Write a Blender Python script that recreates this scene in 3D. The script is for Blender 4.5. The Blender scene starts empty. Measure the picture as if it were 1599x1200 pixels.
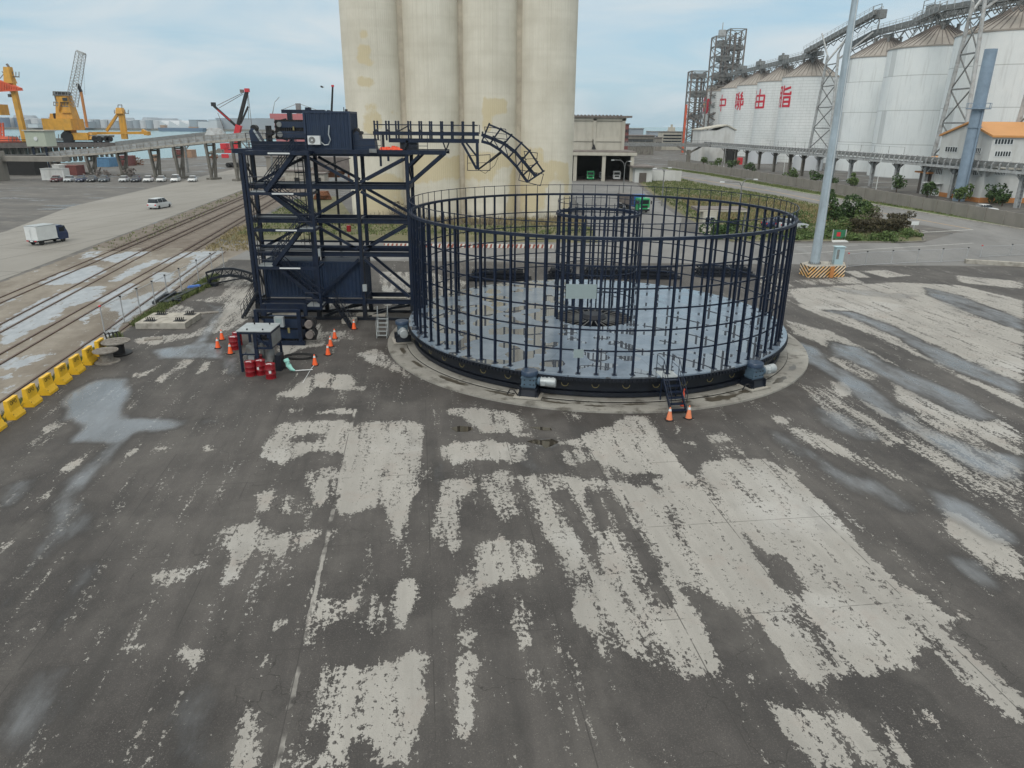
import bpy, math, random
import numpy as np
from mathutils import Vector, Matrix
PI = math.pi
rng = random.Random(7)
S = bpy.context.scene
C = S.collection

# ------------------------------------------------------------------ camera
CAMZ, FPX, CX, CY = 14.0, 1110.0, 799.5, 600.0
PITCH, ROLL = math.atan(403.7/1110.0), math.radians(0.5)
_c, _s, _cr, _sr = math.cos(PITCH), math.sin(PITCH), math.cos(ROLL), math.sin(ROLL)
cam_d = bpy.data.cameras.new('camera')
cam = bpy.data.objects.new('camera', cam_d)
C.objects.link(cam)
right, up, fwd = Vector((1, 0, 0)), Vector((0, _s, _c)), Vector((0, _c, -_s))
r2 = right*_cr + up*_sr
u2 = up*_cr - right*_sr
m = Matrix((r2, u2, -fwd)).transposed().to_4x4()
m.translation = Vector((0, 0, CAMZ))
cam.matrix_world = m
cam_d.sensor_width = 36.0
cam_d.lens = FPX/1599.0*36.0
cam_d.clip_start, cam_d.clip_end = 0.3, 60000.0
S.camera = cam
S.view_settings.view_transform = 'Standard'
S.view_settings.look = 'None'
S.view_settings.exposure = 0.0
S.view_settings.gamma = 1.0

def _ray(px, py):
    X = (px-CX)/FPX; Y = -(py-CY)/FPX
    x = X*_cr-Y*_sr; y = X*_sr+Y*_cr
    return (x, _c+y*_s, -_s+y*_c)
def G(px, py, z=0.0):
    """site survey: the point at height z seen at a pixel of the photograph"""
    r = _ray(px, py); t = (z-CAMZ)/r[2]
    return Vector((r[0]*t, r[1]*t, z))
def D(px, py, Y):
    """the point at northing Y seen at a pixel"""
    r = _ray(px, py); t = Y/r[1]
    return Vector((r[0]*t, Y, CAMZ+r[2]*t))
def P(x, y, z):
    """pixel of a world point (arrays allowed)"""
    dz = z-CAMZ
    zc = y*_c-dz*_s; yc = y*_s+dz*_c
    u = x/zc; v = yc/zc
    return CX+FPX*(u*_cr+v*_sr), CY-FPX*(-u*_sr+v*_cr)

# ------------------------------------------------------------------ world and sun (bright overcast with thin blue gaps)
SUN_EL, SUN_AZ = math.radians(42), math.radians(203)     # azimuth clockwise from +Y
w = bpy.data.worlds.new('World'); S.world = w; w.use_nodes = True
nt = w.node_tree; nt.nodes.clear()
def N(t, kind, **kw):
    n = t.nodes.new(kind)
    for k, v in kw.items(): setattr(n, k, v)
    return n
sky = N(nt, 'ShaderNodeTexSky', sky_type='NISHITA', sun_disc=False, sun_elevation=SUN_EL, sun_rotation=SUN_AZ,
        air_density=1.0, dust_density=1.2, ozone_density=1.5)
tc = N(nt, 'ShaderNodeTexCoord'); sep = N(nt, 'ShaderNodeSeparateXYZ')
nt.links.new(tc.outputs['Generated'], sep.inputs[0])
# flatten the direction on a cloud plane so that clouds stretch towards the horizon
addz = N(nt, 'ShaderNodeMath', operation='MAXIMUM'); addz.inputs[1].default_value = 0.0
nt.links.new(sep.outputs['Z'], addz.inputs[0])
addz2 = N(nt, 'ShaderNodeMath', operation='ADD'); addz2.inputs[1].default_value = 0.16
nt.links.new(addz.outputs[0], addz2.inputs[0])
comb = N(nt, 'ShaderNodeCombineXYZ')
for i, ax in enumerate('XY'):
    d = N(nt, 'ShaderNodeMath', operation='DIVIDE')
    nt.links.new(sep.outputs[ax], d.inputs[0]); nt.links.new(addz2.outputs[0], d.inputs[1])
    nt.links.new(d.outputs[0], comb.inputs[i])
nz = N(nt, 'ShaderNodeTexNoise'); nz.inputs['Scale'].default_value = 0.85; nz.inputs['Detail'].default_value = 7
nz.inputs['Roughness'].default_value = 0.55; nz.inputs['Distortion'].default_value = 0.6
nt.links.new(comb.outputs[0], nz.inputs['Vector'])
cr_ = N(nt, 'ShaderNodeValToRGB')
cr_.color_ramp.elements[0].position = 0.40; cr_.color_ramp.elements[0].color = (0.0, 0.0, 0.0, 1)
cr_.color_ramp.elements[1].position = 0.64; cr_.color_ramp.elements[1].color = (1, 1, 1, 1)
nt.links.new(nz.outputs['Fac'], cr_.inputs[0])
mix = N(nt, 'ShaderNodeMix', data_type='RGBA')
# thin veil: the clear sky is seen through haze that pales it; clouds are whiter streaks
veil = N(nt, 'ShaderNodeMix', data_type='RGBA'); veil.inputs['Factor'].default_value = 0.78
nt.links.new(sky.outputs[0], veil.inputs[6]); veil.inputs[7].default_value = (4.5, 6.5, 7.8, 1)
nt.links.new(cr_.outputs[0], mix.inputs['Factor'])
nt.links.new(veil.outputs[2], mix.inputs[6])
mix.inputs[7].default_value = (6.3, 7.2, 7.7, 1)
# an overcast dome is brighter overhead than at the horizon
zr_ = N(nt, 'ShaderNodeMapRange'); zr_.interpolation_type = 'SMOOTHSTEP'
zr_.inputs[1].default_value = 0.12; zr_.inputs[2].default_value = 0.75; zr_.inputs[3].default_value = 0.0; zr_.inputs[4].default_value = 1.0
nt.links.new(sep.outputs['Z'], zr_.inputs[0])
zm = N(nt, 'ShaderNodeMix', data_type='RGBA'); nt.links.new(zr_.outputs[0], zm.inputs['Factor'])
nt.links.new(mix.outputs[2], zm.inputs[6]); zm.inputs[7].default_value = (13.0, 13.0, 12.3, 1)
bg = N(nt, 'ShaderNodeBackground'); bg.inputs[1].default_value = 0.1
out = N(nt, 'ShaderNodeOutputWorld')
nt.links.new(zm.outputs[2], bg.inputs[0]); nt.links.new(bg.outputs[0], out.inputs[0])

sl = bpy.data.lights.new('sun', 'SUN'); sl.energy = 1.15; sl.angle = math.radians(25); sl.color = (1.0, 0.95, 0.88)
so = bpy.data.objects.new('sun', sl); C.objects.link(so)
so.rotation_euler = (PI/2-SUN_EL, 0, PI-SUN_AZ)
so.location = (40, -40, 90)

# ------------------------------------------------------------------ materials
def srgb(r, g, b):
    f = lambda c: (c/255/12.92) if c/255 <= 0.04045 else ((c/255+0.055)/1.055)**2.4
    return (f(r), f(g), f(b))
def mat(name, col, rough=0.6, metal=0.0, var=0.12, scale=1.2, spec=0.5, stain=None, stain_amt=0.0, bump=0.0, stretch=(1, 1, 1), grime=None):
    """base colour with two octaves of noise; stain: a second colour in blotches or streaks (stretch)"""
    mt = bpy.data.materials.new(name); mt.use_nodes = True
    t = mt.node_tree; b = t.nodes['Principled BSDF']
    b.inputs['Roughness'].default_value = rough; b.inputs['Metallic'].default_value = metal
    b.inputs['Specular IOR Level'].default_value = spec
    tcn = N(t, 'ShaderNodeTexCoord')
    n1 = N(t, 'ShaderNodeTexNoise'); n1.inputs['Scale'].default_value = scale; n1.inputs['Detail'].default_value = 6
    n1.inputs['Roughness'].default_value = 0.65
    t.links.new(tcn.outputs['Object'], n1.inputs['Vector'])
    ramp = N(t, 'ShaderNodeMapRange'); ramp.inputs[1].default_value = 0.3; ramp.inputs[2].default_value = 0.7
    ramp.inputs[3].default_value = 1-var; ramp.inputs[4].default_value = 1+var
    t.links.new(n1.outputs['Fac'], ramp.inputs[0])
    mul = N(t, 'ShaderNodeVectorMath', operation='SCALE'); mul.inputs[0].default_value = col
    t.links.new(ramp.outputs[0], mul.inputs['Scale'])
    last = mul.outputs[0]
    if stain:
        mp = N(t, 'ShaderNodeMapping'); mp.inputs['Scale'].default_value = stretch
        t.links.new(tcn.outputs['Object'], mp.inputs[0])
        n2 = N(t, 'ShaderNodeTexNoise'); n2.inputs['Scale'].default_value = scale*1.7; n2.inputs['Detail'].default_value = 8
        t.links.new(mp.outputs[0], n2.inputs['Vector'])
        mr = N(t, 'ShaderNodeMapRange'); mr.inputs[1].default_value = 0.48; mr.inputs[2].default_value = 0.68
        mr.inputs[4].default_value = stain_amt
        t.links.new(n2.outputs['Fac'], mr.inputs[0])
        mx = N(t, 'ShaderNodeMix', data_type='RGBA')
        t.links.new(mr.outputs[0], mx.inputs['Factor']); t.links.new(last, mx.inputs[6]); mx.inputs[7].default_value = (*stain, 1)
        last = mx.outputs[2]
    t.links.new(last, b.inputs['Base Color'])
    if bump:
        bp = N(t, 'ShaderNodeBump'); bp.inputs['Strength'].default_value = bump; bp.inputs['Distance'].default_value = 0.05
        t.links.new(n1.outputs['Fac'], bp.inputs['Height']); t.links.new(bp.outputs[0], b.inputs['Normal'])
    return mt
M = {}
M['navy'] = mat('navy_paint', (0.0065, 0.0135, 0.033), 0.45, spec=.35, var=0.35, scale=2, stain=(0.018, 0.024, 0.034), stain_amt=0.5, stretch=(1, 1, .3))
M['navy_dark'] = mat('dark_navy_steel', (0.004, 0.007, 0.014), 0.5, var=0.4, scale=2)
M['navy_panel'] = mat('navy_container_paint', (0.008, 0.021, 0.052), 0.5, var=0.2, scale=1.5, stain=(0.018, 0.032, 0.06), stain_amt=0.5, stretch=(1, 1, .2))
M['black'] = mat('black_rubber', (0.010, 0.010, 0.011), 0.6, var=0.3)
M['grey_metal'] = mat('galvanised_grey', (0.36, 0.39, 0.40), 0.45, 0.3, var=0.15, scale=2)
M['galv'] = mat('weathered_galvanised', (0.20, 0.21, 0.21), 0.6, 0.2, var=0.25, scale=1.5, stain=(0.12, 0.09, 0.07), stain_amt=0.5)
M['galv_light'] = mat('pale_galvanised', (0.40, 0.415, 0.42), 0.6, 0.1, var=0.2, scale=0.7, stain=(0.16, 0.14, 0.12), stain_amt=0.5)
M['plate'] = mat('grey_green_plate', (0.25, 0.31, 0.32), 0.5, var=0.04)
M['motor_blue'] = mat('blue_grey_gearbox', (0.075, 0.12, 0.165), 0.4, var=0.15)
M['motor_cap'] = mat('slate_blue_cover', (0.028, 0.05, 0.09), 0.35, var=0.15)
M['white_paint'] = mat('white_paint', (0.62, 0.64, 0.64), 0.4, var=0.08)
M['white_wall'] = mat('white_rendered_wall', (0.55, 0.56, 0.55), 0.8, var=0.07, scale=.4, stain=(0.35, 0.34, 0.31), stain_amt=0.4, stretch=(1, 1, .25))
M['cream_wall'] = mat('cream_grey_wall', (0.46, 0.44, 0.38), 0.85, var=0.06, scale=.4, stain=(0.25, 0.23, 0.19), stain_amt=0.4, stretch=(1, 1, .2))
M['concrete'] = mat('pale_concrete', (0.36, 0.34, 0.30), 0.85, var=0.18, scale=1.2, stain=(0.16, 0.145, 0.12), stain_amt=0.6, bump=.2)
M['concrete_dark'] = mat('dark_weathered_concrete', (0.17, 0.16, 0.14), 0.9, var=0.25, scale=.8, stain=(0.07, 0.065, 0.055), stain_amt=0.7, stretch=(1, 1, .4))
M['concrete_wall'] = mat('wall_concrete', (0.23, 0.215, 0.19), 0.9, var=0.10, scale=.4, stain=(0.15, 0.14, 0.125), stain_amt=0.4, stretch=(1, 1, .3))
M['yellow'] = mat('yellow_plastic', (0.72, 0.43, 0.020), 0.5, var=0.12, scale=2, stain=(0.40, 0.27, 0.05), stain_amt=0.35)
M['orange'] = mat('orange_cone', (0.85, 0.12, 0.025), 0.5, var=0.08)
M['orange_cloth'] = mat('orange_netting', (0.80, 0.10, 0.04), 0.7, var=0.2)
M['orange_pale'] = mat('faded_orange_cone', (0.72, 0.22, 0.10), 0.6, var=0.1)
M['red'] = mat('red_paint', (0.22, 0.006, 0.012), 0.35, var=0.15, scale=2)
M['red_bright'] = mat('bright_red_paint', (0.55, 0.03, 0.04), 0.5, var=0.12)
M['sign_red'] = mat('red_lettering', (0.52, 0.02, 0.045), 0.6, var=0.08)
M['crane_yellow'] = mat('crane_yellow', (0.58, 0.29, 0.035), 0.5, var=0.15, scale=.5, stain=(0.35, 0.2, 0.05), stain_amt=0.5, stretch=(1, 1, .4))
M['crane_orange'] = mat('crane_orange_red', (0.60, 0.10, 0.04), 0.55, var=0.15, scale=.5, stain=(0.25, 0.07, 0.04), stain_amt=0.5)
M['orange_roof'] = mat('orange_roof', (0.55, 0.26, 0.085), 0.55, var=0.06, scale=.3)
M['beige_green'] = mat('pale_green_cladding', (0.40, 0.44, 0.36), 0.6, var=0.06)
M['rust'] = mat('rusty_steel', (0.16, 0.065, 0.03), 0.85, var=0.4, scale=3)
M['red_brown'] = mat('red_brown_container', (0.16, 0.05, 0.045), 0.6, var=0.2)
M['blue_box'] = mat('blue_container', (0.08, 0.19, 0.32), 0.6, var=0.15)
M['tan_box'] = mat('tan_container', (0.33, 0.21, 0.14), 0.7, var=0.15)
M['glass'] = mat('dark_window_glass', (0.02, 0.025, 0.03), 0.12, var=0.1, spec=0.6)
M['dark_void'] = mat('dark_interior', (0.015, 0.015, 0.015), 0.9, var=0.2)
M['shutter'] = mat('brown_shutter', (0.10, 0.085, 0.075), 0.7, var=0.1)
M['tyre'] = mat('tyre_rubber', (0.014, 0.014, 0.015), 0.85, var=0.2)
M['wood'] = mat('grey_weathered_wood', (0.21, 0.195, 0.175), 0.9, var=0.3, scale=4, stain=(0.10, 0.08, 0.06), stain_amt=0.6)
M['pole_blue'] = mat('pale_galvanised_mast', (0.37, 0.44, 0.49), 0.38, 0.15, var=0.12, scale=1.3, stain=(0.22, 0.25, 0.27), stain_amt=.6, stretch=(1, 1, .15))
M['chimney'] = mat('blue_grey_duct', (0.22, 0.29, 0.37), 0.45, 0.1, var=0.15, scale=.6)
M['mint'] = mat('mint_plastic', (0.30, 0.62, 0.55), 0.5, var=0.08)
M['green_truck'] = mat('green_truck_paint', (0.03, 0.34, 0.12), 0.35, var=0.08)
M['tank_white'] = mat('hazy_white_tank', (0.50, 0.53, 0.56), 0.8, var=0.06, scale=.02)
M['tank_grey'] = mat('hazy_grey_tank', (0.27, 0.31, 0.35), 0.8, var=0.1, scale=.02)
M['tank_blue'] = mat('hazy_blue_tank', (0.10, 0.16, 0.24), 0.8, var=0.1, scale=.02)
M['roof_grey'] = mat('weathered_grey_roof', (0.16, 0.14, 0.13), 0.8, var=0.3, scale=1)
def leafmat(name, a, b_):
    mt = bpy.data.materials.new(name); mt.use_nodes = True; t = mt.node_tree; b = t.nodes['Principled BSDF']
    g = N(t, 'ShaderNodeNewGeometry'); mx = N(t, 'ShaderNodeMix', data_type='RGBA')
    t.links.new(g.outputs['Random Per Island'], mx.inputs['Factor'])
    mx.inputs[6].default_value = (*a, 1); mx.inputs[7].default_value = (*b_, 1)
    t.links.new(mx.outputs[2], b.inputs['Base Color']); b.inputs['Roughness'].default_value = 0.75
    return mt
M['leaf'] = leafmat('dark_green_leaves', (0.018, 0.042, 0.012), (0.07, 0.13, 0.035))
M['leaf_mid'] = leafmat('mid_green_leaves', (0.04, 0.075, 0.018), (0.12, 0.18, 0.05))
M['leaf_brown'] = leafmat('brown_hedge_leaves', (0.035, 0.034, 0.018), (0.085, 0.070, 0.035))
M['leaf_dry'] = leafmat('dry_twigs', (0.10, 0.08, 0.06), (0.20, 0.17, 0.13))
M['grass'] = leafmat('grass_blades', (0.05, 0.085, 0.02), (0.17, 0.19, 0.07))
M['grass_dry'] = leafmat('dry_grass_blades', (0.16, 0.13, 0.06), (0.30, 0.25, 0.13))
M['trunk'] = mat('bark', (0.06, 0.045, 0.03), 0.9, var=0.3)

# ------------------------------------------------------------------ mesh builder
class B:
    def __init__(s): s.v = []; s.f = []
    def add(s, vs, fs):
        o = len(s.v); s.v += [tuple(v) for v in vs]; s.f += [tuple(i+o for i in f) for f in fs]; return s
    def box(s, c, d, rz=0.0, top=1.0, topy=None):
        """centre of the base, size; top = taper of the upper face"""
        x, y, h = d[0]/2, d[1]/2, d[2]; ty = top if topy is None else topy
        ca, sa = math.cos(rz), math.sin(rz)
        vs = []
        for z, kx, ky in ((0, 1, 1), (h, top, ty)):
            for a, b in ((-1, -1), (1, -1), (1, 1), (-1, 1)):
                X, Y = a*x*kx, b*y*ky
                vs.append((c[0]+X*ca-Y*sa, c[1]+X*sa+Y*ca, c[2]+z))
        return s.add(vs, [(3, 2, 1, 0), (4, 5, 6, 7), (0, 1, 5, 4), (1, 2, 6, 5), (2, 3, 7, 6), (3, 0, 4, 7)])
    def bar(s, p, q, wd, ht=None, roll=0.0):
        """rectangular bar between two points"""
        ht = wd if ht is None else ht
        p, q = Vector(p), Vector(q); d = (q-p)
        if d.length < 1e-6: return s
        d.normalize()
        ref = Vector((0, 0, 1)) if abs(d.z) < 0.95 else Vector((0, 1, 0))
        a = d.cross(ref).normalized(); b = a.cross(d).normalized()
        if roll: a, b = a*math.cos(roll)+b*math.sin(roll), b*math.cos(roll)-a*math.sin(roll)
        vs = [e+a*i*wd/2+b*j*ht/2 for e in (p, q) for i, j in ((-1, -1), (1, -1), (1, 1), (-1, 1))]
        return s.add(vs, [(0, 1, 2, 3), (7, 6, 5, 4), (0, 4, 5, 1), (1, 5, 6, 2), (2, 6, 7, 3), (3, 7, 4, 0)])
    def tube(s, pts, r, n=8, r2=None):
        """round tube through points; r may be a list"""
        pts = [Vector(p) for p in pts]; k = len(pts)
        rs = r if isinstance(r, (list, tuple)) else [r+(((r2 if r2 is not None else r)-r)*i/(k-1)) for i in range(k)]
        vs = []; fs = []
        for i, p in enumerate(pts):
            d = (pts[min(i+1, k-1)]-pts[max(i-1, 0)]).normalized()
            ref = Vector((0, 0, 1)) if abs(d.z) < 0.9 else Vector((0, 1, 0))
            a = d.cross(ref).normalized(); b = a.cross(d).normalized()
            for j in range(n):
                t = 2*PI*j/n; vs.append(p+(a*math.cos(t)+b*math.sin(t))*rs[i])
        for i in range(k-1):
            for j in range(n):
                a0, a1 = i*n+j, i*n+(j+1) % n
                fs.append((a0, a1, a1+n, a0+n))
        fs.append(tuple(range(n))[::-1]); fs.append(tuple(range((k-1)*n, k*n)))
        return s.add(vs, [f[::-1] for f in fs])
    def lathe(s, prof, n=32, c=(0, 0, 0), axis='z', closed=False):
        vs = []; fs = []
        for r, z in prof:
            for j in range(n):
                t = 2*PI*j/n; x, y = r*math.cos(t), r*math.sin(t)
                v = (x, y, z) if axis == 'z' else ((z, x, y) if axis == 'x' else (x, z, y))
                vs.append((c[0]+v[0], c[1]+v[1], c[2]+v[2]))
        k = len(prof)
        for i in range(k if closed else k-1):
            i2 = (i+1) % k
            for j in range(n):
                j2 = (j+1) % n
                f = (i*n+j, i*n+j2, i2*n+j2, i2*n+j)
                fs.append(f[::-1] if axis == 'y' else f)
        if not closed:
            if prof[0][0] > 1e-6: fs.append(tuple(range(n))[::-1] if axis != 'y' else tuple(range(n)))
            if prof[-1][0] > 1e-6: fs.append(tuple(range((k-1)*n, k*n)) if axis != 'y' else tuple(range((k-1)*n, k*n))[::-1])
        return s.add(vs, fs)
    def prism(s, poly, z0, z1):
        """poly: xy list"""
        n = len(poly)
        a = sum(poly[i][0]*poly[(i+1) % n][1]-poly[(i+1) % n][0]*poly[i][1] for i in range(n))
        if a < 0: poly = poly[::-1]
        vs = [(p[0], p[1], z0) for p in poly]+[(p[0], p[1], z1) for p in poly]
        fs = [tuple(range(n))[::-1], tuple(range(n, 2*n))]+[(i, (i+1) % n, n+(i+1) % n, n+i) for i in range(n)]
        return s.add(vs, fs)
    def slab(s, poly, y0, y1):
        """poly: xz list, extruded along y"""
        n = len(poly)
        a = sum(poly[i][0]*poly[(i+1) % n][1]-poly[(i+1) % n][0]*poly[i][1] for i in range(n))
        if a < 0: poly = poly[::-1]
        vs = [(p[0], y0, p[1]) for p in poly]+[(p[0], y1, p[1]) for p in poly]
        fs = [tuple(range(n)), tuple(range(n, 2*n))[::-1]]+[((i+1) % n, i, n+i, n+(i+1) % n) for i in range(n)]
        return s.add(vs, fs)
    def arc(s, c, r, z, w_, h_, n=96, a0=0, a1=2*PI):
        """curved flat bar: rectangular section, radial width w_, height h_"""
        full = abs(a1-a0) > 2*PI-1e-3
        vs = []; fs = []; k = n if full else n+1
        for i in range(k):
            t = a0+(a1-a0)*i/n
            for rr, zz in ((r-w_/2, z-h_/2), (r+w_/2, z-h_/2), (r+w_/2, z+h_/2), (r-w_/2, z+h_/2)):
                vs.append((c[0]+rr*math.cos(t), c[1]+rr*math.sin(t), zz))
        for i in range(n):
            i2 = (i+1) % k
            for j in range(4):
                j2 = (j+1) % 4
                fs.append((i*4+j, i2*4+j, i2*4+j2, i*4+j2)[::-1])
        if not full: fs += [(0, 1, 2, 3), (4*n+3, 4*n+2, 4*n+1, 4*n)]
        return s.add(vs, fs)
    def build(s, name, m_, parent=None, smooth=False, world=True):
        me = bpy.data.meshes.new(name)
        off = Vector((0, 0, 0))
        if parent is not None and world:
            p = parent
            while p is not None: off += p.location; p = p.parent
        me.from_pydata([(v[0]-off.x, v[1]-off.y, v[2]-off.z) for v in s.v], [], s.f)
        me.materials.append(M[m_] if isinstance(m_, str) else m_)
        if smooth:
            me.polygons.foreach_set('use_smooth', [True]*len(me.polygons)); 
            try: me.set_sharp_from_angle(angle=math.radians(40))
            except Exception: pass
        o = bpy.data.objects.new(name, me); C.objects.link(o)
        if parent is not None: o.parent = parent
        return o
def tag(o, label=None, cat=None, group=None, kind=None):
    if label: o['label'] = label
    if cat: o['category'] = cat
    if group: o['group'] = group
    if kind: o['kind'] = kind
    return o
def thing(name, loc, label, cat, group=None, rz=0.0):
    o = bpy.data.objects.new(name, None); C.objects.link(o); o.location = Vector(loc); o.rotation_euler = (0, 0, rz)
    o.empty_display_size = 0.3
    return tag(o, label, cat, group)
def dup(o, loc=None, rz=None, label=None, parent=None):
    c = o.copy(); C.objects.link(c)
    if parent is not None: c.parent = parent
    for ch in KIDS(o): dup(ch, parent=c)
    if loc is not None: c.location = Vector(loc)
    if rz is not None: c.rotation_euler = (0, 0, rz)
    if label: c['label'] = label
    return c
def KIDS(o): return [x for x in list(C.objects) if x.parent == o]
def one(b, name, m_, label, cat, group=None, kind=None, smooth=False):
    return tag(b.build(name, m_, None, smooth), label, cat, group, kind)
# ------------------------------------------------------------------ the ground
CAR = (5.63, 48.39)            # centre of the carousel
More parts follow.
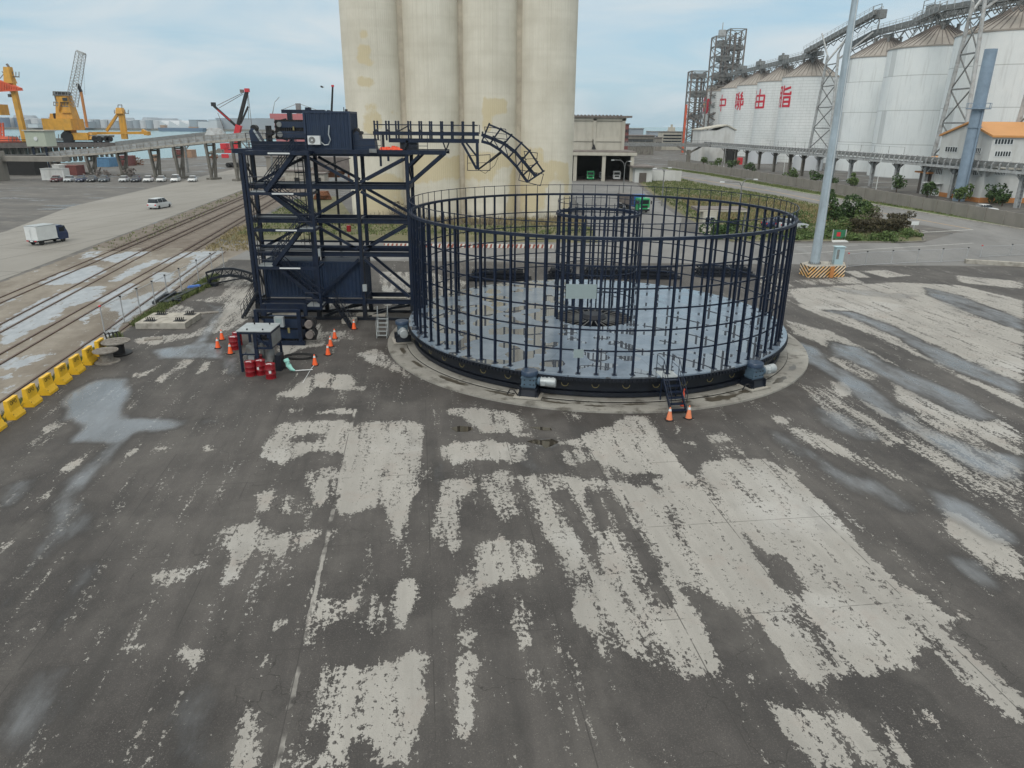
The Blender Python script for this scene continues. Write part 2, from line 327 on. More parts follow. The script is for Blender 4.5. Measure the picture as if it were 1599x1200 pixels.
# worn-through concrete patches of the yard, as seen in the survey photograph: (density, outline)
PATCH = [
(.62,'1400,640 1500,670 1599,730 1599,800 1500,760 1420,700'),(.6,'1250,600 1300,610 1420,690 1380,700 1290,650'),
(.72,'590,425 645,425 645,478 600,478'),(.66,'650,420 730,440 705,482 655,470'),(.6,'500,470 590,480 580,500 520,498'),(.55,'1180,430 1240,440 1235,470 1190,450'),(.6,'300,430 370,452 385,438 340,425'),
(.92,'427,665 450,660 520,656 552,660 546,705 540,712 500,703 470,712 440,726 403,716 412,695'),
(-.8,'462,682 500,675 503,685 480,692 458,690'),(-.75,'470,712 505,705 537,712 533,722 495,726 465,728'),
(.97,'557,662 600,657 640,657 662,665 664,690 655,715 663,745 650,775 640,795 628,830 620,868 612,840 600,795 585,790 560,800 530,805 524,795 532,735 546,690'),
(-.35,'585,735 600,730 605,745 590,750'),
(.93,'556,660 563,661 533,740 505,880 485,1000 478,1015 471,1012 482,960 500,880 521,800 548,690'),
(.72,'480,735 530,725 525,770 510,795 478,765'),(.78,'400,770 430,765 428,797 402,802'),(.6,'435,770 480,775 480,795 470,812 438,802'),
(.88,'352,822 400,815 425,828 420,855 388,880 366,915 350,912 357,870 344,850'),
(.72,'425,835 500,826 498,842 470,855 452,880 455,915 446,920 440,880 425,865'),
(.93,'682,700 710,690 760,688 822,695 824,715 780,722 730,718 706,728 688,716'),
(.93,'690,640 730,637 770,640 802,645 812,655 815,674 770,678 745,672 733,655 700,648'),
(.84,'688,750 735,747 740,762 720,785 720,832 718,860 702,862 690,850 675,835 677,800 690,775'),
(.72,'750,740 792,733 802,752 840,790 850,812 820,800 790,818 768,792 752,768'),
(.93,'738,850 780,840 830,845 850,872 845,902 800,905 760,912 735,947 702,950 712,920 726,890'),
(.8,'482,945 500,935 545,930 558,945 540,965 510,982 495,985'),(.8,'576,930 597,930 596,960 590,1000 579,1010 575,975'),
(.92,'615,910 648,905 655,935 640,960 625,990 613,985 611,940'),
(.93,'500,1045 560,1040 600,1035 640,1020 668,1015 672,1040 655,1065 670,1090 668,1115 650,1132 640,1200 590,1200 570,1160 540,1150 532,1200 478,1200 490,1140 500,1100 490,1075'),
(-.7,'458,1140 505,1138 512,1160 500,1178 455,1175'),(-.6,'545,1170 570,1172 560,1200 545,1200'),
(.85,'708,1025 750,1018 757,1040 737,1060 742,1090 740,1135 728,1152 712,1150 705,1110 713,1070'),(.8,'708,990 748,980 748,1002 714,1012'),
(.85,'380,1110 410,1102 402,1140 415,1200 355,1200 375,1160'),(.75,'445,1160 470,1130 480,1200 438,1200'),
(.95,'868,692 900,684 930,672 960,661 975,649 1005,650 1020,668 1035,690 1065,722 1088,752 1110,757 1075,749 1040,742 1000,737 960,747 935,727 925,702 900,698'),
(.7,'872,706 900,700 906,732 880,722'),(.65,'905,700 925,706 930,720 910,722'),
(.975,'1080,745 1100,722 1150,716 1190,716 1232,730 1300,800 1352,860 1402,912 1450,932 1480,960 1530,958 1500,970 1465,976 1500,1010 1560,1060 1599,1095 1599,1135 1540,1100 1470,1040 1420,1016 1440,1046 1380,1050 1340,1056 1300,1050 1280,1072 1240,1062 1230,1050 1200,992 1150,952 1100,932 1060,902 1030,862 1010,812 988,790 998,758 1040,742'),
(.80,'800,745 860,738 900,748 960,750 1000,760 1035,862 1080,930 1112,1000 1132,1045 1075,1062 1020,1050 962,1012 952,1060 972,1086 950,1054 930,992 895,976 898,940 905,910 880,870 850,840 828,805'),
(-.85,'798,748 814,750 832,800 852,852 842,862 822,822'),(-.85,'862,768 880,765 902,800 932,850 946,890 936,902 910,860 882,812'),
(-.7,'905,768 925,765 945,800 952,842 936,832'),(-.8,'940,760 972,790 1000,842 1032,882 1022,902 985,862 955,812'),
(-.8,'838,862 868,882 888,922 868,942 850,902'),(-.6,'1000,872 1030,902 1050,942 1030,952 1010,922'),
(-.95,'1152,818 1172,845 1215,885 1225,930 1248,960 1295,1010 1305,1042 1262,985 1238,958 1205,905'),
(-.9,'1198,866 1225,864 1240,900 1262,928 1240,932 1214,900'),(-.9,'1145,1010 1172,1040 1200,1060 1150,1045'),
(-.7,'930,722 975,735 1020,752 1035,765 1000,762 960,752 935,745'),(-.6,'1058,750 1080,752 1092,762 1065,762'),
(-.8,'1430,1000 1470,1030 1500,1070 1490,1075 1450,1035'),
(.88,'1195,1100 1240,1104 1300,1112 1350,1130 1382,1170 1392,1200 1280,1200 1250,1172 1218,1150'),
(.85,'1375,1115 1400,1140 1432,1200 1405,1200 1388,1160'),(.78,'1425,1104 1460,1110 1475,1132 1440,1132'),
(.97,'1475,803 1500,801 1545,830 1599,868 1599,910 1560,897 1520,862 1480,832'),
(.84,'1228,668 1260,670 1322,700 1382,730 1422,753 1400,752 1368,737 1328,717 1290,706 1250,690'),
(.95,'1204,648 1237,655 1226,664 1205,658'),(.93,'1296,595 1320,598 1333,615 1315,621 1300,608'),(.9,'1345,625 1380,640 1402,659 1374,650'),
(.75,'1290,560 1310,550 1362,575 1376,598 1340,590'),
(.86,'1225,500 1300,518 1362,550 1440,590 1540,640 1599,680 1599,716 1540,690 1480,652 1420,622 1370,582 1300,547 1240,522'),
(.75,'1395,600 1440,608 1500,648 1560,680 1592,706 1540,692 1478,670 1428,642 1400,625'),
(.96,'1232,452 1290,448 1400,441 1500,446 1599,470 1599,640 1500,590 1430,555 1380,530 1318,507 1250,480'),
(-.95,'1280,484 1322,494 1402,528 1462,568 1540,600 1599,622 1599,600 1540,576 1460,541 1400,511 1330,486'),
(-.9,'1440,448 1500,462 1599,500 1599,520 1520,492 1450,462'),(-.9,'1290,532 1342,543 1402,573 1462,598 1512,618 1562,653 1530,660 1478,640 1398,600 1338,571 1298,555'),
(.65,'1430,690 1470,700 1476,711 1445,708'),(.6,'1535,755 1599,785 1599,812 1550,780'),(.7,'1480,700 1520,720 1530,735 1490,715'),
(.75,'62,670 95,655 100,662 72,680'),(.6,'38,692 60,683 52,696'),(.92,'95,735 143,700 151,700 110,741'),(.8,'62,716 82,711 76,721'),
(.85,'55,782 85,762 81,770 63,787'),(.8,'36,796 48,793 43,801'),(.85,'194,714 215,697 221,700 201,714'),(.85,'178,792 195,783 188,798'),
(.85,'310,697 335,694 332,706 316,709'),(.7,'340,702 362,705 350,709'),(.85,'0,850 30,840 26,851 0,866'),(.85,'245,700 262,695 260,703 248,706'),
(.85,'198,586 235,578 262,560 242,580 216,592'),(.88,'238,597 270,575 290,560 303,563 275,582 255,598'),(.95,'309,586 318,568 332,562 326,577'),(.8,'345,578 360,576 358,586 347,585'),
(.75,'225,902 250,893 290,885 322,880 290,907 258,917'),(.93,'268,1020 285,1010 327,1014 322,1030 304,1048 285,1036'),(.9,'198,1022 215,1004 230,1009 206,1024'),
(.85,'164,1018 178,1003 183,1006 170,1020'),(.85,'418,978 440,962 462,965 432,990'),(.85,'408,1032 420,1020 422,1048 408,1052'),(.7,'236,1000 246,990 240,1005'),
(.96,'425,617 450,612 468,598 492,583 542,585 560,597 555,609 530,609 492,605 485,619 455,621'),
(.9,'445,642 470,637 469,645'),(.88,'490,644 530,638 556,640 554,648 505,648'),(.8,'558,552 590,544 612,560 645,592 602,577 574,566'),(.9,'556,604 568,603 566,612 556,610'),(.9,'557,640 564,640 560,650 556,650'),
(.85,'1054,665 1068,676 1060,677'),(.9,'1065,690 1090,690 1085,698'),(.9,'1104,680 1120,675 1142,685 1130,694 1108,690'),(.9,'1120,695 1150,699 1168,711 1150,713'),(.8,'1060,703 1085,705 1076,713'),
(.9,'798,675 842,680 816,684 798,681'),(.85,'798,693 826,695 825,720 798,726'),(.9,'890,645 912,652 905,656'),
(.92,'829,1045 842,1044 856,1070 846,1086 832,1070'),(.75,'800,925 822,930 836,985 826,1022 811,1005 804,960'),(.6,'864,1010 880,1005 881,1030 868,1036'),
(.92,'905,930 935,925 942,960 952,992 925,982 893,973 895,955'),(.6,'1170,1045 1200,1060 1180,1070'),(.7,'955,1065 985,1068 980,1085 960,1082'),(.7,'1035,1068 1060,1068 1062,1080 1040,1083'),
(.8,'215,528 300,520 340,498 352,468 400,448 398,470 386,500 360,515 330,522 240,540 205,535'),(.7,'300,470 345,462 350,452 380,440 398,432 398,445 350,475'),
(.85,'370,512 430,505 470,515 500,505 510,540 470,545 440,560 420,520'),(.6,'1240,438 1300,435 1330,442 1260,446'),
(.95,'1300,433 1330,432 1352,444 1322,443'),(.95,'1345,424 1380,422 1425,431 1385,434'),(.95,'1318,424 1338,423 1362,434 1342,434'),
(.6,'500,520 545,516 560,530 520,535'),(.8,'1490,430 1599,440 1599,452 1500,442'),(.7,'225,470 300,480 300,492 240,490'),
]
WET = [
(1.2,'110,612 160,590 196,590 201,620 192,640 202,655 270,653 286,664 240,677 210,672 190,690 150,693 105,692 130,670 108,650 94,634'),
(1.1,'190,672 204,678 125,765 80,802 71,802 110,755 172,695'),(.75,'0,757 60,746 32,788 0,803'),
(.7,'95,790 152,778 142,820 100,862 42,902 0,992 0,930 40,882'),(.65,'130,870 148,862 142,910 112,960 60,1008 64,980 100,930'),
(.45,'0,1060 60,1050 150,1020 152,1080 110,1152 60,1200 0,1200'),(.5,'250,1060 350,1065 340,1150 362,1200 268,1200 252,1150'),
(.45,'352,980 382,980 376,1012 348,1006'),(.35,'245,802 265,800 272,808 258,812 244,808'),
(.85,'1228,526 1275,543 1302,570 1372,608 1402,638 1452,668 1522,698 1599,716 1599,757 1540,742 1480,712 1418,672 1368,642 1328,617 1288,582 1243,560'),
(.8,'1280,484 1322,494 1402,528 1462,568 1540,600 1599,622 1599,600 1540,576 1460,541 1400,511 1330,486'),
(.8,'1290,532 1342,543 1402,573 1462,598 1512,618 1562,653 1530,660 1478,640 1398,600 1338,571 1298,555'),
(.75,'1440,448 1500,462 1599,500 1599,520 1520,492 1450,462'),
(.7,'1200,662 1252,690 1312,735 1392,760 1442,790 1452,812 1400,802 1338,772 1268,722 1200,692'),
(.65,'1258,628 1332,650 1388,690 1342,692 1278,662'),(.85,'1440,758 1502,780 1562,820 1599,838 1599,862 1540,842 1468,802'),
(.9,'1478,863 1532,878 1577,922 1530,917 1488,887'),(.5,'1460,1075 1512,1090 1502,1112 1468,1096'),(.65,'1125,1055 1152,1083 1197,1180 1186,1200 1150,1132'),
(1.1,'822,688 866,685 872,696 850,701 836,694'),(1.1,'704,668 735,667 737,674 712,676'),(.9,'840,668 862,669 858,673 842,673'),
(.85,'230,546 340,534 357,545 342,560 252,562'),(.75,'345,556 376,560 382,592 350,586'),(.75,'310,470 352,480 342,500 330,530 300,545 312,520 335,490'),
(.4,'280,655 350,650 362,661 300,666'),(.5,'765,1060 802,1063 790,1080'),(.4,'780,1110 802,1120 802,1200 700,1200 740,1150'),(.4,'848,1105 870,1105 868,1115 850,1115'),
(.5,'1240,440 1330,452 1440,462 1420,470 1330,460'),(.4,'640,690 680,690 700,740 670,760'),(.4,'780,700 860,700 900,740 850,745 800,735'),
]
APRON_LIGHT = [
(.95,'60,443 90,428 150,414 167,424 132,441 85,446'),(.9,'0,505 60,470 120,450 166,446 156,466 102,482 85,500 50,517 0,545'),
(.9,'150,470 205,440 212,450 186,470 230,462 262,450 275,455 200,500 152,545 118,540 160,528 190,492 165,480'),
(.8,'0,560 30,558 88,551 60,566 22,577 0,577'),(.9,'148,405 200,393 238,394 182,411'),(.9,'238,425 272,426 266,441 234,441'),(.85,'278,396 312,393 292,405'),
(.8,'0,480 50,455 62,450 22,466 0,474'),(.9,'170,440 205,418 240,405 250,408 215,425 185,440'),(.8,'255,405 282,398 300,396 262,412 245,415'),
(.8,'0,590 20,577 30,580 0,598'),(.9,'310,393 350,393 330,405 300,425 270,450 255,455 290,420'),(.7,'130,395 160,392 150,402 125,405'),
(.85,'0,530 30,515 52,512 20,535 0,545'),(.8,'120,500 150,480 160,485 130,505'),(.7,'0,610 25,600 10,615 0,620'),(.8,'180,475 240,455 245,462 190,490'),
]
def rast(X, Y, lst):
    px, py = P(X, Y, 0.0)
    out = np.zeros_like(X)
    for dn, txt in lst:
        pts = np.array([[float(a) for a in q.split(',')] for q in txt.split()])
        x0, y0 = pts.min(0)-1; x1, y1 = pts.max(0)+1
        sel = (px > x0) & (px < x1) & (py > y0) & (py < y1)
        if not sel.any(): continue
        a, b = px[sel], py[sel]; ins = np.zeros(a.shape, bool); n = len(pts)
        for i in range(n):
            (xa, ya), (xb, yb) = pts[i], pts[(i+1) % n]
            if ya == yb: continue
            k = ((ya > b) != (yb > b)) & (a < (xb-xa)*(b-ya)/(yb-ya)+xa)
            ins ^= k
        cur = out[sel]
        cur[ins] = np.maximum(cur[ins], dn) if dn > 0 else np.maximum(cur[ins]+dn, 0.0)
        out[sel] = cur
    return out
def blur(a, k):
    for _ in range(k):
        p = np.pad(a, 1, mode='edge')
        a = (p[:-2, 1:-1]+p[2:, 1:-1]+p[1:-1, :-2]+p[1:-1, 2:]+2*p[1:-1, 1:-1])/6
    return a
def gridmesh(name, xs, ys, z, keep, attrs, mtl):
    X, Y = np.meshgrid(xs, ys); ny, nx = X.shape
    vals = [blur(rast(X, Y, l), k) for _, l, k in attrs]
    co = np.stack([X.ravel(), Y.ravel(), np.full(X.size, z)], 1)
    i, j = np.meshgrid(np.arange(nx-1), np.arange(ny-1)); a = (j*nx+i).ravel()
    q = np.stack([a, a+1, a+nx+1, a+nx], 1)
    cx = (X[:-1, :-1]+X[1:, 1:]).ravel()/2; cy = (Y[:-1, :-1]+Y[1:, 1:]).ravel()/2
    q = q[keep(cx, cy)]
    used = np.unique(q); mp = np.full(X.size, -1); mp[used] = np.arange(len(used))
    q = mp[q]; co = co[used]
    me = bpy.data.meshes.new(name)
    me.vertices.add(len(co)); me.vertices.foreach_set('co', co.ravel())
    me.loops.add(q.size); me.loops.foreach_set('vertex_index', q.ravel().astype(np.int32))
    me.polygons.add(len(q)); me.polygons.foreach_set('loop_start', np.arange(0, q.size, 4, dtype=np.int32))
    me.update(calc_edges=True); me.validate()
    for (an, _, _), v in zip(attrs, vals):
        at = me.attributes.new(an, 'FLOAT', 'POINT'); at.data.foreach_set('value', v.ravel()[used].astype(np.float32))
    me.materials.append(mtl)
    o = bpy.data.objects.new(name, me); C.objects.link(o); o['kind'] = 'structure'
    return o
def mathn(t, op, a, b=None, clamp=False):
    n = N(t, 'ShaderNodeMath', operation=op); n.use_clamp = clamp
    for i, v in enumerate((a, b)):
        if v is None: continue
        if isinstance(v, (int, float)): n.inputs[i].default_value = v
        else: t.links.new(v, n.inputs[i])
    return n.outputs[0]
def noise(t, vec, scale, detail=6, rough=.6, dist=0.0):
    n = N(t, 'ShaderNodeTexNoise'); n.inputs['Scale'].default_value = scale; n.inputs['Detail'].default_value = detail
    n.inputs['Roughness'].default_value = rough; n.inputs['Distortion'].default_value = dist
    t.links.new(vec, n.inputs['Vector']); return n.outputs['Fac']
def maprange(t, v, a, b, c=0.0, d=1.0, smooth=False):
    n = N(t, 'ShaderNodeMapRange'); n.interpolation_type = 'SMOOTHSTEP' if smooth else 'LINEAR'
    for i, x in enumerate((a, b, c, d)): n.inputs[i+1].default_value = x
    t.links.new(v, n.inputs[0]); return n.outputs[0]
def mixc(t, f, a, b):
    n = N(t, 'ShaderNodeMix', data_type='RGBA')
    for s_, v in (('Factor', f), (6, a), (7, b)):
        if isinstance(v, tuple): n.inputs[s_].default_value = (*v, 1)
        elif isinstance(v, (int, float)): n.inputs[s_].default_value = v
        else: t.links.new(v, n.inputs[s_])
    return n.outputs[2]
def slabcoords(t, rot=-7.3, stretch=(1, .55, 1)):
    g = N(t, 'ShaderNodeNewGeometry')
    mp = N(t, 'ShaderNodeMapping'); mp.vector_type = 'POINT'; mp.inputs['Rotation'].default_value = (0, 0, math.radians(rot))
    t.links.new(g.outputs['Position'], mp.inputs[0])
    mp2 = N(t, 'ShaderNodeMapping'); mp2.inputs['Scale'].default_value = stretch
    t.links.new(mp.outputs[0], mp2.inputs[0])
    return g.outputs['Position'], mp.outputs[0], mp2.outputs[0]
def joints(t, slab, off, spx, spy, offy=0.0, wd=.018):
    """thin dark slab joints, broken up"""
    sp = N(t, 'ShaderNodeSeparateXYZ'); t.links.new(slab, sp.inputs[0])
    r = []
    for ax, o_, s_ in (('X', off, spx), ('Y', offy, spy)):
        a = mathn(t, 'ADD', sp.outputs[ax], 1000*s_-o_)
        a = mathn(t, 'MODULO', a, s_); a = mathn(t, 'SUBTRACT', a, s_/2); a = mathn(t, 'ABSOLUTE', a)
        r.append(mathn(t, 'GREATER_THAN', a, s_/2-wd))
    return r[0], r[1]
def yard_material():
    mt = bpy.data.materials.new('worn_asphalt_over_concrete'); mt.use_nodes = True; t = mt.node_tree
    b = t.nodes['Principled BSDF']
    pos, slab, st = slabcoords(t, -7.3, (1.15, .42, 1))
    at = N(t, 'ShaderNodeAttribute'); at.attribute_name = 'patch'; aw = N(t, 'ShaderNodeAttribute'); aw.attribute_name = 'wet'
    n1 = noise(t, st, 1.5, 7, .62, .3)
    mp3 = N(t, 'ShaderNodeMapping'); mp3.inputs['Scale'].default_value = (1.1, .8, 1); t.links.new(slab, mp3.inputs[0]); st2 = mp3.outputs[0]
    n1b = noise(t, st2, 6.5, 6, .72)
    n1c = noise(t, pos, 24.0, 3, .6)
    nn = mathn(t, 'ADD', mathn(t, 'MULTIPLY', n1, 1.5), mathn(t, 'ADD', mathn(t, 'MULTIPLY', n1b, 3.9), mathn(t, 'MULTIPLY', n1c, .9)))
    mp4 = N(t, 'ShaderNodeMapping'); mp4.inputs['Scale'].default_value = (1.9, .17, 1); t.links.new(slab, mp4.inputs[0])
    stk = noise(t, mp4.outputs[0], 1.0, 5, .62, .15)
    nn = mathn(t, 'ADD', nn, mathn(t, 'MULTIPLY', stk, 3.0))
    nn = mathn(t, 'SUBTRACT', nn, 4.62)
    v = mathn(t, 'ADD', mathn(t, 'SUBTRACT', mathn(t, 'MULTIPLY', at.outputs['Fac'], 1.18), .25), nn)
    mask = maprange(t, v, .465, .50, 0, 1)
    sx_ = N(t, 'ShaderNodeSeparateXYZ'); t.links.new(slab, sx_.inputs[0])
    seam = mathn(t, 'LESS_THAN', mathn(t, 'ABSOLUTE', mathn(t, 'ADD', mathn(t, 'ADD', sx_.outputs['X'], 3.74), mathn(t, 'MULTIPLY', mathn(t, 'SUBTRACT', noise(t, pos, 1.5, 4), .5), .16))), .075)
    seam = mathn(t, 'MULTIPLY', seam, mathn(t, 'MULTIPLY', mathn(t, 'LESS_THAN', sx_.outputs['Y'], 35.2), maprange(t, noise(t, pos, .33, 4), .46, .54, 0, .85)))
    mask = mathn(t, 'MAXIMUM', mask, seam)
    jx, jy = joints(t, slab, -3.8, 3.72, 5.2, 1.4)
    jn = maprange(t, noise(t, pos, .45, 4), .47, .52)
    jj = mathn(t, 'MULTIPLY', mathn(t, 'MAXIMUM', jx, mathn(t, 'MULTIPLY', jy, .75)), jn)
    # asphalt: mottled brown-grey with pale grit
    big = noise(t, pos, .12, 5, .6); fine = noise(t, pos, 26, 6, .75); mid = noise(t, st, .8, 5, .6)
    asp = mixc(t, maprange(t, big, .40, .60), (.046, .0425, .0415), (.094, .087, .0825))
    asp = mixc(t, maprange(t, mid, .4, .7, 0, .45), asp, (.053, .050, .047))
    asp = mixc(t, maprange(t, fine, .52, .78, 0, .8), asp, (.20, .185, .165))
    asp = mixc(t, maprange(t, noise(t, pos, 45, 3, .6), .30, .42, .55, 0), asp, (.03, .028, .027))
    vor = N(t, 'ShaderNodeTexVoronoi', feature='DISTANCE_TO_EDGE'); vor.inputs['Scale'].default_value = .55
    wv = N(t, 'ShaderNodeVectorMath', operation='ADD'); t.links.new(pos, wv.inputs[0])
    nv = N(t, 'ShaderNodeTexNoise'); nv.inputs['Scale'].default_value = 1.3; nv.inputs['Detail'].default_value = 6; t.links.new(pos, nv.inputs['Vector']); t.links.new(nv.outputs['Color'], wv.inputs[1])
    t.links.new(wv.outputs[0], vor.inputs['Vector'])
    asp = mixc(t, maprange(t, noise(t, mp4.outputs[0], .6, 6, .65), .42, .68, 0, .55), asp, (.040, .038, .037))
    asp = mixc(t, maprange(t, noise(t, st2, .33, 6, .68), .50, .66, 0, .5), asp, (.115, .108, .10))
    crack = mathn(t, 'MULTIPLY', maprange(t, vor.outputs['Distance'], .0, .010, .8, 0), maprange(t, noise(t, pos, .25, 2), .52, .6))
    asp = mixc(t, crack, asp, (.03, .028, .026))
    con = mixc(t, maprange(t, noise(t, st, .45, 6, .6), .35, .68), (.285, .275, .255), (.355, .342, .317))
    con = mixc(t, maprange(t, stk, .5, .72, 0, .5), con, (.225, .217, .20))
    con = mixc(t, maprange(t, noise(t, pos, .13, 3, .5), .56, .66, 0, .6), con, (.42, .415, .40))
    con = mixc(t, maprange(t, noise(t, pos, .7, 5, .6), .55, .75, 0, .35), con, (.27, .215, .185))
    con = mixc(t, maprange(t, noise(t, pos, 30, 5, .7), .45, .7, 0, .4), con, (.19, .18, .168))
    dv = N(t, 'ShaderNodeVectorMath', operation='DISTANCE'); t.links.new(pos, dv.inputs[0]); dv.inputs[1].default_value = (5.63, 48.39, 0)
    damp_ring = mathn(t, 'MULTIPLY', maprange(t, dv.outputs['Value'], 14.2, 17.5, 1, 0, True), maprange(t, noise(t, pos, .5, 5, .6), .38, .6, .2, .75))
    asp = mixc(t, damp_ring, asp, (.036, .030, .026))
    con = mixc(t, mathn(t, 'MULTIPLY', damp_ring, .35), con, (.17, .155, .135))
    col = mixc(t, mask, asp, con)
    col = mixc(t, mathn(t, 'MULTIPLY', jj, .75), col, (.045, .042, .04))
    # wet film: darkens what it covers and mirrors the sky
    wn = mathn(t, 'ADD', aw.outputs['Fac'], mathn(t, 'MULTIPLY', mathn(t, 'SUBTRACT', noise(t, st, .7, 6, .62), .5), 1.5))
    wet = maprange(t, wn, .25, 1.1, 0, 1, True)
    damp = mathn(t, 'MULTIPLY', maprange(t, wn, .05, .5, 0, 1, True), .3)
    hs = N(t, 'ShaderNodeVectorMath', operation='SCALE'); t.links.new(col, hs.inputs[0]); t.links.new(mathn(t, 'SUBTRACT', 1.0, damp), hs.inputs['Scale'])
    t.links.new(hs.outputs[0], b.inputs['Base Color'])
    sky_sheen = mathn(t, 'MULTIPLY', wet, maprange(t, noise(t, st, .6, 6, .65), .35, .65, .2, .6))
    fin = mixc(t, sky_sheen, hs.outputs[0], (.19, .21, .235))  # bluish sheen of the reflected sky, painted into the wet base colour
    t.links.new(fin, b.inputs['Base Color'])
    rg = mathn(t, 'SUBTRACT', .80, mathn(t, 'MULTIPLY', wet, .62))
    t.links.new(rg, b.inputs['Roughness'])
    t.links.new(maprange(t, wet, 0, 1, .35, .9), b.inputs['Specular IOR Level'])
    bp = N(t, 'ShaderNodeBump'); bp.inputs['Distance'].default_value = .02
    t.links.new(mathn(t, 'SUBTRACT', .55, mathn(t, 'MULTIPLY', wet, .5)), bp.inputs['Strength'])
    hh = mathn(t, 'ADD', fine, mathn(t, 'MULTIPLY', mask, .5)); t.links.new(hh, bp.inputs['Height']); t.links.new(bp.outputs[0], b.inputs['Normal'])
    return mt
def plain_ground(name, c1, c2, c3, s1=.25, rough=.85, c3amt=.5, rot=0, stretch=(1, 1, 1), puddle=0.0, jx=None, fine_c=None, bump=.4):
    mt = bpy.data.materials.new(name); mt.use_nodes = True; t = mt.node_tree; b = t.nodes['Principled BSDF']
    pos, slab, st = slabcoords(t, rot, stretch)
    col = mixc(t, maprange(t, noise(t, st, s1, 7, .62), .38, .64), c1, c2)
    col = mixc(t, maprange(t, noise(t, st, s1*3.3, 7, .65), .52, .66, 0, c3amt), col, c3)
    col = mixc(t, maprange(t, noise(t, pos, 14, 5, .7), .45, .75, 0, .35), col, fine_c or tuple(x*.55 for x in c1))
    if jx:
        a, c_ = joints(t, slab, 0, jx[0], jx[1], 0, jx[2]); col = mixc(t, mathn(t, 'MULTIPLY', mathn(t, 'MAXIMUM', a, c_), .7), col, tuple(x*.3 for x in c1))
    rg = rough
    if puddle:
        wet = maprange(t, noise(t, st, s1*1.6, 5, .5), .56, .66, 0, puddle, True)
        col = mixc(t, mathn(t, 'MULTIPLY', wet, .5), col, tuple(x*.45 for x in c1))
        rg = mathn(t, 'SUBTRACT', rough, mathn(t, 'MULTIPLY', wet, rough-.12)); t.links.new(rg, b.inputs['Roughness'])
    else: b.inputs['Roughness'].default_value = rough
    t.links.new(col, b.inputs['Base Color'])
    bp = N(t, 'ShaderNodeBump'); bp.inputs['Distance'].default_value = .03; bp.inputs['Strength'].default_value = bump
    t.links.new(noise(t, pos, 8, 6, .7), bp.inputs['Height']); t.links.new(bp.outputs[0], b.inputs['Normal'])
    return mt
def apron_material():
    mt = bpy.data.materials.new('stained_rail_apron'); mt.use_nodes = True; t = mt.node_tree; b = t.nodes['Principled BSDF']
    pos, slab, st = slabcoords(t, -12, (1, .5, 1))
    at = N(t, 'ShaderNodeAttribute'); at.attribute_name = 'patch'
    v = mathn(t, 'ADD', at.outputs['Fac'], mathn(t, 'MULTIPLY', mathn(t, 'SUBTRACT', noise(t, st, 1.7, 8, .72, .4), .5), 3.6))
    mask = maprange(t, v, .38, .62, 0, 1)
    tan = mixc(t, maprange(t, noise(t, st, .3, 6, .6), .38, .62), (.135, .112, .085), (.225, .20, .165))
    tan = mixc(t, maprange(t, noise(t, pos, 1.2, 6, .7), .5, .7, 0, .6), tan, (.12, .10, .08))
    lt = mixc(t, maprange(t, noise(t, st, 1.3, 7, .68), .35, .65), (.22, .235, .25), (.33, .35, .37))  # pale concrete patches, with their bluish wet reflection painted into the colour
    t.links.new(mixc(t, mask, tan, lt), b.inputs['Base Color'])
    t.links.new(maprange(t, mask, 0, 1, .75, .38), b.inputs['Roughness'])
    return mt
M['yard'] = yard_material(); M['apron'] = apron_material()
M['terrain'] = plain_ground('port_hardstanding', (.078, .074, .070), (.118, .111, .102), (.22, .205, .18), .06, .8, .6, 0, (1, 2.2, 1), puddle=.8)
M['road_left'] = plain_ground('pale_concrete_road', (.215, .205, .185), (.255, .245, .225), (.17, .16, .145), .12, .85, .35, 10, (1, .3, 1), jx=(7.5, 12, .06))
M['road_asphalt'] = plain_ground('grey_road_asphalt', (.145, .144, .142), (.195, .192, .188), (.11, .108, .105), .14, .8, .5, 15, (1, .3, 1), puddle=.35)
M['gravel'] = plain_ground('rail_ballast', (.125, .102, .082), (.185, .158, .132), (.10, .075, .055), .5, .95, .6, fine_c=(.08, .07, .06), bump=1.0)
M['soil_grass'] = plain_ground('rough_grass_soil', (.095, .095, .045), (.16, .145, .08), (.22, .19, .12), .18, .95, .6, 0, (1, .6, 1))
M['verge'] = plain_ground('green_verge', (.06, .095, .025), (.10, .14, .04), (.15, .14, .07), .4, .95, .5)
M['pad'] = plain_ground('ring_pad_concrete', (.21, .20, .18), (.32, .31, .28), (.07, .062, .05), .28, .7, .95, puddle=.7)
def sheet(name, poly, z, m_, kind='structure'):
    o = B(); o.add([(p[0], p[1], z) for p in poly], [tuple(range(len(poly)))])
    a = sum(poly[i][0]*poly[(i+1) % len(poly)][1]-poly[(i+1) % len(poly)][0]*poly[i][1] for i in range(len(poly)))
    if a < 0: o.f = [o.f[0][::-1]]
    ob = o.build(name, m_); ob['kind'] = kind; return ob
QUAY = [(-190, -40), (-176, 225), (-165, 262), (-150, 300), (-138, 335), (-132, 380), (-120, 640), (40, 760), (380, 760), (900, 420), (900, -40)]
land = B().prism(QUAY, -5.0, 0.0).build('ground', 'terrain'); land['kind'] = 'structure'
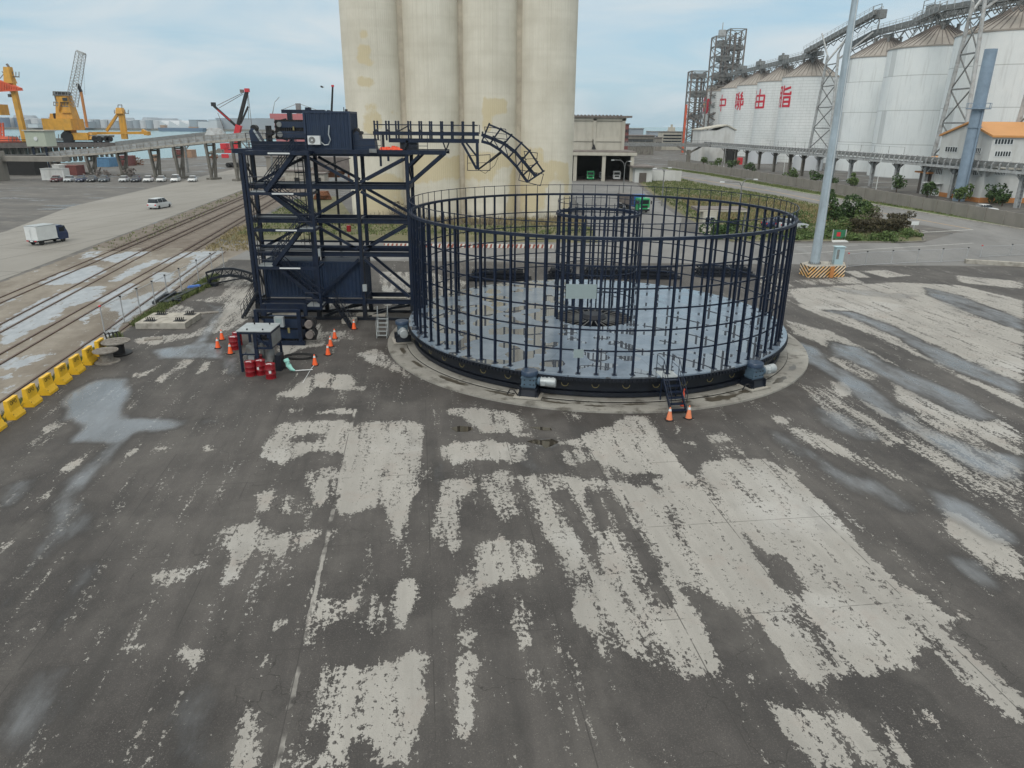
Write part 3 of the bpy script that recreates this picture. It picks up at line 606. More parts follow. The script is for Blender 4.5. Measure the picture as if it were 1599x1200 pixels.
# yard left edge runs along the barriers and the fence
def xleft(y): return np.interp(y, [0, 31, 44, 70, 78], [-20.0, -24.6, -27.0, -30.3, -31.0])
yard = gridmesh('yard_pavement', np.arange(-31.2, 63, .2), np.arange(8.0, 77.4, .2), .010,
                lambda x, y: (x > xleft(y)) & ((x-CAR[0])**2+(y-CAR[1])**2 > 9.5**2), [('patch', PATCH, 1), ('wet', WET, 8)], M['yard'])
apron = gridmesh('rail_apron', np.arange(-56, -18, .3), np.arange(14.0, 87.6, .3), .006,
                 lambda x, y: (x < xleft(y)) & (x > np.interp(y, [0, 64, 86], [-40, -47.2, -49.6])) , [('patch', APRON_LIGHT, 1)], M['apron'])
sheet('left_road', [(-47.6, 20), (-47.6, 64), (-50.4, 84.2), (-61, 168), (-70, 252), (-92, 252), (-77.5, 127), (-68.5, 97), (-60, 20)], .014, 'road_left')
sheet('rail_ballast', [(-50.0, 84.6), (-36.4, 84.6), (-44, 146), (-56, 250), (-68.5, 250), (-60.6, 168)], .018, 'gravel')
sheet('cross_road', [(-36, 77.6), (62, 77.6), (120, 70), (120, 100), (64, 104), (53.4, 93.8), (38, 92.5), (28.5, 92.5), (24, 104), (20, 93), (-36, 90.5)], .004, 'road_asphalt')
rd = [(120, 60), (81, 99), (75.9, 108.5), (71.2, 138), (65.3, 172), (58.4, 230), (51.0, 268), (40, 330), (20, 420), (8, 420), (28, 330), (44, 268), (50.6, 195), (59.3, 157), (61.5, 122), (65, 104), (75, 82), (100, 60)]
sheet('main_road', rd, .012, 'road_asphalt')
sheet('truck_lane', [(24, 104), (20, 92.8), (9, 92.8), (11.5, 112), (14, 204), (33.5, 204), (31.5, 186), (28.6, 150), (27.4, 118)], .009, 'road_asphalt')
sheet('island_soil', [(28.4, 93.4), (40, 94.3), (51, 94.2), (54.4, 95.5), (59.5, 106), (60.6, 122), (58.6, 157), (50, 194), (44.5, 250), (40, 262), (36.5, 224), (32.4, 186), (29.8, 150), (28.4, 118)], .022, 'soil_grass')
sheet('silo_verge', [(-37, 91), (11, 91.5), (11.4, 103), (9.5, 121), (-27, 120), (-36, 150), (-43, 150)], .016, 'soil_grass')
sheet('road_verge', [(78.2, 104), (71.6, 138), (65.7, 172), (58.8, 230), (51.5, 268), (55.5, 270), (63.4, 237), (69, 188), (73, 152), (76, 127), (79, 109), (84, 104)], .026, 'verge')
kb = B()
kp = [(79, 104), (76.1, 108.5), (71.4, 138), (65.5, 172), (58.6, 230), (51.2, 268)]
for a, b_ in zip(kp, kp[1:]): kb.bar((*a, .07), (*b_, .07), .3, .16)
kb.build('road_kerb', 'concrete')['kind'] = 'structure'
kb = B()
for a, b_ in zip([(28.4, 93.2), (40, 94.1), (51, 94.0), (54.6, 95.3), (59.8, 106)], [(40, 94.1), (51, 94.0), (54.6, 95.3), (59.8, 106), (60.9, 122)]): kb.bar((*a, .05), (*b_, .05), .25, .12)
kb.build('island_kerb', 'concrete_dark')['kind'] = 'structure'
# painted road markings
M['paint'] = mat('worn_road_paint', (.42, .42, .40), .7, var=.2, scale=3, stain=(.2, .2, .19), stain_amt=.8)
M['paint_y'] = mat('worn_yellow_line', (.36, .24, .12), .7, var=.2, scale=3, stain=(.2, .18, .14), stain_amt=.8)
mk = B()
def stripe(b, p, q, w_, z): b.bar((p[0], p[1], z), (q[0], q[1], z), w_, .004)
stripe(mk, G(1240, 397), G(1520, 380), .18, .008); stripe(mk, G(520, 404), G(860, 402), .14, .008); stripe(mk, G(1245, 386), G(1340, 383), .12, .008)
stripe(mk, G(1428, 364), G(1520, 359), .35, .018); stripe(mk, G(1422, 357), G(1448, 362), .3, .018)
stripe(mk, G(1150, 296), G(1280, 326), .14, .018)
mk.build('road_marking', 'paint')['kind'] = 'structure'
mk = B(); stripe(mk, G(1060, 276), G(1210, 300), .5, .018); stripe(mk, G(1210, 300), G(1350, 328), .42, .018); stripe(mk, G(1350, 328), G(1515, 358), .34, .018)
mk.build('centre_line', 'paint_y')['kind'] = 'structure'
# water: one sheet to the horizon
wm = bpy.data.materials.new('harbour_water'); wm.use_nodes = True; t = wm.node_tree; b = t.nodes['Principled BSDF']
b.inputs['Base Color'].default_value = (.11, .225, .245, 1); b.inputs['Roughness'].default_value = .22
g = N(t, 'ShaderNodeNewGeometry'); bp = N(t, 'ShaderNodeBump'); bp.inputs['Strength'].default_value = .6; bp.inputs['Distance'].default_value = .25
t.links.new(noise(t, g.outputs['Position'], .35, 6, .6), bp.inputs['Height']); t.links.new(bp.outputs[0], b.inputs['Normal'])
M['water'] = wm
sheet('water', [(-30000, -2000), (30000, -2000), (30000, 40000), (-30000, 40000)], -2.5, 'water')
B().prism([(-3500, 1560), (-1100, 1560), (-900, 1620), (-430, 1560), (-200, 1600), (-100, 2400), (-3500, 2400)], -4, 1.5).build('far_shore', 'concrete_dark')['kind'] = 'structure'
# rails: one continuous pair of steel heads per track
def linex(p, q): return (Vector(p), Vector(q))
M['rust_rail'] = mat('brown_rusty_rail', (.05, .03, .02), .8, var=.3)
M['bed'] = plain_ground('oily_track_bed', (.085, .062, .045), (.15, .12, .09), (.06, .042, .03), .6, .95, .7, bump=1.0)
M['rail'] = mat('rusty_rail', (.11, .07, .05), .5, .4, var=.3, scale=2)
tracks = [((0, 470), (182, 392), (384, 307)), ((0, 514), (230, 392), (384, 320)), ((0, 562), (296, 392), (384, 340)), ((0, 640), (170, 522), (344, 394))]
for k, px in enumerate(tracks):
    pts = [G(*p) for p in px]
    d0 = (pts[0]-pts[1]).normalized(); pts[0] = pts[1]+d0*75
    if k < 3: d1 = (pts[2]-pts[1]).normalized(); pts[2] = pts[1]+d1*170
    bb = B()
    for off in (-.53, .53):
        for a, b_ in zip(pts, pts[1:]):
            n = Vector((-(b_-a).y, (b_-a).x, 0)).normalized()*off
            bb.bar(a+n+Vector((0, 0, .035)), b_+n+Vector((0, 0, .035)), .13, .09)
    o = tag(bb.build('railway_track', 'rail'), ['rusty rail pair nearest the pale concrete road', 'rusty rail pair, second from the pale road', 'rusty rail pair, third from the pale road', 'rail pair sunk in the apron beside the mesh fence'][k], 'rail track', 'rail tracks crossing the apron')
    if k < 3:
        rb_ = B(); d = (pts[2]-pts[1]).normalized(); n = Vector((-d.y, d.x, 0))
        for off in (-.53, .53): rb_.bar(pts[1]+n*off+Vector((0, 0, .06)), pts[2]+n*off+Vector((0, 0, .06)), .26, .1)
        rb_.build('raised_rail', 'rust_rail', o)
        bs_ = B(); bs_.bar(pts[1]+Vector((0, 0, .012)), pts[2]+Vector((0, 0, .012)), 2.3, .02); bs_.build('stained_bed', 'bed', o)
        sl_ = B(); d = (pts[2]-pts[1]).normalized(); n = Vector((-d.y, d.x, 0))
        for i in range(150): 
            c = pts[1]+d*(.8+i*1.05); sl_.bar(c-n*1.1+Vector((0, 0, .0)), c+n*1.1, .22, .07)
        s_ = sl_.build('sleepers', 'wood', o); s_['kind'] = 'stuff'

pm = mat('oily_puddle', (.035, .03, .022), .04, var=.3, scale=1.5, spec=.8); M['oily'] = pm
for k, pts_ in enumerate(('704,669 716,666 734,667 739,671 730,675 712,675', '822,690 836,687 845,688 862,686 873,691 862,697 852,701 846,696 836,694', '826,668 842,667 860,669 862,673 848,673 838,671', '1100,612 1116,608 1128,610 1120,616 1104,618')):
    sheet('puddle', [tuple(G(*[float(a) for a in q.split(',')]))[:2] for q in pts_.split()], .112 if k > 2 else .0165, 'oily')
# ------------------------------------------------------------------ ring pad and carousel
cx0, cy0 = CAR
pb = B(); pb.lathe([(9.0, .03), (12.95, .03), (12.97, .0), (9.0, -.02)], 128, (cx0, cy0, .14))
pb.build('ring_pad_inner', 'pad')['kind'] = 'structure'
pb = B(); pb.lathe([(13.0, .0), (13.0, .10), (14.25, .10), (14.27, .0)], 128, (cx0, cy0, .0))
pb.build('ring_pad', 'pad')['kind'] = 'structure'
pb = B(); pb.lathe([(0.0, .0), (9.3, .0)], 64, (cx0, cy0, .02)); pb.build('pit_floor', 'concrete_dark')['kind'] = 'structure'
def deck_material():
    mt = bpy.data.materials.new('painted_steel_deck_with_puddles'); mt.use_nodes = True; t = mt.node_tree; b = t.nodes['Principled BSDF']
    tcn = N(t, 'ShaderNodeTexCoord'); pos = tcn.outputs['Object']
    mp = N(t, 'ShaderNodeMapping'); mp.inputs['Scale'].default_value = (.8, .8, 0); t.links.new(pos, mp.inputs[0]); st = mp.outputs[0]
    base = mixc(t, maprange(t, noise(t, pos, .5, 6, .6), .35, .65), (.125, .165, .215), (.19, .235, .29))
    base = mixc(t, maprange(t, noise(t, pos, 2.2, 6, .65), .55, .75, 0, .5), base, (.12, .14, .165))
    # radial plate seams
    sp = N(t, 'ShaderNodeSeparateXYZ'); t.links.new(pos, sp.inputs[0])
    an = mathn(t, 'ARCTAN2', sp.outputs['Y'], sp.outputs['X'])
    am = mathn(t, 'ABSOLUTE', mathn(t, 'SUBTRACT', mathn(t, 'MODULO', mathn(t, 'ADD', mathn(t, 'MULTIPLY', an, 24/(2*PI)), 100.3), 1.0), .5))
    seam = mathn(t, 'GREATER_THAN', am, .493)
    ln = N(t, 'ShaderNodeVectorMath', operation='LENGTH'); t.links.new(mp.outputs[0], ln.inputs[0])
    rr = mathn(t, 'ABSOLUTE', mathn(t, 'SUBTRACT', mathn(t, 'MODULO', mathn(t, 'ADD', ln.outputs['Value'], .9), 2.7), 1.35))
    seam = mathn(t, 'MAXIMUM', seam, mathn(t, 'GREATER_THAN', rr, 1.337))
    base = mixc(t, mathn(t, 'MULTIPLY', seam, .45), base, (.07, .08, .09))
    pn = noise(t, st, .78, 1.2, .4, .3)
    pn2 = noise(t, st, .28, 2, .5)
    v = mathn(t, 'ADD', pn, mathn(t, 'MULTIPLY', mathn(t, 'SUBTRACT', pn2, .5), .3))
    pud = maprange(t, v, .520, .527, 0, 1, True)
    col = mixc(t, pud, base, (.075, .085, .10))
    t.links.new(col, b.inputs['Base Color'])
    t.links.new(maprange(t, pud, 0, 1, .24, .012), b.inputs['Roughness'])
    t.links.new(maprange(t, pud, 0, 1, .5, 1.0), b.inputs['Specular IOR Level'])
    b.inputs['IOR'].default_value = 1.45
    t.links.new(maprange(t, pud, 0, 1, 0.0, .6), b.inputs['Coat Weight']); b.inputs['Coat Roughness'].default_value = .02
    bp = N(t, 'ShaderNodeBump'); bp.inputs['Distance'].default_value = .02; t.links.new(maprange(t, pud, 0, 1, .25, 0), bp.inputs['Strength'])
    t.links.new(noise(t, pos, 1.2, 4, .5), bp.inputs['Height']); t.links.new(bp.outputs[0], b.inputs['Normal'])
    return mt
M['deck'] = deck_material()
car = thing('cable_carousel', (cx0, cy0, 0), 'huge round dark blue steel cable carousel with tall barred rim, standing on a concrete ring', 'carousel')
ZD = 1.47
b = B(); b.lathe([(2.62, ZD-.08), (12.78, ZD-.08), (12.78, ZD), (2.62, ZD)], 160, (cx0, cy0, 0), closed=True); b.build('deck_plate', 'deck', car)
b = B(); b.arc(CAR, 12.70, ZD-.20, .16, .22, 160)
for i in range(360):
    t = 2*PI*i/360; b.bar((cx0+12.79*math.cos(t), cy0+12.79*math.sin(t), ZD-.20), (cx0+12.86*math.cos(t), cy0+12.86*math.sin(t), ZD-.20), .10, .14)
b.build('gear_rim', 'navy_dark', car)
b = B(); b.arc(CAR, 12.1, .82, .5, .62, 128); b.arc(CAR, 12.15, .35, .7, .22, 128); b.build('base_ring', 'navy_dark', car)
b = B(); b.lathe([(2.62, .25), (2.62, ZD-.1), (2.3, ZD-.1), (2.3, .25)], 48, (cx0, cy0, 0), closed=True); b.lathe([(0, .6), (2.3, .6)], 32, (cx0, cy0, 0)); b.build('hub_drum', 'navy_dark', car)
M['pale_yellow'] = mat('yellow_bracket', (.20, .17, .07), .6)
rl = None
for i in range(48):
    t = 2*PI*(i+.3)/48
    if rl is None:
        b = B(); b.tube([(12.60, .19*math.cos(-k*PI/8), .98+.19*math.sin(-k*PI/8)) for k in range(9)], .016, 5)
        rl = b.build('rim_bracket', 'pale_yellow', car, world=False); rl.rotation_euler.z = t
        # bracket arc turned upright
    else: r_ = rl.copy(); C.objects.link(r_); r_.rotation_euler.z = t
NP = 80; R = 12.37
TOP, RINGS = 8.70, [7.28, 6.13, 5.06, 3.90, 2.75]
def phase_for(px, y=590):
    p = G(px, y, ZD); return math.atan2(p.y-cy0, p.x-cx0)
ph = phase_for(930.7, 583)
post = None
for i in range(NP):
    t = ph+2*PI*i/NP
    if post is None:
        b = B(); b.box((R-.06, 0, ZD+.001), (.022, .11, TOP-ZD)); b.box((R+.06, 0, ZD+.001), (.022, .11, TOP-ZD)); b.box((R, 0, ZD+.001), (.098, .02, TOP-ZD))
        b.box((R, 0, ZD+.0005), (.34, .26, .02)); b.box((R+.02, 0, TOP-.2), (.035, .035, .98))
        post = b.build('rim_post', 'navy', car, world=False); post.rotation_euler.z = t
    else: c = post.copy(); C.objects.link(c); c.rotation_euler.z = t
b = B(); b.arc(CAR, R, TOP, .20, .16, 160); b.build('rim_ring', 'navy', car)
for z in RINGS:
    b = B(); b.arc(CAR, R-.115, z, .045, .08, 160); b.build('rim_ring', 'navy', car)
b = B(); b.arc(CAR, R+.05, 9.44, .04, .045, 160); b.build('top_rail', 'navy', car)
RI = 2.68; NI = 28
post = None
for i in range(NI):
    t = .05+2*PI*i/NI
    if post is None:
        b = B(); b.box((RI, 0, ZD-.3), (.11, .10, TOP-ZD+.3)); b.box((RI, 0, TOP-.1), (.03, .03, .85))
        post = b.build('core_post', 'navy', car, world=False); post.rotation_euler.z = t
    else: c = post.copy(); C.objects.link(c); c.rotation_euler.z = t
b = B(); b.arc(CAR, RI, 8.55, .22, .18, 64); b.build('core_ring', 'navy', car)
for z in [7.1, 6.0, 4.9, 3.8, 2.7]:
    b = B(); b.arc(CAR, RI+.085, z, .045, .06, 64); b.build('core_ring', 'navy', car)
b = B(); b.arc(CAR, RI, 9.32, .035, .035, 64); b.build('core_ring', 'navy', car)
sp_ = None
for i in range(NI):
    t = .05+2*PI*i/NI
    if sp_ is None:
        b = B(); b.box((1.75, 0, ZD-.12), (1.7, .05, .07)); sp_ = b.build('hub_spoke', 'galv', car, world=False); sp_.rotation_euler.z = t
    else: c = sp_.copy(); C.objects.link(c); c.rotation_euler.z = t
b = B(); b.lathe([(.0, .3), (.95, .3), (.95, ZD), (.7, ZD+.25), (0, ZD+.25)], 24, (cx0, cy0, 0)); b.build('hub_post', 'navy_dark', car)
for px0, py0, px1, py1, nm in ((884, 444, 931, 467, 'sign_plate'), (896, 546, 911, 559, 'small_plate')):
    yy = cy0-R-.14
    a = D(px0, py0, yy); c_ = D(px1, py1, yy)
    b = B(); b.box(((a.x+c_.x)/2, yy, min(a.z, c_.z)), (abs(c_.x-a.x), .03, abs(a.z-c_.z))); b.build(nm, 'plate', car)

# drive units round the rim
def drive(px, py, rz, mdir, label):
    p = G(px, py, .12)
    r = thing('drive_unit', p, label, 'drive motor', 'slewing drives around the carousel', rz); r.scale = (1.04,)*3
    b = B(); b.box((0, 0, .01), (1.45, 1.2, .07)); b.build('base_plate', 'concrete', r, world=False)
    b = B(); b.box((0, .05, .08), (1.1, .9, .36), top=.8); b.box((0, .05, .44), (.98, .78, .09))
    for sx in (-.42, .42): b.box((sx, .05, .08), (.06, 1.0, .42))
    b.build('mount', 'navy_dark', r, world=False)
    b = B(); b.box((0, .05, .53), (.74, .62, .62)); b.box((0, .05, .60), (.80, .68, .06)); b.box((0, .05, 1.02), (.80, .68, .06)); gb = b.build('gearbox', 'motor_blue', r, world=False)
    for sx in (-.2, .1, .28):
        for z in (.68, .92): b = B(); b.box((sx, -.275, z), (.07, .02, .05)); b.build('bolt_cover', 'black', gb, world=False)
    b = B(); b.lathe([(.40, 1.15), (.44, 1.17), (.44, 1.36), (.41, 1.40), (.0, 1.42)], 28, (0, .05, 0)); b.build('top_cover', 'motor_cap', r, True, world=False)
    b = B(); b.lathe([(.12, .37), (.16, .42), (.23, .5), (.23, .56), (.20, .60)], 20, (0, .0, .85), 'x')
    b.build('coupling', 'motor_blue', r, True, world=False)
    b = B(); b.lathe([(.22, .60), (.25, .62), (.25, 1.0), (.27, 1.0), (.27, 1.38), (.23, 1.42), (.0, 1.43)], 24, (0, 0, .85), 'x')
    for k in range(10): b.box((.66+k*.03, 0, .85-.235), (.008, .20, .47))
    mo = b.build('motor', 'grey_metal', r, True, world=False)
    b = B(); b.box((.78, -.27, .74), (.2, .12, .2)); b.build('terminal_box', 'grey_metal', mo, world=False)
    b = B(); b.tube([(-.55, -.3, .1), (-.75, -.35, .38), (-.95, -.35, .4), (-1.1, -.3, .08)], .035, 6); b.build('hose', 'black', r, world=False)
    return r
drive(826, 618, math.radians(-12), 1, 'drive unit with silver motor at the front of the carousel, left of the steps')
drive(1176, 604, math.radians(28), 1, 'drive unit with pale motor at the right of the carousel, beyond the steps')
drive(628, 533, math.radians(-75), 1, 'drive unit with blue cap between the carousel edge and the steel tower')

# access steps
f0 = G(1060, 646, 0.02); f0.z = 0
st_ = thing('access_steps', f0, 'dark steel access steps with handrails leading up to the carousel deck', 'steps', rz=math.radians(9))
b = B()
run, rise, n = 1.55, 1.45, 6
for sx in (-.42, .42): b.bar((sx, 0, .05), (sx, run, rise), .05, .2)
b.build('stringer', 'navy', st_, world=False)
for k in range(n):
    b = B(); b.box((0, run*(k+.5)/n, rise*(k+.6)/n), (.8, .26, .035)); b.build('tread', 'navy', st_, world=False)
b = B(); b.box((0, run+.55, rise-.02), (.95, 1.05, .05)); b.build('landing', 'grey_metal', st_, world=False)
for sx in (-.43, .43):
    b = B(); b.box((sx, run+1.0, 0), (.06, .06, rise)); b.box((sx, run+.1, 0), (.06, .06, rise)); b.box((sx, run+1.0, 0), (.2, .2, .03)); b.box((sx, run+.1, 0), (.2, .2, .03))
    b.bar((sx, run+.1, .5), (sx, run+1.0, .5), .04); b.build('leg', 'navy', st_, world=False)
    b = B(); b.tube([(sx, .1, .25), (sx, .1, 1.0), (sx, run, rise+1.0), (sx, run+1.0, rise+1.0), (sx, run+1.0, rise)], .022, 6)
    b.tube([(sx, .1, .6), (sx, run, rise+.55), (sx, run+1.0, rise+.55)], .016, 6); b.tube([(sx, run, rise), (sx, run, rise+1)], .02, 6); b.tube([(sx, run*.5, rise*.5), (sx, run*.5, rise*.5+1)], .018, 6)
    b.build('handrail', 'navy', st_, world=False)

# cones
def cone_proto():
    return [('base', 'black', lambda b: b.box((0, 0, 0), (.40, .40, .045))),
            ('shell', 'orange', lambda b: b.lathe([(.165, .045), (.155, .08), (.035, .68), (.025, .70), (.0, .70)], 20)),
            ('band', 'white_paint', lambda b: b.lathe([(.077, .50), (.050, .62)], 20))]
first = {}
def cone(px, py, label, group, pale=False, lean=0):
    p = G(px, py)
    p.z = .012
    if pale in first:
        o = dup(first[pale], p, rng.uniform(0, 1.5), label); o['group'] = group; return o
    r = thing('traffic_cone', p, label, 'traffic cone', group, rng.uniform(0, 1.5))
    for nme, mm, f in cone_proto():
        bb = B(); f(bb)
        if nme == 'band': bb.v = [(x*1.05, y*1.05, z) for x, y, z in bb.v]
        bb.build(nme, 'orange_pale' if (pale and nme == 'shell') else mm, r, True, world=False)
    first[pale] = r; return r
g1 = 'orange cones around the steel tower'; g2 = 'faded cones at the foot of the carousel steps'
for px, py, l in ((347, 531, 'orange cone behind the other two left of the red drums, near the concrete slab'), (340.5, 544, 'orange cone with black base, leftmost of the three left of the red drums'),
                  (360, 553, 'orange cone nearest the left post of the pump shelter'), (492, 571, 'orange cone nearest the viewer in the line right of the pump shelter'),
                  (512.5, 555, 'orange cone, second from the viewer in the line below the tower'), (516.5, 541.5, 'orange cone, third from the viewer in the line below the tower'),
                  (523, 529.5, 'orange cone, fourth in the line, beside the tower foot'), (553, 514.5, 'orange cone farthest back, at the foot of the short tower stair')):
    cone(px, py, l, g1)
cone(1045, 656.5, 'faded orange cone directly in front of the carousel steps', g2, True)
cone(1075, 654, 'faded orange cone just right of the carousel steps', g2, True)
p = G(1066, 634, .1); b = B(); b.lathe([(.14, 0), (.14, .05), (.05, .08), (.045, .95), (0, .96)], 14, p); one(b, 'warning_post', 'orange_cloth', 'slim red orange delineator post beside the carousel steps', 'delineator', smooth=True)

# drums
def drum(px, py, label, lab=True):
    p = G(px, py); p.z = .012
    r = thing('oil_drum', p, label, 'steel drum', 'red oil drums at the pump shelter')
    b = B(); b.lathe([(.28, 0), (.30, .01), (.30, .02), (.29, .03), (.29, .28), (.303, .30), (.29, .32), (.29, .56), (.303, .58), (.29, .60), (.29, .85), (.30, .86), (.30, .88), (.28, .88), (.275, .855)], 28, p); b.build('shell', 'red', r, True)
    b = B(); b.lathe([(.276, .85), (.0, .852)], 28, p); b.build('lid', 'red_bright', r)
    b = B(); b.box((p.x-.08, p.y+.05, p.z+.854), (.3, .12, .006), .5); b.lathe([(.035, .852), (.035, .875), (0, .876)], 10, (p.x+.12, p.y-.12, p.z)); b.build('bung', 'white_paint', r)
    if lab:
        b = B(); t = -PI/2+lab*.5
        b.arc((p.x, p.y), .306, p.z+.46, .004, .16, 4, t-.22, t+.22); b.build('paper_label', 'white_paint', r)
    return r
drum(392, 587, 'red oil drum without a label, leftmost of the three in front of the pump shelter', 0)
drum(408, 585, 'red oil drum with a small white label, middle one in front of the pump shelter', -.3)
drum(423.5, 591, 'red oil drum with a white label, nearest the viewer and rightmost', .5)
drum(404, 577, 'red oil drum standing behind the middle drum of the front row', 0)
drum(366.5, 546, 'red oil drum on its own left of the pump shelter', 0)
drum(372, 539, 'red oil drum behind the lone drum, by the rear shelter post', 0)

# pump shelter (hydraulic power unit)
A = G(381, 581); Bq = G(427, 577)
r = thing('pump_shelter', (A.x, A.y, 0), 'dark blue steel pump shelter with flat pale roof behind the red drums', 'pump shelter')
zt = 2.5
fl = D(370.5, 516, A.y); fr = D(420, 516, A.y)
W_ = 1.85; Dp = 1.7
x0 = A.x-.05; x1 = x0+W_; y0 = A.y; y1 = A.y+Dp
for (x, y, z) in ((x0, y0, 0), (x0, y1, 0), (x1, y1, 0), (x1, y0, 1.45)):
    b = B(); b.box((x, y, z), (.13, .13, zt-z)); b.build('post', 'navy', r)
b = B(); b.box((x0+.95, y0, .0), (.2, .12, zt-.05)); b.build('post', 'navy', r)
b = B()
for z in (zt-.08, ):
    for a, c_ in (((x0, y0), (x1, y0)), ((x0, y1), (x1, y1)), ((x0, y0), (x0, y1)), ((x1, y0), (x1, y1))): b.bar((*a, z), (*c_, z), .1, .14)
b.bar((x0+1.0, y0, zt-.3), (x1-.1, y0, 1.55), .1); b.bar((x0+1.0, y0, 1.5), (x1, y0, 1.5), .12); b.bar((x1, y0, 1.5), (x1, y1, 1.5), .1); b.bar((x0, y0, 1.1), (x0+1.1, y0, 1.1), .07); b.bar((x0, y0, .95), (x0, y1, .95), .07)
b.build('frame', 'navy', r)
b = B(); b.box(((x0+x1)/2-.0, (y0+y1)/2, zt), (W_+.2, Dp+.2, .05)); rf = b.build('roof', 'grey_metal', r)
b = B(); 
for sx in (.25, .75):
    for sy in (.12, .88): b.box((x0+W_*sx, y0+Dp*sy, zt+.05), (.07, .07, .08))
b.build('lifting_lug', 'black', rf)
b = B(); b.box(((x0+x1)/2, (y0+y1)/2+.1, .12), (1.6, 1.3, .5)); b.box((x0+.45, y0+.7, .62), (.5, .7, .9)); b.lathe([(.25, 0), (.25, .7), (0, .7)], 16, (x0+1.55, y0+.6, .62)); b.lathe([(.14, 0), (.14, .9), (0, .92)], 12, (x0+1.0, y0+.9, .62)); b.build('pump_set', 'galv', r)
b = B(); b.box((x0+.55, y0+.16, .62), (.34, .14, .34)); b.build('gauge_box', 'grey_metal', r)
b = B(); b.box((x1+.25, y0+.5, .0), (.32, .7, 1.0)); b.build('oil_tank', 'navy_dark', r)
b = B(); b.box((x1+.065, (y0+y1)/2, 1.55), (.015, Dp-.1, .8)); b.build('mesh_side', 'galv', r)
q = Vector((x1+.75, y0+.1, .05))
b = B(); b.tube([q+Vector((0, 0, .75)), q+Vector((.05, 0, .62)), q+Vector((.14, -.05, .38)), q+Vector((.32, -.12, .15)), q+Vector((.52, -.15, .08))], [.15, .17, .16, .12, .05], 10); one(b, 'hose_guard', 'mint', 'mint green plastic hose guard leaning beside the pump shelter', 'hose guard', smooth=True)
b = B()
cc = G(469, 558)
for k in range(5): 
    n = 26; r_ = .75+.07*k
    b.tube([(cc.x+r_*math.cos(2*PI*i/n), cc.y+.6*r_*math.sin(2*PI*i/n), .04+.03*(k % 3)) for i in range(n+1)], .028, 6)
b.tube([(cc.x-.8, cc.y, .05), (cc.x-1.5, cc.y-.1, .05), (x1+.6, y0+.5, .06)], .025, 6)
one(b, 'hose_coil', 'black', 'coil of black hose lying on the asphalt right of the pump shelter', 'hose', smooth=True)
a = q+Vector((.5, -.1, .05)); b = B(); b.tube([a, a+Vector((1.0, .25, 0))], .03, 6); one(b, 'pipe', 'white_paint', 'short pale pipe lying on the ground beside the mint guard', 'pipe')
b = B(); b.tube([G(473, 598, .02), G(480, 586, .03), G(486, 576, .03), G(490, 571, .2)], .016, 5); one(b, 'barrier_chain', 'white_paint', 'white chain trailing from the nearest orange cone', 'chain')

# tension machine behind the shelter
o0 = G(402, 539); o1 = G(474, 539)
r = thing('caterpillar_tensioner', (o0.x, o0.y, 0), 'dark blue caterpillar tensioner with two chain tracks behind the pump shelter', 'cable machine')
xa, xb, ya = o0.x+.1, o1.x-.15, o0.y+.15
for x in (xa, xb):
    for y in (ya, ya+1.6):
        b = B(); b.box((x, y, 0), (.24, .2, 2.4)); b.build('post', 'navy', r)
for y in (ya, ya+1.6):
    b = B(); b.bar((xa, y, 2.33), (xb, y, 2.33), .16, .2); b.build('top_beam', 'navy', r)
b = B()
for y in (ya-.1, ya+1.7): b.bar((xa-.2, y, .14), (xb+.3, y, .14), .25, .26)
for x in (xa, xb, (xa+xb)/2): b.bar((x, ya, .3), (x, ya+1.6, .3), .2)
b.build('base_frame', 'navy', r)
for z0 in (D(486, 523.6, ya).z-.32, D(484, 507, ya).z-.32):
    b = B(); b.box(((xa+xb)/2+.2, ya+.8, z0-.02), (xb-xa-.5, 1.05, .62)); b.build('side_box', 'navy_panel', r)
    hb = B(); L = xb-xa+.5; xm = (xa+xb)/2+.35; R_ = .33
    n = 44
    for i in range(n):
        s_ = i/n*(2*L+2*PI*R_)
        if s_ < L: x, z, an = xm-L/2+s_, R_, PI/2
        elif s_ < L+PI*R_: t = (s_-L)/R_; x, z, an = xm+L/2+R_*math.sin(t), R_*math.cos(t), PI/2-t
        elif s_ < 2*L+PI*R_: x, z, an = xm+L/2-(s_-L-PI*R_), -R_, -PI/2
        else: t = (s_-2*L-PI*R_)/R_; x, z, an = xm-L/2-R_*math.sin(t), -R_*math.cos(t), -PI/2-t
        p_ = Vector((x, ya+.45, z0+.32+z)); d = Vector((math.cos(an), 0, math.sin(an)))
        hb.bar(p_-d*.05+Vector((0, -.02, 0)), p_+d*.09, .62, .2)
    hb.build('chain_track', 'black', r)
    b = B(); b.lathe([(.0, -.2), (.26, -.2), (.26, .08), (.0, .08)], 20, (xm+L/2, ya+.12, z0+.32), 'y'); b.lathe([(.0, -.24), (.07, -.24), (.07, .0), (0, 0)], 12, (xm+L/2, ya+.12, z0+.32), 'y'); b.build('sprocket', 'roof_grey', r)
b = B(); b.box(((xa+xb)/2+.2, ya-.35, 1.35), (.6, .3, .68)); cb = b.build('control_cabinet', 'grey_metal', r)
b = B(); b.box(((xa+xb)/2+.2, ya-.508, 1.55), (.4, .015, .38)); b.build('door', 'plate', cb)
b = B(); b.box(((xa+xb)/2+.75, ya-.3, .9), (.14, .05, .35)); b.build('yellow_tag', 'pale_yellow', r)

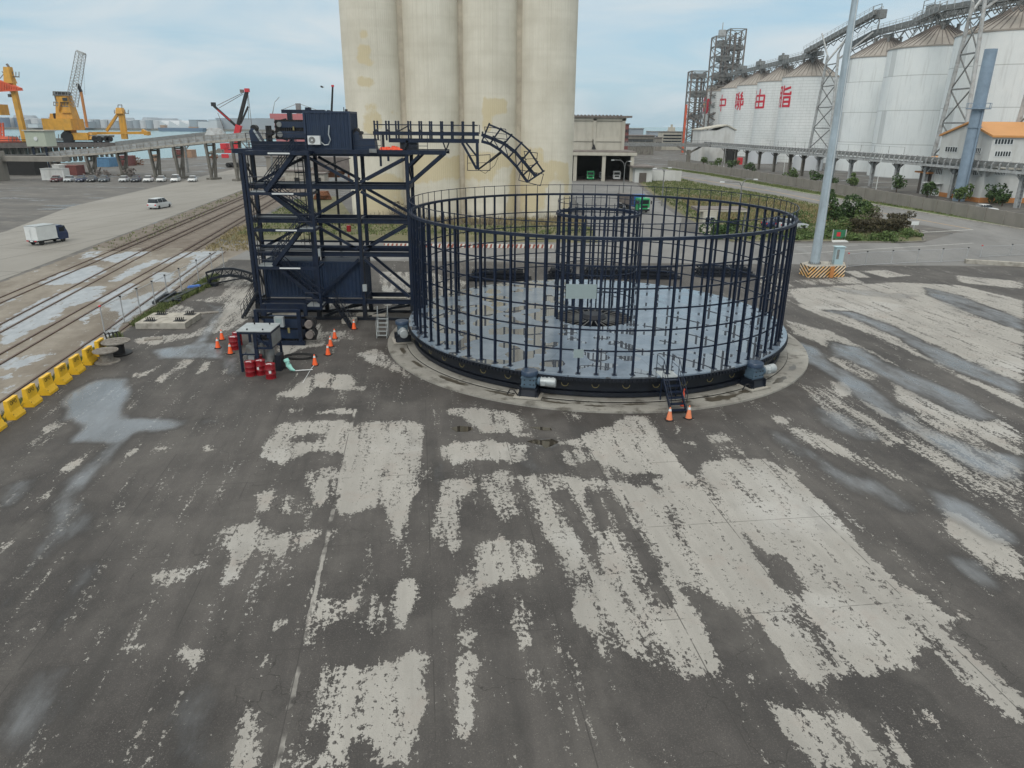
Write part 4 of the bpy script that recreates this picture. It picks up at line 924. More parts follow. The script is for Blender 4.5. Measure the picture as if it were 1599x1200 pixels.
# rolling stair
p = G(598, 526); p.z = .012
r = thing('rolling_stair', p, 'light grey rolling step ladder standing below the tower beside the carousel', 'step ladder')
b = B()
for sx in (-.35, .35):
    b.tube([(p.x+sx, p.y-.5, 0), (p.x+sx, p.y+.35, 1.25)], .022, 6); b.tube([(p.x+sx, p.y+.4, 0), (p.x+sx, p.y+.38, 2.1)], .022, 6); b.tube([(p.x+sx, p.y-.5, 0), (p.x+sx, p.y-.45, 1.0), (p.x+sx, p.y+.38, 2.1)], .018, 6); b.tube([(p.x+sx, p.y-.5, .03), (p.x+sx, p.y+.4, .03)], .022, 6)
b.build('frame', 'grey_metal', r)
for k in range(5):
    b = B(); b.box((p.x, p.y-.42+k*.17, .2+k*.25), (.68, .16, .03)); b.build('tread', 'grey_metal', r)
# grime: run-off stains and silt patches round the ring, each a thin irregular sheet
M['grime'] = mat('wet_brown_stain', (.075, .065, .050), .35, var=.35, scale=2.5)
rg_ = random.Random(12)
for k, (deg, rd_, ln_, wd_) in enumerate(((-118, 13.25, 2.2, .45), (-104, 13.4, 1.6, .35), (-133, 13.3, 2.4, .5), (-150, 13.3, 1.8, .4), (-86, 13.2, 1.5, .3), (-64, 13.45, 2.6, .75), (-55, 13.3, 1.4, .5), (-42, 13.6, 1.8, .5), (-95, 13.5, 1.2, .25), (-74, 13.25, .9, .25), (-30, 13.5, 1.6, .4), (-163, 13.4, 1.5, .4))):
    t0 = math.radians(deg); n = 26; pts = []
    for i in range(n):
        a = 2*PI*i/n; rr_ = rd_+math.sin(a)*wd_*.5*rg_.uniform(.45, 1.15); tt = t0+math.cos(a)*ln_*.5/13*rg_.uniform(.6, 1.2)
        rr_ = min(max(rr_, 13.05), 14.15); pts.append((cx0+rr_*math.cos(tt), cy0+rr_*math.sin(tt)))
    o = sheet('ground_stain', pts, .1035+.0006*k, 'grime')
# ------------------------------------------------------------------ cable loading tower
YF, YB, YS = 52.5, 54.9, 51.0        # front truss, rear truss, front of the stair frame
ZL = [12.05, 9.80, 7.40, 5.0, 1.45]
XC = [D(402, 470, YF).x, D(497, 470, YF).x, D(569, 470, YF).x, D(644, 470, YF).x]
tw = thing('loading_tower', (XC[0], YF, 0), 'dark blue steel truss tower with outside stairs beside the carousel', 'steel tower')
for Y in (YF, YB):
    for i, x in enumerate(XC):
        b = B(); b.box((x, Y-.11, 1.2), (.24, .03, ZL[0]-1.2)); b.box((x, Y+.11, 1.2), (.24, .03, ZL[0]-1.2)); b.box((x, Y, 1.2), (.06, .2, ZL[0]-1.2)); b.build('column', 'navy', tw)
        b = B(); b.box((x, Y, 0), (.3, .3, 1.2)); b.build('foot', 'navy_dark', tw)
    for k, z in enumerate(ZL):
        b = B()
        b.box(((XC[0]+XC[-1])/2, Y, z-.15), (XC[-1]-XC[0]+.30, .03, .28)); b.box(((XC[0]+XC[-1])/2, Y, z+.13), (XC[-1]-XC[0]+.30, .2, .03)); b.box(((XC[0]+XC[-1])/2, Y, z-.18), (XC[-1]-XC[0]+.30, .2, .03)); b.build('beam', 'navy', tw)
    # braces: the pattern alternates around the third column
    def br(i0, z0, i1, z1, w_=.20):
        x0, x1 = XC[i0], XC[i1]; p = Vector((x0, Y, z0)); q = Vector((x1, Y, z1)); d = (q-p).normalized()
        b = B(); b.bar(p+d*.28, q-d*.28, .16, w_); b.build('brace', 'navy', tw)
    br(1, ZL[0]-.2, 2, ZL[1]+.2); br(2, ZL[1]+.2, 3, ZL[0]-.2)
    br(1, ZL[2]+.2, 2, ZL[1]-.2); br(2, ZL[1]-.2, 3, ZL[2]+.2)
    br(1, ZL[2]-.2, 2, ZL[3]+.2); br(2, ZL[3]+.2, 3, ZL[2]-.2)
    br(1, ZL[4]+.2, 2, ZL[3]-.2); br(2, ZL[3]-.2, 3, ZL[4]+.2)
    if Y == YB:
        br(0, ZL[1], 1, ZL[0]); br(0, ZL[1], 1, ZL[2]); br(0, ZL[3], 1, ZL[2])
    b = B(); b.bar((XC[0], Y, ZL[3]+.55), (XC[-1], Y, ZL[3]+.55), .16, .14); b.build('beam', 'navy', tw)
for i, x in enumerate(XC):
    for z in ZL:
        b = B(); b.bar((x, YF+.15, z), (x, YB-.15, z), .2, .26); b.build('cross_beam', 'navy', tw)
    if i in (0, 3):
        for za, zb in zip(ZL, ZL[1:]): b = B(); b.bar((x, YF, za-.2), (x, YB, zb+.2), .12, .14); b.build('brace', 'navy', tw)
for i in range(3):                       # splayed ground braces under the bottom beam
    b = B(); b.bar((XC[i]+.2, YF+.3, .15), (XC[i+1]-.2, YB-.3, 1.1), .14, .18); b.bar((XC[i]+.2, YB-.3, .15), (XC[i+1]-.2, YF+.3, 1.1), .14, .18); b.build('ground_brace', 'navy_dark', tw)
b = B()
for Y in (YF, YB): b.bar((XC[0]-.5, Y, .12), (XC[-1]+.4, Y, .12), .34, .2)
b.build('sole_beam', 'navy_dark', tw)
# deck with nose towards the carousel
xe = D(697, 238, YF).x
b = B(); b.box(((XC[0]+xe)/2-.4, (YF+YB)/2, ZL[0]+.17), (xe-XC[0]+.8, YB-YF+.3, .05)); b.build('deck', 'navy', tw)
for Y in (YF-.15, YB+.15):
    b = B(); b.bar((XC[0]-.5, Y, ZL[0]+.12), (xe, Y, ZL[0]+.12), .12, .3); b.build('edge_beam', 'navy', tw)
for Y in (YF, YB):
    b = B(); b.bar((XC[3]+.1, Y, ZL[1]+.25), (xe-.3, Y, ZL[0]-.02), .16, .22); b.bar((XC[3], Y, ZL[1]+1.35), (D(655, 240, YF).x, Y, ZL[0]-.05), .14, .18); b.build('brace', 'navy', tw)
    for px in (594, 606): 
        x = D(px, 240, Y).x; b = B(); b.bar((x, Y, ZL[0]), (x, Y, D(px, 252, Y).z if px == 606 else D(px, 260, Y).z), .14); b.build('hanger', 'navy', tw)
# stair frame
XL, XR = D(381, 240, YS).x, D(481, 240, YS).x
ZP = [D(430, y, YS).z for y in (240, 303, 360, 419, 481)]
for x in (XL, XR):
    b = B(); b.box((x, YS, max(ZP[4]-.1, .0) if x == XR else .3), (.16, .16, ZP[0]-max(ZP[4]-.1, 0) if x == XR else ZP[0]-.3)); b.build('stair_post', 'navy', tw)
for k, z in enumerate(ZP):
    b = B(); b.bar((XL, YS, z), (XR, YS, z), .12, .2); b.bar((XL, YS, z), (XL, YF, z+.05), .1, .16); b.bar((XR, YS, z), (XR, YF, z+.05), .1, .16); b.build('stair_beam', 'navy', tw)
    xl = (XL, XL+1.1) if k % 2 else (XR-1.1, XR)
    if k == 0: xl = (XL, XR)
    b = B(); b.box(((xl[0]+xl[1])/2, (YS+YF)/2-.02, z+.1), (xl[1]-xl[0], YF-YS-.2, .05)); b.build('landing', 'grey_metal' if k else 'navy', tw)
    if k < 4:
        b = B(); b.box(((XL+XR)/2+.2, YS-.075, z-.04+.0), (1.5, .01, .10)); b.build('nameplate', 'white_paint', tw)
    if k:
        b = B()
        for x in (xl[0]+.03, (xl[0]+xl[1])/2): b.tube([(x, YS+.05, z+.12), (x, YS+.05, z+1.15)], .02, 5)
        for dz in (.6, 1.12):
            e = xl[0] if k % 2 else xl[1]
            b.tube([(xl[0], YS+.05, z+dz), (xl[1], YS+.05, z+dz)], .03, 5); b.tube([(e, YS+.05, z+dz), (e, YF-.2, z+dz)], .02, 5)
        b.build('guard_rail', 'navy', tw)
for k in range(4):
    xa = XR-1.0 if k % 2 == 0 else XL+1.0; xb = XL+1.1 if k % 2 == 0 else XR-.2
    if k == 3: xb = XR-.1
    za, zb = ZP[k]+.1, ZP[k+1]+.12; Y = YS+.25+(.55 if k % 2 else 0)
    b = B()
    for dy in (-.0, .62): b.bar((xa, Y+dy, za), (xb, Y+dy, zb), .06, .28)
    fl_ = b.build('stair_flight', 'navy', tw)
    b = B(); n = 10
    for i in range(n): t = (i+.5)/n; b.box((xa+(xb-xa)*t, Y+.31, za+(zb-za)*t-.02), (.24, .58, .035))
    b.build('treads', 'navy', fl_)
    b = B()
    for dy in (0, .62):
        for dz in (.55, 1.0): b.tube([(xa, Y+dy, za+dz), (xb, Y+dy, zb+dz)], .032, 5)
        for t in (0, .25, .5, .75, 1): x = xa+(xb-xa)*t; z = za+(zb-za)*t; b.tube([(x, Y+dy, z), (x, Y+dy, z+1.0)], .028, 5)
    b.build('handrail', 'navy', fl_)
# short stairs to the ground at both ends
for (p1, p2, nm) in (((402, 455, 51.6), (378, 498, 51.6), 0), ((521, 474, 52.0), (548, 514, 51.0), 1)):
    a = D(*p1); c_ = G(p2[0], p2[1]); c_.z = .05
    b = B()
    off = Vector((0, .6, 0)) if nm == 0 else Vector((.0, .55, 0))
    for o_ in (Vector((0, 0, 0)), off): b.bar(a+o_, c_+o_, .06, .2)
    fl_ = b.build('ground_stair', 'navy_dark', tw)
    b = B()
    for i in range(8): t = (i+.5)/8; q = a.lerp(c_, t)+off/2; b.box(q, (.24, .55, .03))
    b.build('treads', 'navy_dark', fl_)
    b = B()
    for o_ in (Vector((0, 0, 0)), off):
        for dz in (.5, .95): b.tube([a+o_+Vector((0, 0, dz)), c_+o_+Vector((0, 0, dz))], .02, 5)
        for t in (0, .2, .4, .6, .8, 1): q = a.lerp(c_, t)+o_; b.tube([q, q+Vector((0, 0, .95))], .018, 5)
    b.build('handrail', 'navy_dark', fl_)
# caged ladder inside the frame
b = B(); lx = D(478, 350, 53.5).x
for dx in (-.2, .2): b.tube([(lx+dx, 53.4, 5.2), (lx+dx, 53.4, 12)], .025, 5)
for i in range(22): b.tube([(lx-.2, 53.4, 5.4+i*.3), (lx+.2, 53.4, 5.4+i*.3)], .014, 4)
for i in range(8): b.arc((lx, 53.1), .36, 5.9+i*.8, .02, .06, 14)
for dx, dy in ((-.3, -.2), (0, -.36), (.3, -.2)): b.bar((lx+dx, 53.1+dy, 5.7), (lx+dx, 53.1+dy, 12), .03)
b.build('caged_ladder', 'navy_dark', tw)
# deck guard rails, in runs so that they read as the photo's
zd = ZL[0]+.2
for (pa, pb_) in ((387, 480), (553, 596), (640, 668)):
    xa, xb = D(pa, 240, YF-.2).x, D(pb_, 240, YF-.2).x; b = B(); n = max(2, int((xb-xa)/1.1)+1)
    for i in range(n): x = xa+(xb-xa)*i/(n-1); b.tube([(x, YF-.2, zd), (x, YF-.2, zd+1.1)], .022, 5)
    for dz in (.35, .72, 1.1): b.tube([(xa, YF-.2, zd+dz), (xb, YF-.2, zd+dz)], .02, 5)
    b.build('deck_rail', 'navy', tw)
b = B(); q = D(583, 236, YF-.2); b.box((q.x, YF-.32, q.z-.12), (.5, .12, .26)); b.build('floodlight', 'galv', tw)

# containers
def container(x0, x1, y0, y1, z0, z1, m_, label, name='container', ribs=True, grp=None):
    r = thing(name, (x0, y0, z0), label, 'container', grp)
    b = B(); f = .07
    for x in (x0+f, x1-f):
        for y in (y0+f, y1-f): b.box((x, y, z0), (.15, .15, z1-z0))
    for z in (z0+.08, z1-.07):
        for y in (y0+f, y1-f): b.bar((x0, y, z), (x1, y, z), .13, .13)
        for x in (x0+f, x1-f): b.bar((x, y0, z), (x, y1, z), .13, .13)
    b.build('frame', m_, r)
    b = B()
    def corr(p, q, n, out):
        d = (q-p); pts = []
        for i in range(n):
            for t, o_ in ((.0, 0), (.25, 0), (.4, 1), (.65, 1), (.9, 0)): pts.append(p+d*((i+t)/n)+out*(.045*o_))
        pts.append(q)
        vs = [(v.x, v.y, z0+.1) for v in pts]+[(v.x, v.y, z1-.1) for v in pts]; k = len(pts)
        b.add(vs, [(i, i+1, k+i+1, k+i) for i in range(k-1)])
    if ribs:
        corr(Vector((x0+.1, y0+.07, 0)), Vector((x1-.1, y0+.07, 0)), max(4, int((x1-x0)/.29)), Vector((0, -1, 0)))
        corr(Vector((x1-.07, y0+.1, 0)), Vector((x1-.07, y1-.1, 0)), 8, Vector((1, 0, 0)))
        corr(Vector((x1-.1, y1-.07, 0)), Vector((x0+.1, y1-.07, 0)), 8, Vector((0, 1, 0)))
        corr(Vector((x0+.07, y1-.1, 0)), Vector((x0+.07, y0+.1, 0)), 8, Vector((-1, 0, 0)))
    else: b.box(((x0+x1)/2, (y0+y1)/2, z0+.1), (x1-x0-.1, y1-y0-.1, z1-z0-.2))
    b.build('side_panels', m_, r)
    b = B(); b.box(((x0+x1)/2, (y0+y1)/2, z1-.06), (x1-x0-.08, y1-y0-.08, .03)); b.build('roof_panel', m_, r)
    return r
ca, cb_ = D(477.5, 239, YF-.1), D(550, 239, YF-.1)
cab = container(ca.x, cb_.x, YF-.1, YF+2.34, ZL[0]+.21, ZL[0]+2.78, 'navy_panel', 'dark blue control container with an air conditioner, up on the tower deck', 'control_container')
ax, az = D(491, 219, YF-.3).x, D(491, 226, YF-.3).z
b = B(); b.box((ax, YF-.34, az), (.85, .30, .58)); acn = b.build('air_conditioner', 'white_paint', cab)
b = B(); b.lathe([(0, -.165), (.23, -.165), (.23, -.15), (0, -.15)], 24, (ax-.12, YF-.34, az+.29), 'y'); b.build('fan_grille', 'galv', acn)
b = B(); b.lathe([(0, -.17), (.06, -.17), (.06, -.16), (0, -.16)], 12, (ax-.12, YF-.34, az+.29), 'y'); b.build('fan_hub', 'white_paint', acn)
b = B(); b.tube([D(501, 222, YF-.22), D(507, 227, YF-.22), D(513, 226, YF-.22), D(516, 219, YF-.22), D(513, 210, YF-.22), D(514, 196, YF-.2)], .045, 8); b.build('coolant_pipe', 'grey_metal', cab, True)
b = B(); q = D(537.5, 181, YF+.4); b.tube([q, q+Vector((0, 0, .55))], .03, 6); q = D(541, 178, YF+.4); b.box(q, (.16, .16, .3)); b.tube([q, q-Vector((0, 0, .25))], .02, 6); b.build('roof_lamp', 'black', cab)
for a_, b__, lb in ((416, 494, 'dark blue storage container standing inside the tower foot, behind the stair'), (503, 573, 'dark blue storage container inside the tower foot, right of the stair')):
    x0_, x1_ = D(a_, 465, YF+.25).x, D(b__, 465, YF+.25).x
    container(x0_, x1_, YF+.2, YB-.15, ZL[4]+.2, ZL[4]+2.95, 'navy_panel', lb, 'storage_container')

# machines on the deck
zk = ZL[0]+.2
def X(px, Y=53.0, py=215): return D(px, py, Y).x
def Z(py, Y=53.0, px=470): return D(px, py, Y).z
poly = [(X(394), zk), (X(392), Z(206)), (X(396), Z(201)), (X(400), Z(203)), (X(414), zk+.15), (X(414), zk)]
r = thing('cable_chute', (X(400), 52.8, zk), 'dark blue triangular cable chute with pale edge at the left end of the tower deck', 'cable guide')
b = B(); b.slab(poly, 52.7, 53.5); b.build('body', 'navy_panel', r)
b = B(); b.bar((X(400), 52.66, Z(204)), (X(414), 52.66, zk+.2), .05, .12); b.build('edge_strip', 'grey_metal', r)
b = B(); b.lathe([(0, -.2), (.22, -.2), (.22, .3), (0, .3)], 16, (X(398), 53.1, Z(201)), 'y'); b.build('roller', 'black', r, True)
r = thing('guide_rollers', (X(420), 53.2, zk), 'pair of upright dark guide rollers between the chute and the toothed tracks', 'cable guide')
for px in (417, 421.5): b = B(); b.lathe([(.001, zk), (.11, zk), (.11, Z(197)), (.001, Z(197))], 12, (X(px), 53.2, 0)); b.build('upright', 'black', r, True)
b = B(); b.lathe([(0, -.3), (.2, -.3), (.2, .3), (0, .3)], 14, (X(421.5), 53.3, Z(208)), 'y'); b.build('roller', 'black', r, True)
r = thing('caterpillar_hauler', (X(425), 53.6, zk), 'dark blue cable hauler with toothed tracks on the tower deck, left of the container', 'cable machine')
for (ya_, yb_, nm) in ((189, 201, 0), (204, 217, 1)):
    zc_ = (Z(ya_)+Z(yb_))/2; Rr = abs(Z(ya_)-Z(yb_))/2
    b = B(); b.box(((X(436)+X(478))/2, 53.7, zc_-Rr*.8), (X(478)-X(436), 1.0, Rr*1.6)); b.build('side_box', 'navy_panel', r)
    hb = B(); xl_ = X(430)
    for i in range(14):
        t = PI/2+PI*i/13; d = Vector((math.cos(t), 0, math.sin(t))); p_ = Vector((xl_+.3, 53.7, zc_)); hb.bar(p_+d*(Rr*.75), p_+d*(Rr*1.25), .9, .10)
    for i in range(22):
        x = xl_+.3+i*.15
        for s_ in (-1, 1): hb.box((x, 53.7, zc_+s_*Rr*.98-.07), (.09, .9, .14))
    hb.build('toothed_track', 'black', r)
    b = B(); b.lathe([(0, -.1), (Rr*.7, -.1), (Rr*.7, .1), (0, .1)], 20, (xl_+.3, 53.22, zc_), 'y'); b.build('sprocket', 'galv', r)
b = B(); b.box((X(455), 53.6, zk), (1.9, 1.4, .5)); b.box((X(466), 53.1, zk), (1.3, .3, Z(222)-zk)); b.build('bed', 'navy', r)
b = B(); b.box((X(459), 53.1, Z(204)), (.10, .05, .26)); b.build('yellow_tag', 'pale_yellow', r)
for px in (447, 509):
    b = B(); b.box((X(px), 54.3, zk), (.30 if px == 447 else .2, .3, Z(172, 54.3)-zk)); b.build('portal_post', 'navy', r)
b = B(); b.bar((X(444, 54.3), 54.3, Z(174.5, 54.3)), (X(511, 54.3), 54.3, Z(174.5, 54.3)), .3, .24); b.box((X(485, 54.3), 54.3, Z(175, 54.3)), (.36, .4, .3)); b.build('portal_beam', 'navy', r)
b = B(); b.bar((X(395), YF+.1, zk+.32), (X(478), YF+.1, zk+.32), .12, .5); one(b, 'kick_plate', 'navy', 'long dark blue upstand beam along the front of the tower deck below the hauler', 'steel beam')
r = thing('cable_winch', (X(553, 53.2), 53.2, zk), 'low dark blue winch frame on the tower deck just right of the control container', 'winch')
b = B(); b.slab([(X(553), zk), (X(552), Z(210)), (X(558), Z(204)), (X(562), Z(207)), (X(563), Z(216)), (X(585), Z(216)), (X(587), zk)], 52.8, 53.8); b.build('frame', 'navy_panel', r)
b = B(); b.lathe([(0, -.3), (.16, -.3), (.16, .3), (0, .3)], 14, (X(557), 53.2, Z(203)), 'y'); b.lathe([(0, -.3), (.12, -.3), (.12, .3), (0, .3)], 14, (X(563.5), 53.2, Z(207)), 'y'); b.build('roller', 'black', r, True)
b = B(); q0 = (X(612, 52.7), 52.75, zk)
for i in range(26):
    a_ = rng.uniform(-1, 1); b.box((q0[0]+a_*.75, q0[1]+rng.uniform(-.2, .2), zk+rng.uniform(0, .12)*(1-abs(a_))), (rng.uniform(.2, .5), .3, rng.uniform(.08, .25)), rng.uniform(-.5, .5), .6)
one(b, 'net_pile', 'orange_cloth', 'crumpled orange netting lying on the tower deck under the roller track', 'netting')
r = thing('mast', (D(519, 182, 60).x, 60.0, 0), 'thin black mast rising behind the control container on the tower', 'mast')
a, c_ = D(517.5, 182, 60), D(519.5, 135, 60); b = B(); b.tube([(a.x, 60, 0), a, c_], .11, 8, .07); b.build('pole', 'black', r)
b = B(); b.box((c_.x, 60, c_.z-.05), (.18, .16, .14)); b.build('head', 'red_bright', r)

# roller track and gooseneck
YA, YB2 = 53.0, 54.2
r = thing('gooseneck_arm', (X(640), 53.6, zk), 'dark blue roller track on the tower with a gooseneck curving out over the carousel', 'cable arm')
zl, zb_, zt_ = Z(220, 53.6, 680), Z(209, 53.6, 680), Z(191, 53.6, 680)
xs = [X(p, 53.6) for p in (588, 606, 621, 640, 657, 673, 690, 706.5, 723, 739.5)]
for Y in (YA, YB2):
    b = B(); b.bar((X(583, Y), Y, zb_), (X(748, Y), Y, zb_), .14, .24); b.bar((X(607, Y), Y, zl), (X(748, Y), Y, zl), .16, .26); b.build('track_beam', 'navy', r)
    b = B(); b.bar((xs[0], Y, zt_-.2), (X(746, Y), Y, zt_-.2), .07, .07); b.build('top_rail', 'navy', r)
    for x in xs:
        b = B(); b.bar((x, Y, zl), (x, Y, zt_+.0), .11); b.lathe([(0, -.05), (.07, -.05), (.07, .05), (0, .05)], 10, (x, Y, zt_), 'y'); b.build('roller_post', 'navy', r)
b = B()
for x in xs: b.bar((x, YA, zb_), (x, YB2, zb_), .1); b.tube([(x, YA, zb_+.2), (x, YB2, zb_+.2)], .07, 8)
b.build('cross_rollers', 'navy_dark', r)
b = B(); b.bar((X(621), YA, zb_+.1), (X(639), YA, zt_-.25), .08); b.bar((X(598), YA, zk), (X(598), YA, zb_), .16); b.bar((X(628), YA, zk), (X(636), YA, zl), .16); b.bar((X(696), YA, zk+.05), (X(691), YA, zl), .09); b.bar((X(696), YA, zk+.05), (X(702), YA, zl), .09); b.box((X(637), 53.6, zk), (1.2, 1.0, zl-zk)); b.build('support', 'navy_dark', r)
def Q(zx, zy, Y): return D(560+zx/4.703, 150+zy/4.703, Y)
for Y in (YA, YB2):
    b = B(); b.bar(Q(870, 335, Y), Q(875, 540, Y), .2, .2); b.bar(Q(760, 345, Y), Q(868, 540, Y), .14, .16); b.bar(Q(790, 345, Y), Q(872, 450, Y), .1, .12); b.build('drop_bracket', 'navy', r)
outer = [(955, 210), (1040, 245), (1120, 290), (1195, 348), (1255, 405), (1310, 490), (1355, 555)]
midl = [(905, 285), (985, 315), (1070, 352), (1150, 412), (1200, 470), (1262, 545), (1300, 590)]
inn = [(905, 335), (965, 352), (1035, 395), (1100, 455), (1160, 520), (1205, 585), (1240, 632)]
for Y in (YA, YB2):
    for ln_, w_, nm in ((outer, .09, 'curved_rail'), (midl, .16, 'curved_beam'), (inn, .14, 'curved_beam')):
        b = B(); pts = [Q(*p, Y) for p in ln_]
        for p, q in zip(pts, pts[1:]): d = (q-p).normalized()*.03; b.bar(p-d, q+d, w_, w_*1.4)
        b.build(nm, 'navy', r)
    for (a, m_, c_) in zip(outer, midl, inn):
        b = B(); pa, pm, pc = Q(*a, Y), Q(*m_, Y), Q(*c_, Y); d = (pa-pm).normalized(); b.bar(pc, pa+d*.12, .11); b.build('curved_post', 'navy', r)
    b = B()
    for i in range(len(midl)-1): b.bar(Q(*midl[i], Y), Q(*inn[i+1], Y), .06)
    b.build('lattice', 'navy', r)
b = B()
for lst in (outer, midl, inn):
    for p in lst: b.bar(Q(*p, YA), Q(*p, YB2), .08)
for p in midl: q = Q(*p, YA); b.tube([q+Vector((.05, 0, .15)), Q(*p, YB2)+Vector((.05, 0, .15))], .07, 8)
b.build('cross_rollers', 'navy_dark', r)
b = B(); b.bar(Q(880, 540, 53.6), Q(1045, 415, 53.6), .12); b.tube([Q(960, 482, 53.6), Q(1045, 415, 53.6)], .10, 10); b.build('hydraulic_ram', 'navy_dark', r)
for (p0, p1, p2, p3) in (((800, 440), (965, 432), (965, 548), (800, 548)), ((1215, 408), (1313, 420), (1305, 500), (1235, 520)), ((1190, 545), (1175, 620), (1335, 660), (1358, 575)), ((925, 228), (1080, 245), (1090, 320), (935, 300))):
    b = B()
    for Y in (YA-.5, YB2+.3):
        pts = [Q(*p, Y) for p in (p0, p1, p2, p3)]
        for a, c_ in zip(pts, pts[1:]+pts[:1]): b.tube([a, c_], .025, 5)
        b.tube([(pts[0]+pts[3])/2, (pts[1]+pts[2])/2], .018, 5)
    for p in (p0, p1, p2, p3): b.tube([Q(*p, YA-.5), Q(*p, YB2+.3)], .022, 5)
    b.build('work_cage', 'navy', r)
b = B(); b.tube([Q(875, 540, 52.9), Q(930, 570, 52.9), Q(1000, 510, 52.9), Q(1025, 450, 52.9)], .018, 5); b.tube([Q(1095, 345, 52.9), Q(1110, 400, 52.9), Q(1160, 430, 52.9), Q(1235, 470, 52.9)], .02, 5); b.tube([Q(740, 330, 52.9), Q(760, 300, 52.9)], .02, 5); b.build('hydraulic_hose', 'black', r)
b = B()
pts = [(850, 215), (888, 215), (888, 280)]
b.tube([Q(*p, YA) for p in pts], .025, 5); b.build('end_rail', 'navy', r)
# concrete pads under the tower
for px, py, w_ in ((546, 504, 1.0), (581, 496, 2.2), (443, 494, 2.2), (607, 470, 3.0)):
    p = G(px, py); b = B(); b.box((p.x, p.y, 0.0), (w_, .8, .32)); tag(b.build('footing_block', 'concrete'), {546: 'small concrete footing block right of the toothed tracks', 581: 'long concrete footing block below the tower beside the stair foot', 443: 'concrete footing block behind the caterpillar tensioner', 607: 'low concrete block behind the tower foot, toward the carousel'}[px], 'concrete block')
# service cables and boxes on the tower
b = B()
for px in (404, 408, 567): x = D(px, 400, YF-.2).x; b.tube([(x, YF-.19, 1.5), (x, YF-.19, 12.0)], .035, 5)
b.tube([(XC[1]+.2, YF-.16, 11.7), (XC[1]+1.2, YF-.16, 11.2), (XC[2]-.3, YF-.16, 11.75)], .03, 5); b.build('cable_run', 'black', tw)
for px, py in ((498, 400), (570, 455)): q = D(px, py, YF-.3); b = B(); b.box(q, (.3, .2, .5)); b.build('junction_box', 'grey_metal', tw)
for x0, x1, z in ((XC[0], XC[1], ZL[1]), (XC[0], XC[1], ZL[2]), (XC[0], XC[1], ZL[3])):
    b = B(); b.bar((x0, (YF+YB)/2, z+.1), (x1, (YF+YB)/2, z+.1), .9, .05); b.build('inner_walkway', 'navy_dark', tw)
# ------------------------------------------------------------------ yard furniture
def G0(px, py, z=.012): p = G(px, py, 0.0); p.z = z; return p
# stroke lettering (painted): list of polylines in a unit box
def strokes(b, lines, f, w_, th=.012):
    """f maps (u,v) to a world point and an outward normal"""
    for ln in lines:
        for (a, c_) in zip(ln, ln[1:]):
            n = 3
            for i in range(n):
                t0, t1 = i/n, (i+1)/n
                p, nn = f(a[0]+(c_[0]-a[0])*t0, a[1]+(c_[1]-a[1])*t0); q, _ = f(a[0]+(c_[0]-a[0])*t1, a[1]+(c_[1]-a[1])*t1)
                d = (q-p)
                if d.length < 1e-5: continue
                d.normalize(); s_ = d.cross(nn).normalized()*w_/2; e = d*w_*.25
                if i: e0 = d*0
                else: e0 = e
                e1 = e if i == n-1 else d*0
                vs = [p-e0-s_, p-e0+s_, q+e1+s_, q+e1-s_]
                vs2 = [v+nn*th for v in vs]
                b.add(vs+vs2, [(4, 5, 6, 7), (0, 1, 5, 4), (1, 2, 6, 5), (2, 3, 7, 6), (3, 0, 4, 7)])
GL = {'O': [[(0.2, 0), (.8, 0), (1, .25), (1, .75), (.8, 1), (.2, 1), (0, .75), (0, .25), (.2, 0)]], 'P': [[(0, 0), (0, 1), (.8, 1), (1, .85), (1, .6), (.8, .48), (0, .48)]],
      'C': [[(1, .2), (.8, 0), (.2, 0), (0, .25), (0, .75), (.2, 1), (.8, 1), (1, .8)]]}
bp_first = None
lab_b = ['nearest, cut off by the left edge of the photo', 'second from the left edge of the photo', 'third from the left edge of the photo', 'fourth from the left edge of the photo', 'fifth from the left edge', 'third in front of the cable reels', 'second in front of the cable reels', 'just in front of the cable reels', 'half hidden behind the cable reels']
dirv = (G(144, 566)-G(22, 655)).normalized(); rzb = math.atan2(dirv.y, dirv.x)
P0, P1 = G0(11, 667), G0(153, 564)
P0 = P0-dirv*.43+Vector((-dirv.y, dirv.x, 0))*.3; P1 = P1-dirv*.43+Vector((-dirv.y, dirv.x, 0))*.3
for i in range(9):
    p = P0+(P1-P0)*((i-1)/6); p.z = .012
    lb = 'yellow plastic jersey barrier, '+lab_b[i]
    if bp_first is None:
        r = thing('jersey_barrier', p, lb, 'barrier', 'yellow barriers along the edge of the yard', rzb)
        b = B(); # profile across (y) wide foot, extruded along x
        L = .48
        pr_ = [(-.32, 0), (.32, 0), (.32, .14), (.14, .42), (.10, 1.0), (-.10, 1.0), (-.14, .42), (-.32, .14)]
        vs = []
        for x, k in ((-L, 1), (-L+.14, 1), (L-.02, 1), (L, .97)): 
            for (y, z) in pr_: vs.append((x if not (x < 0 and z > .5) else x+.0, y*k, z))
        fs = []
        for a in range(3):
            for j in range(8): fs.append((a*8+j, a*8+(j+1) % 8, (a+1)*8+(j+1) % 8, (a+1)*8+j)[::-1])
        fs += [tuple(range(8)), tuple(range(24, 32))[::-1]]
        b.add(vs, [f[::-1] for f in fs]); b.build('body', 'yellow', r, world=False)
        b = B()
        for k, ch in enumerate('OPO'):
            strokes(b, GL[ch], lambda u, v, k=k: (Vector((-.30+k*.2+u*.14, -.1335+(v*.17)*.075+.010, .73+v*.17)), Vector((0, -1, .07)).normalized()), .028, .006)
        b.build('lettering', 'black', r, world=False)
        b = B()
        for x, z in ((-.45, .25), (.45, .25), (-.3, .12), (.3, .12)): b.box((x, -.235-(.25-z)*.4, z), (.05, .02, .05))
        b.build('drain_plug', 'black', r, world=False)
        bp_first = r
    else: dup(bp_first, p, rzb, lb)
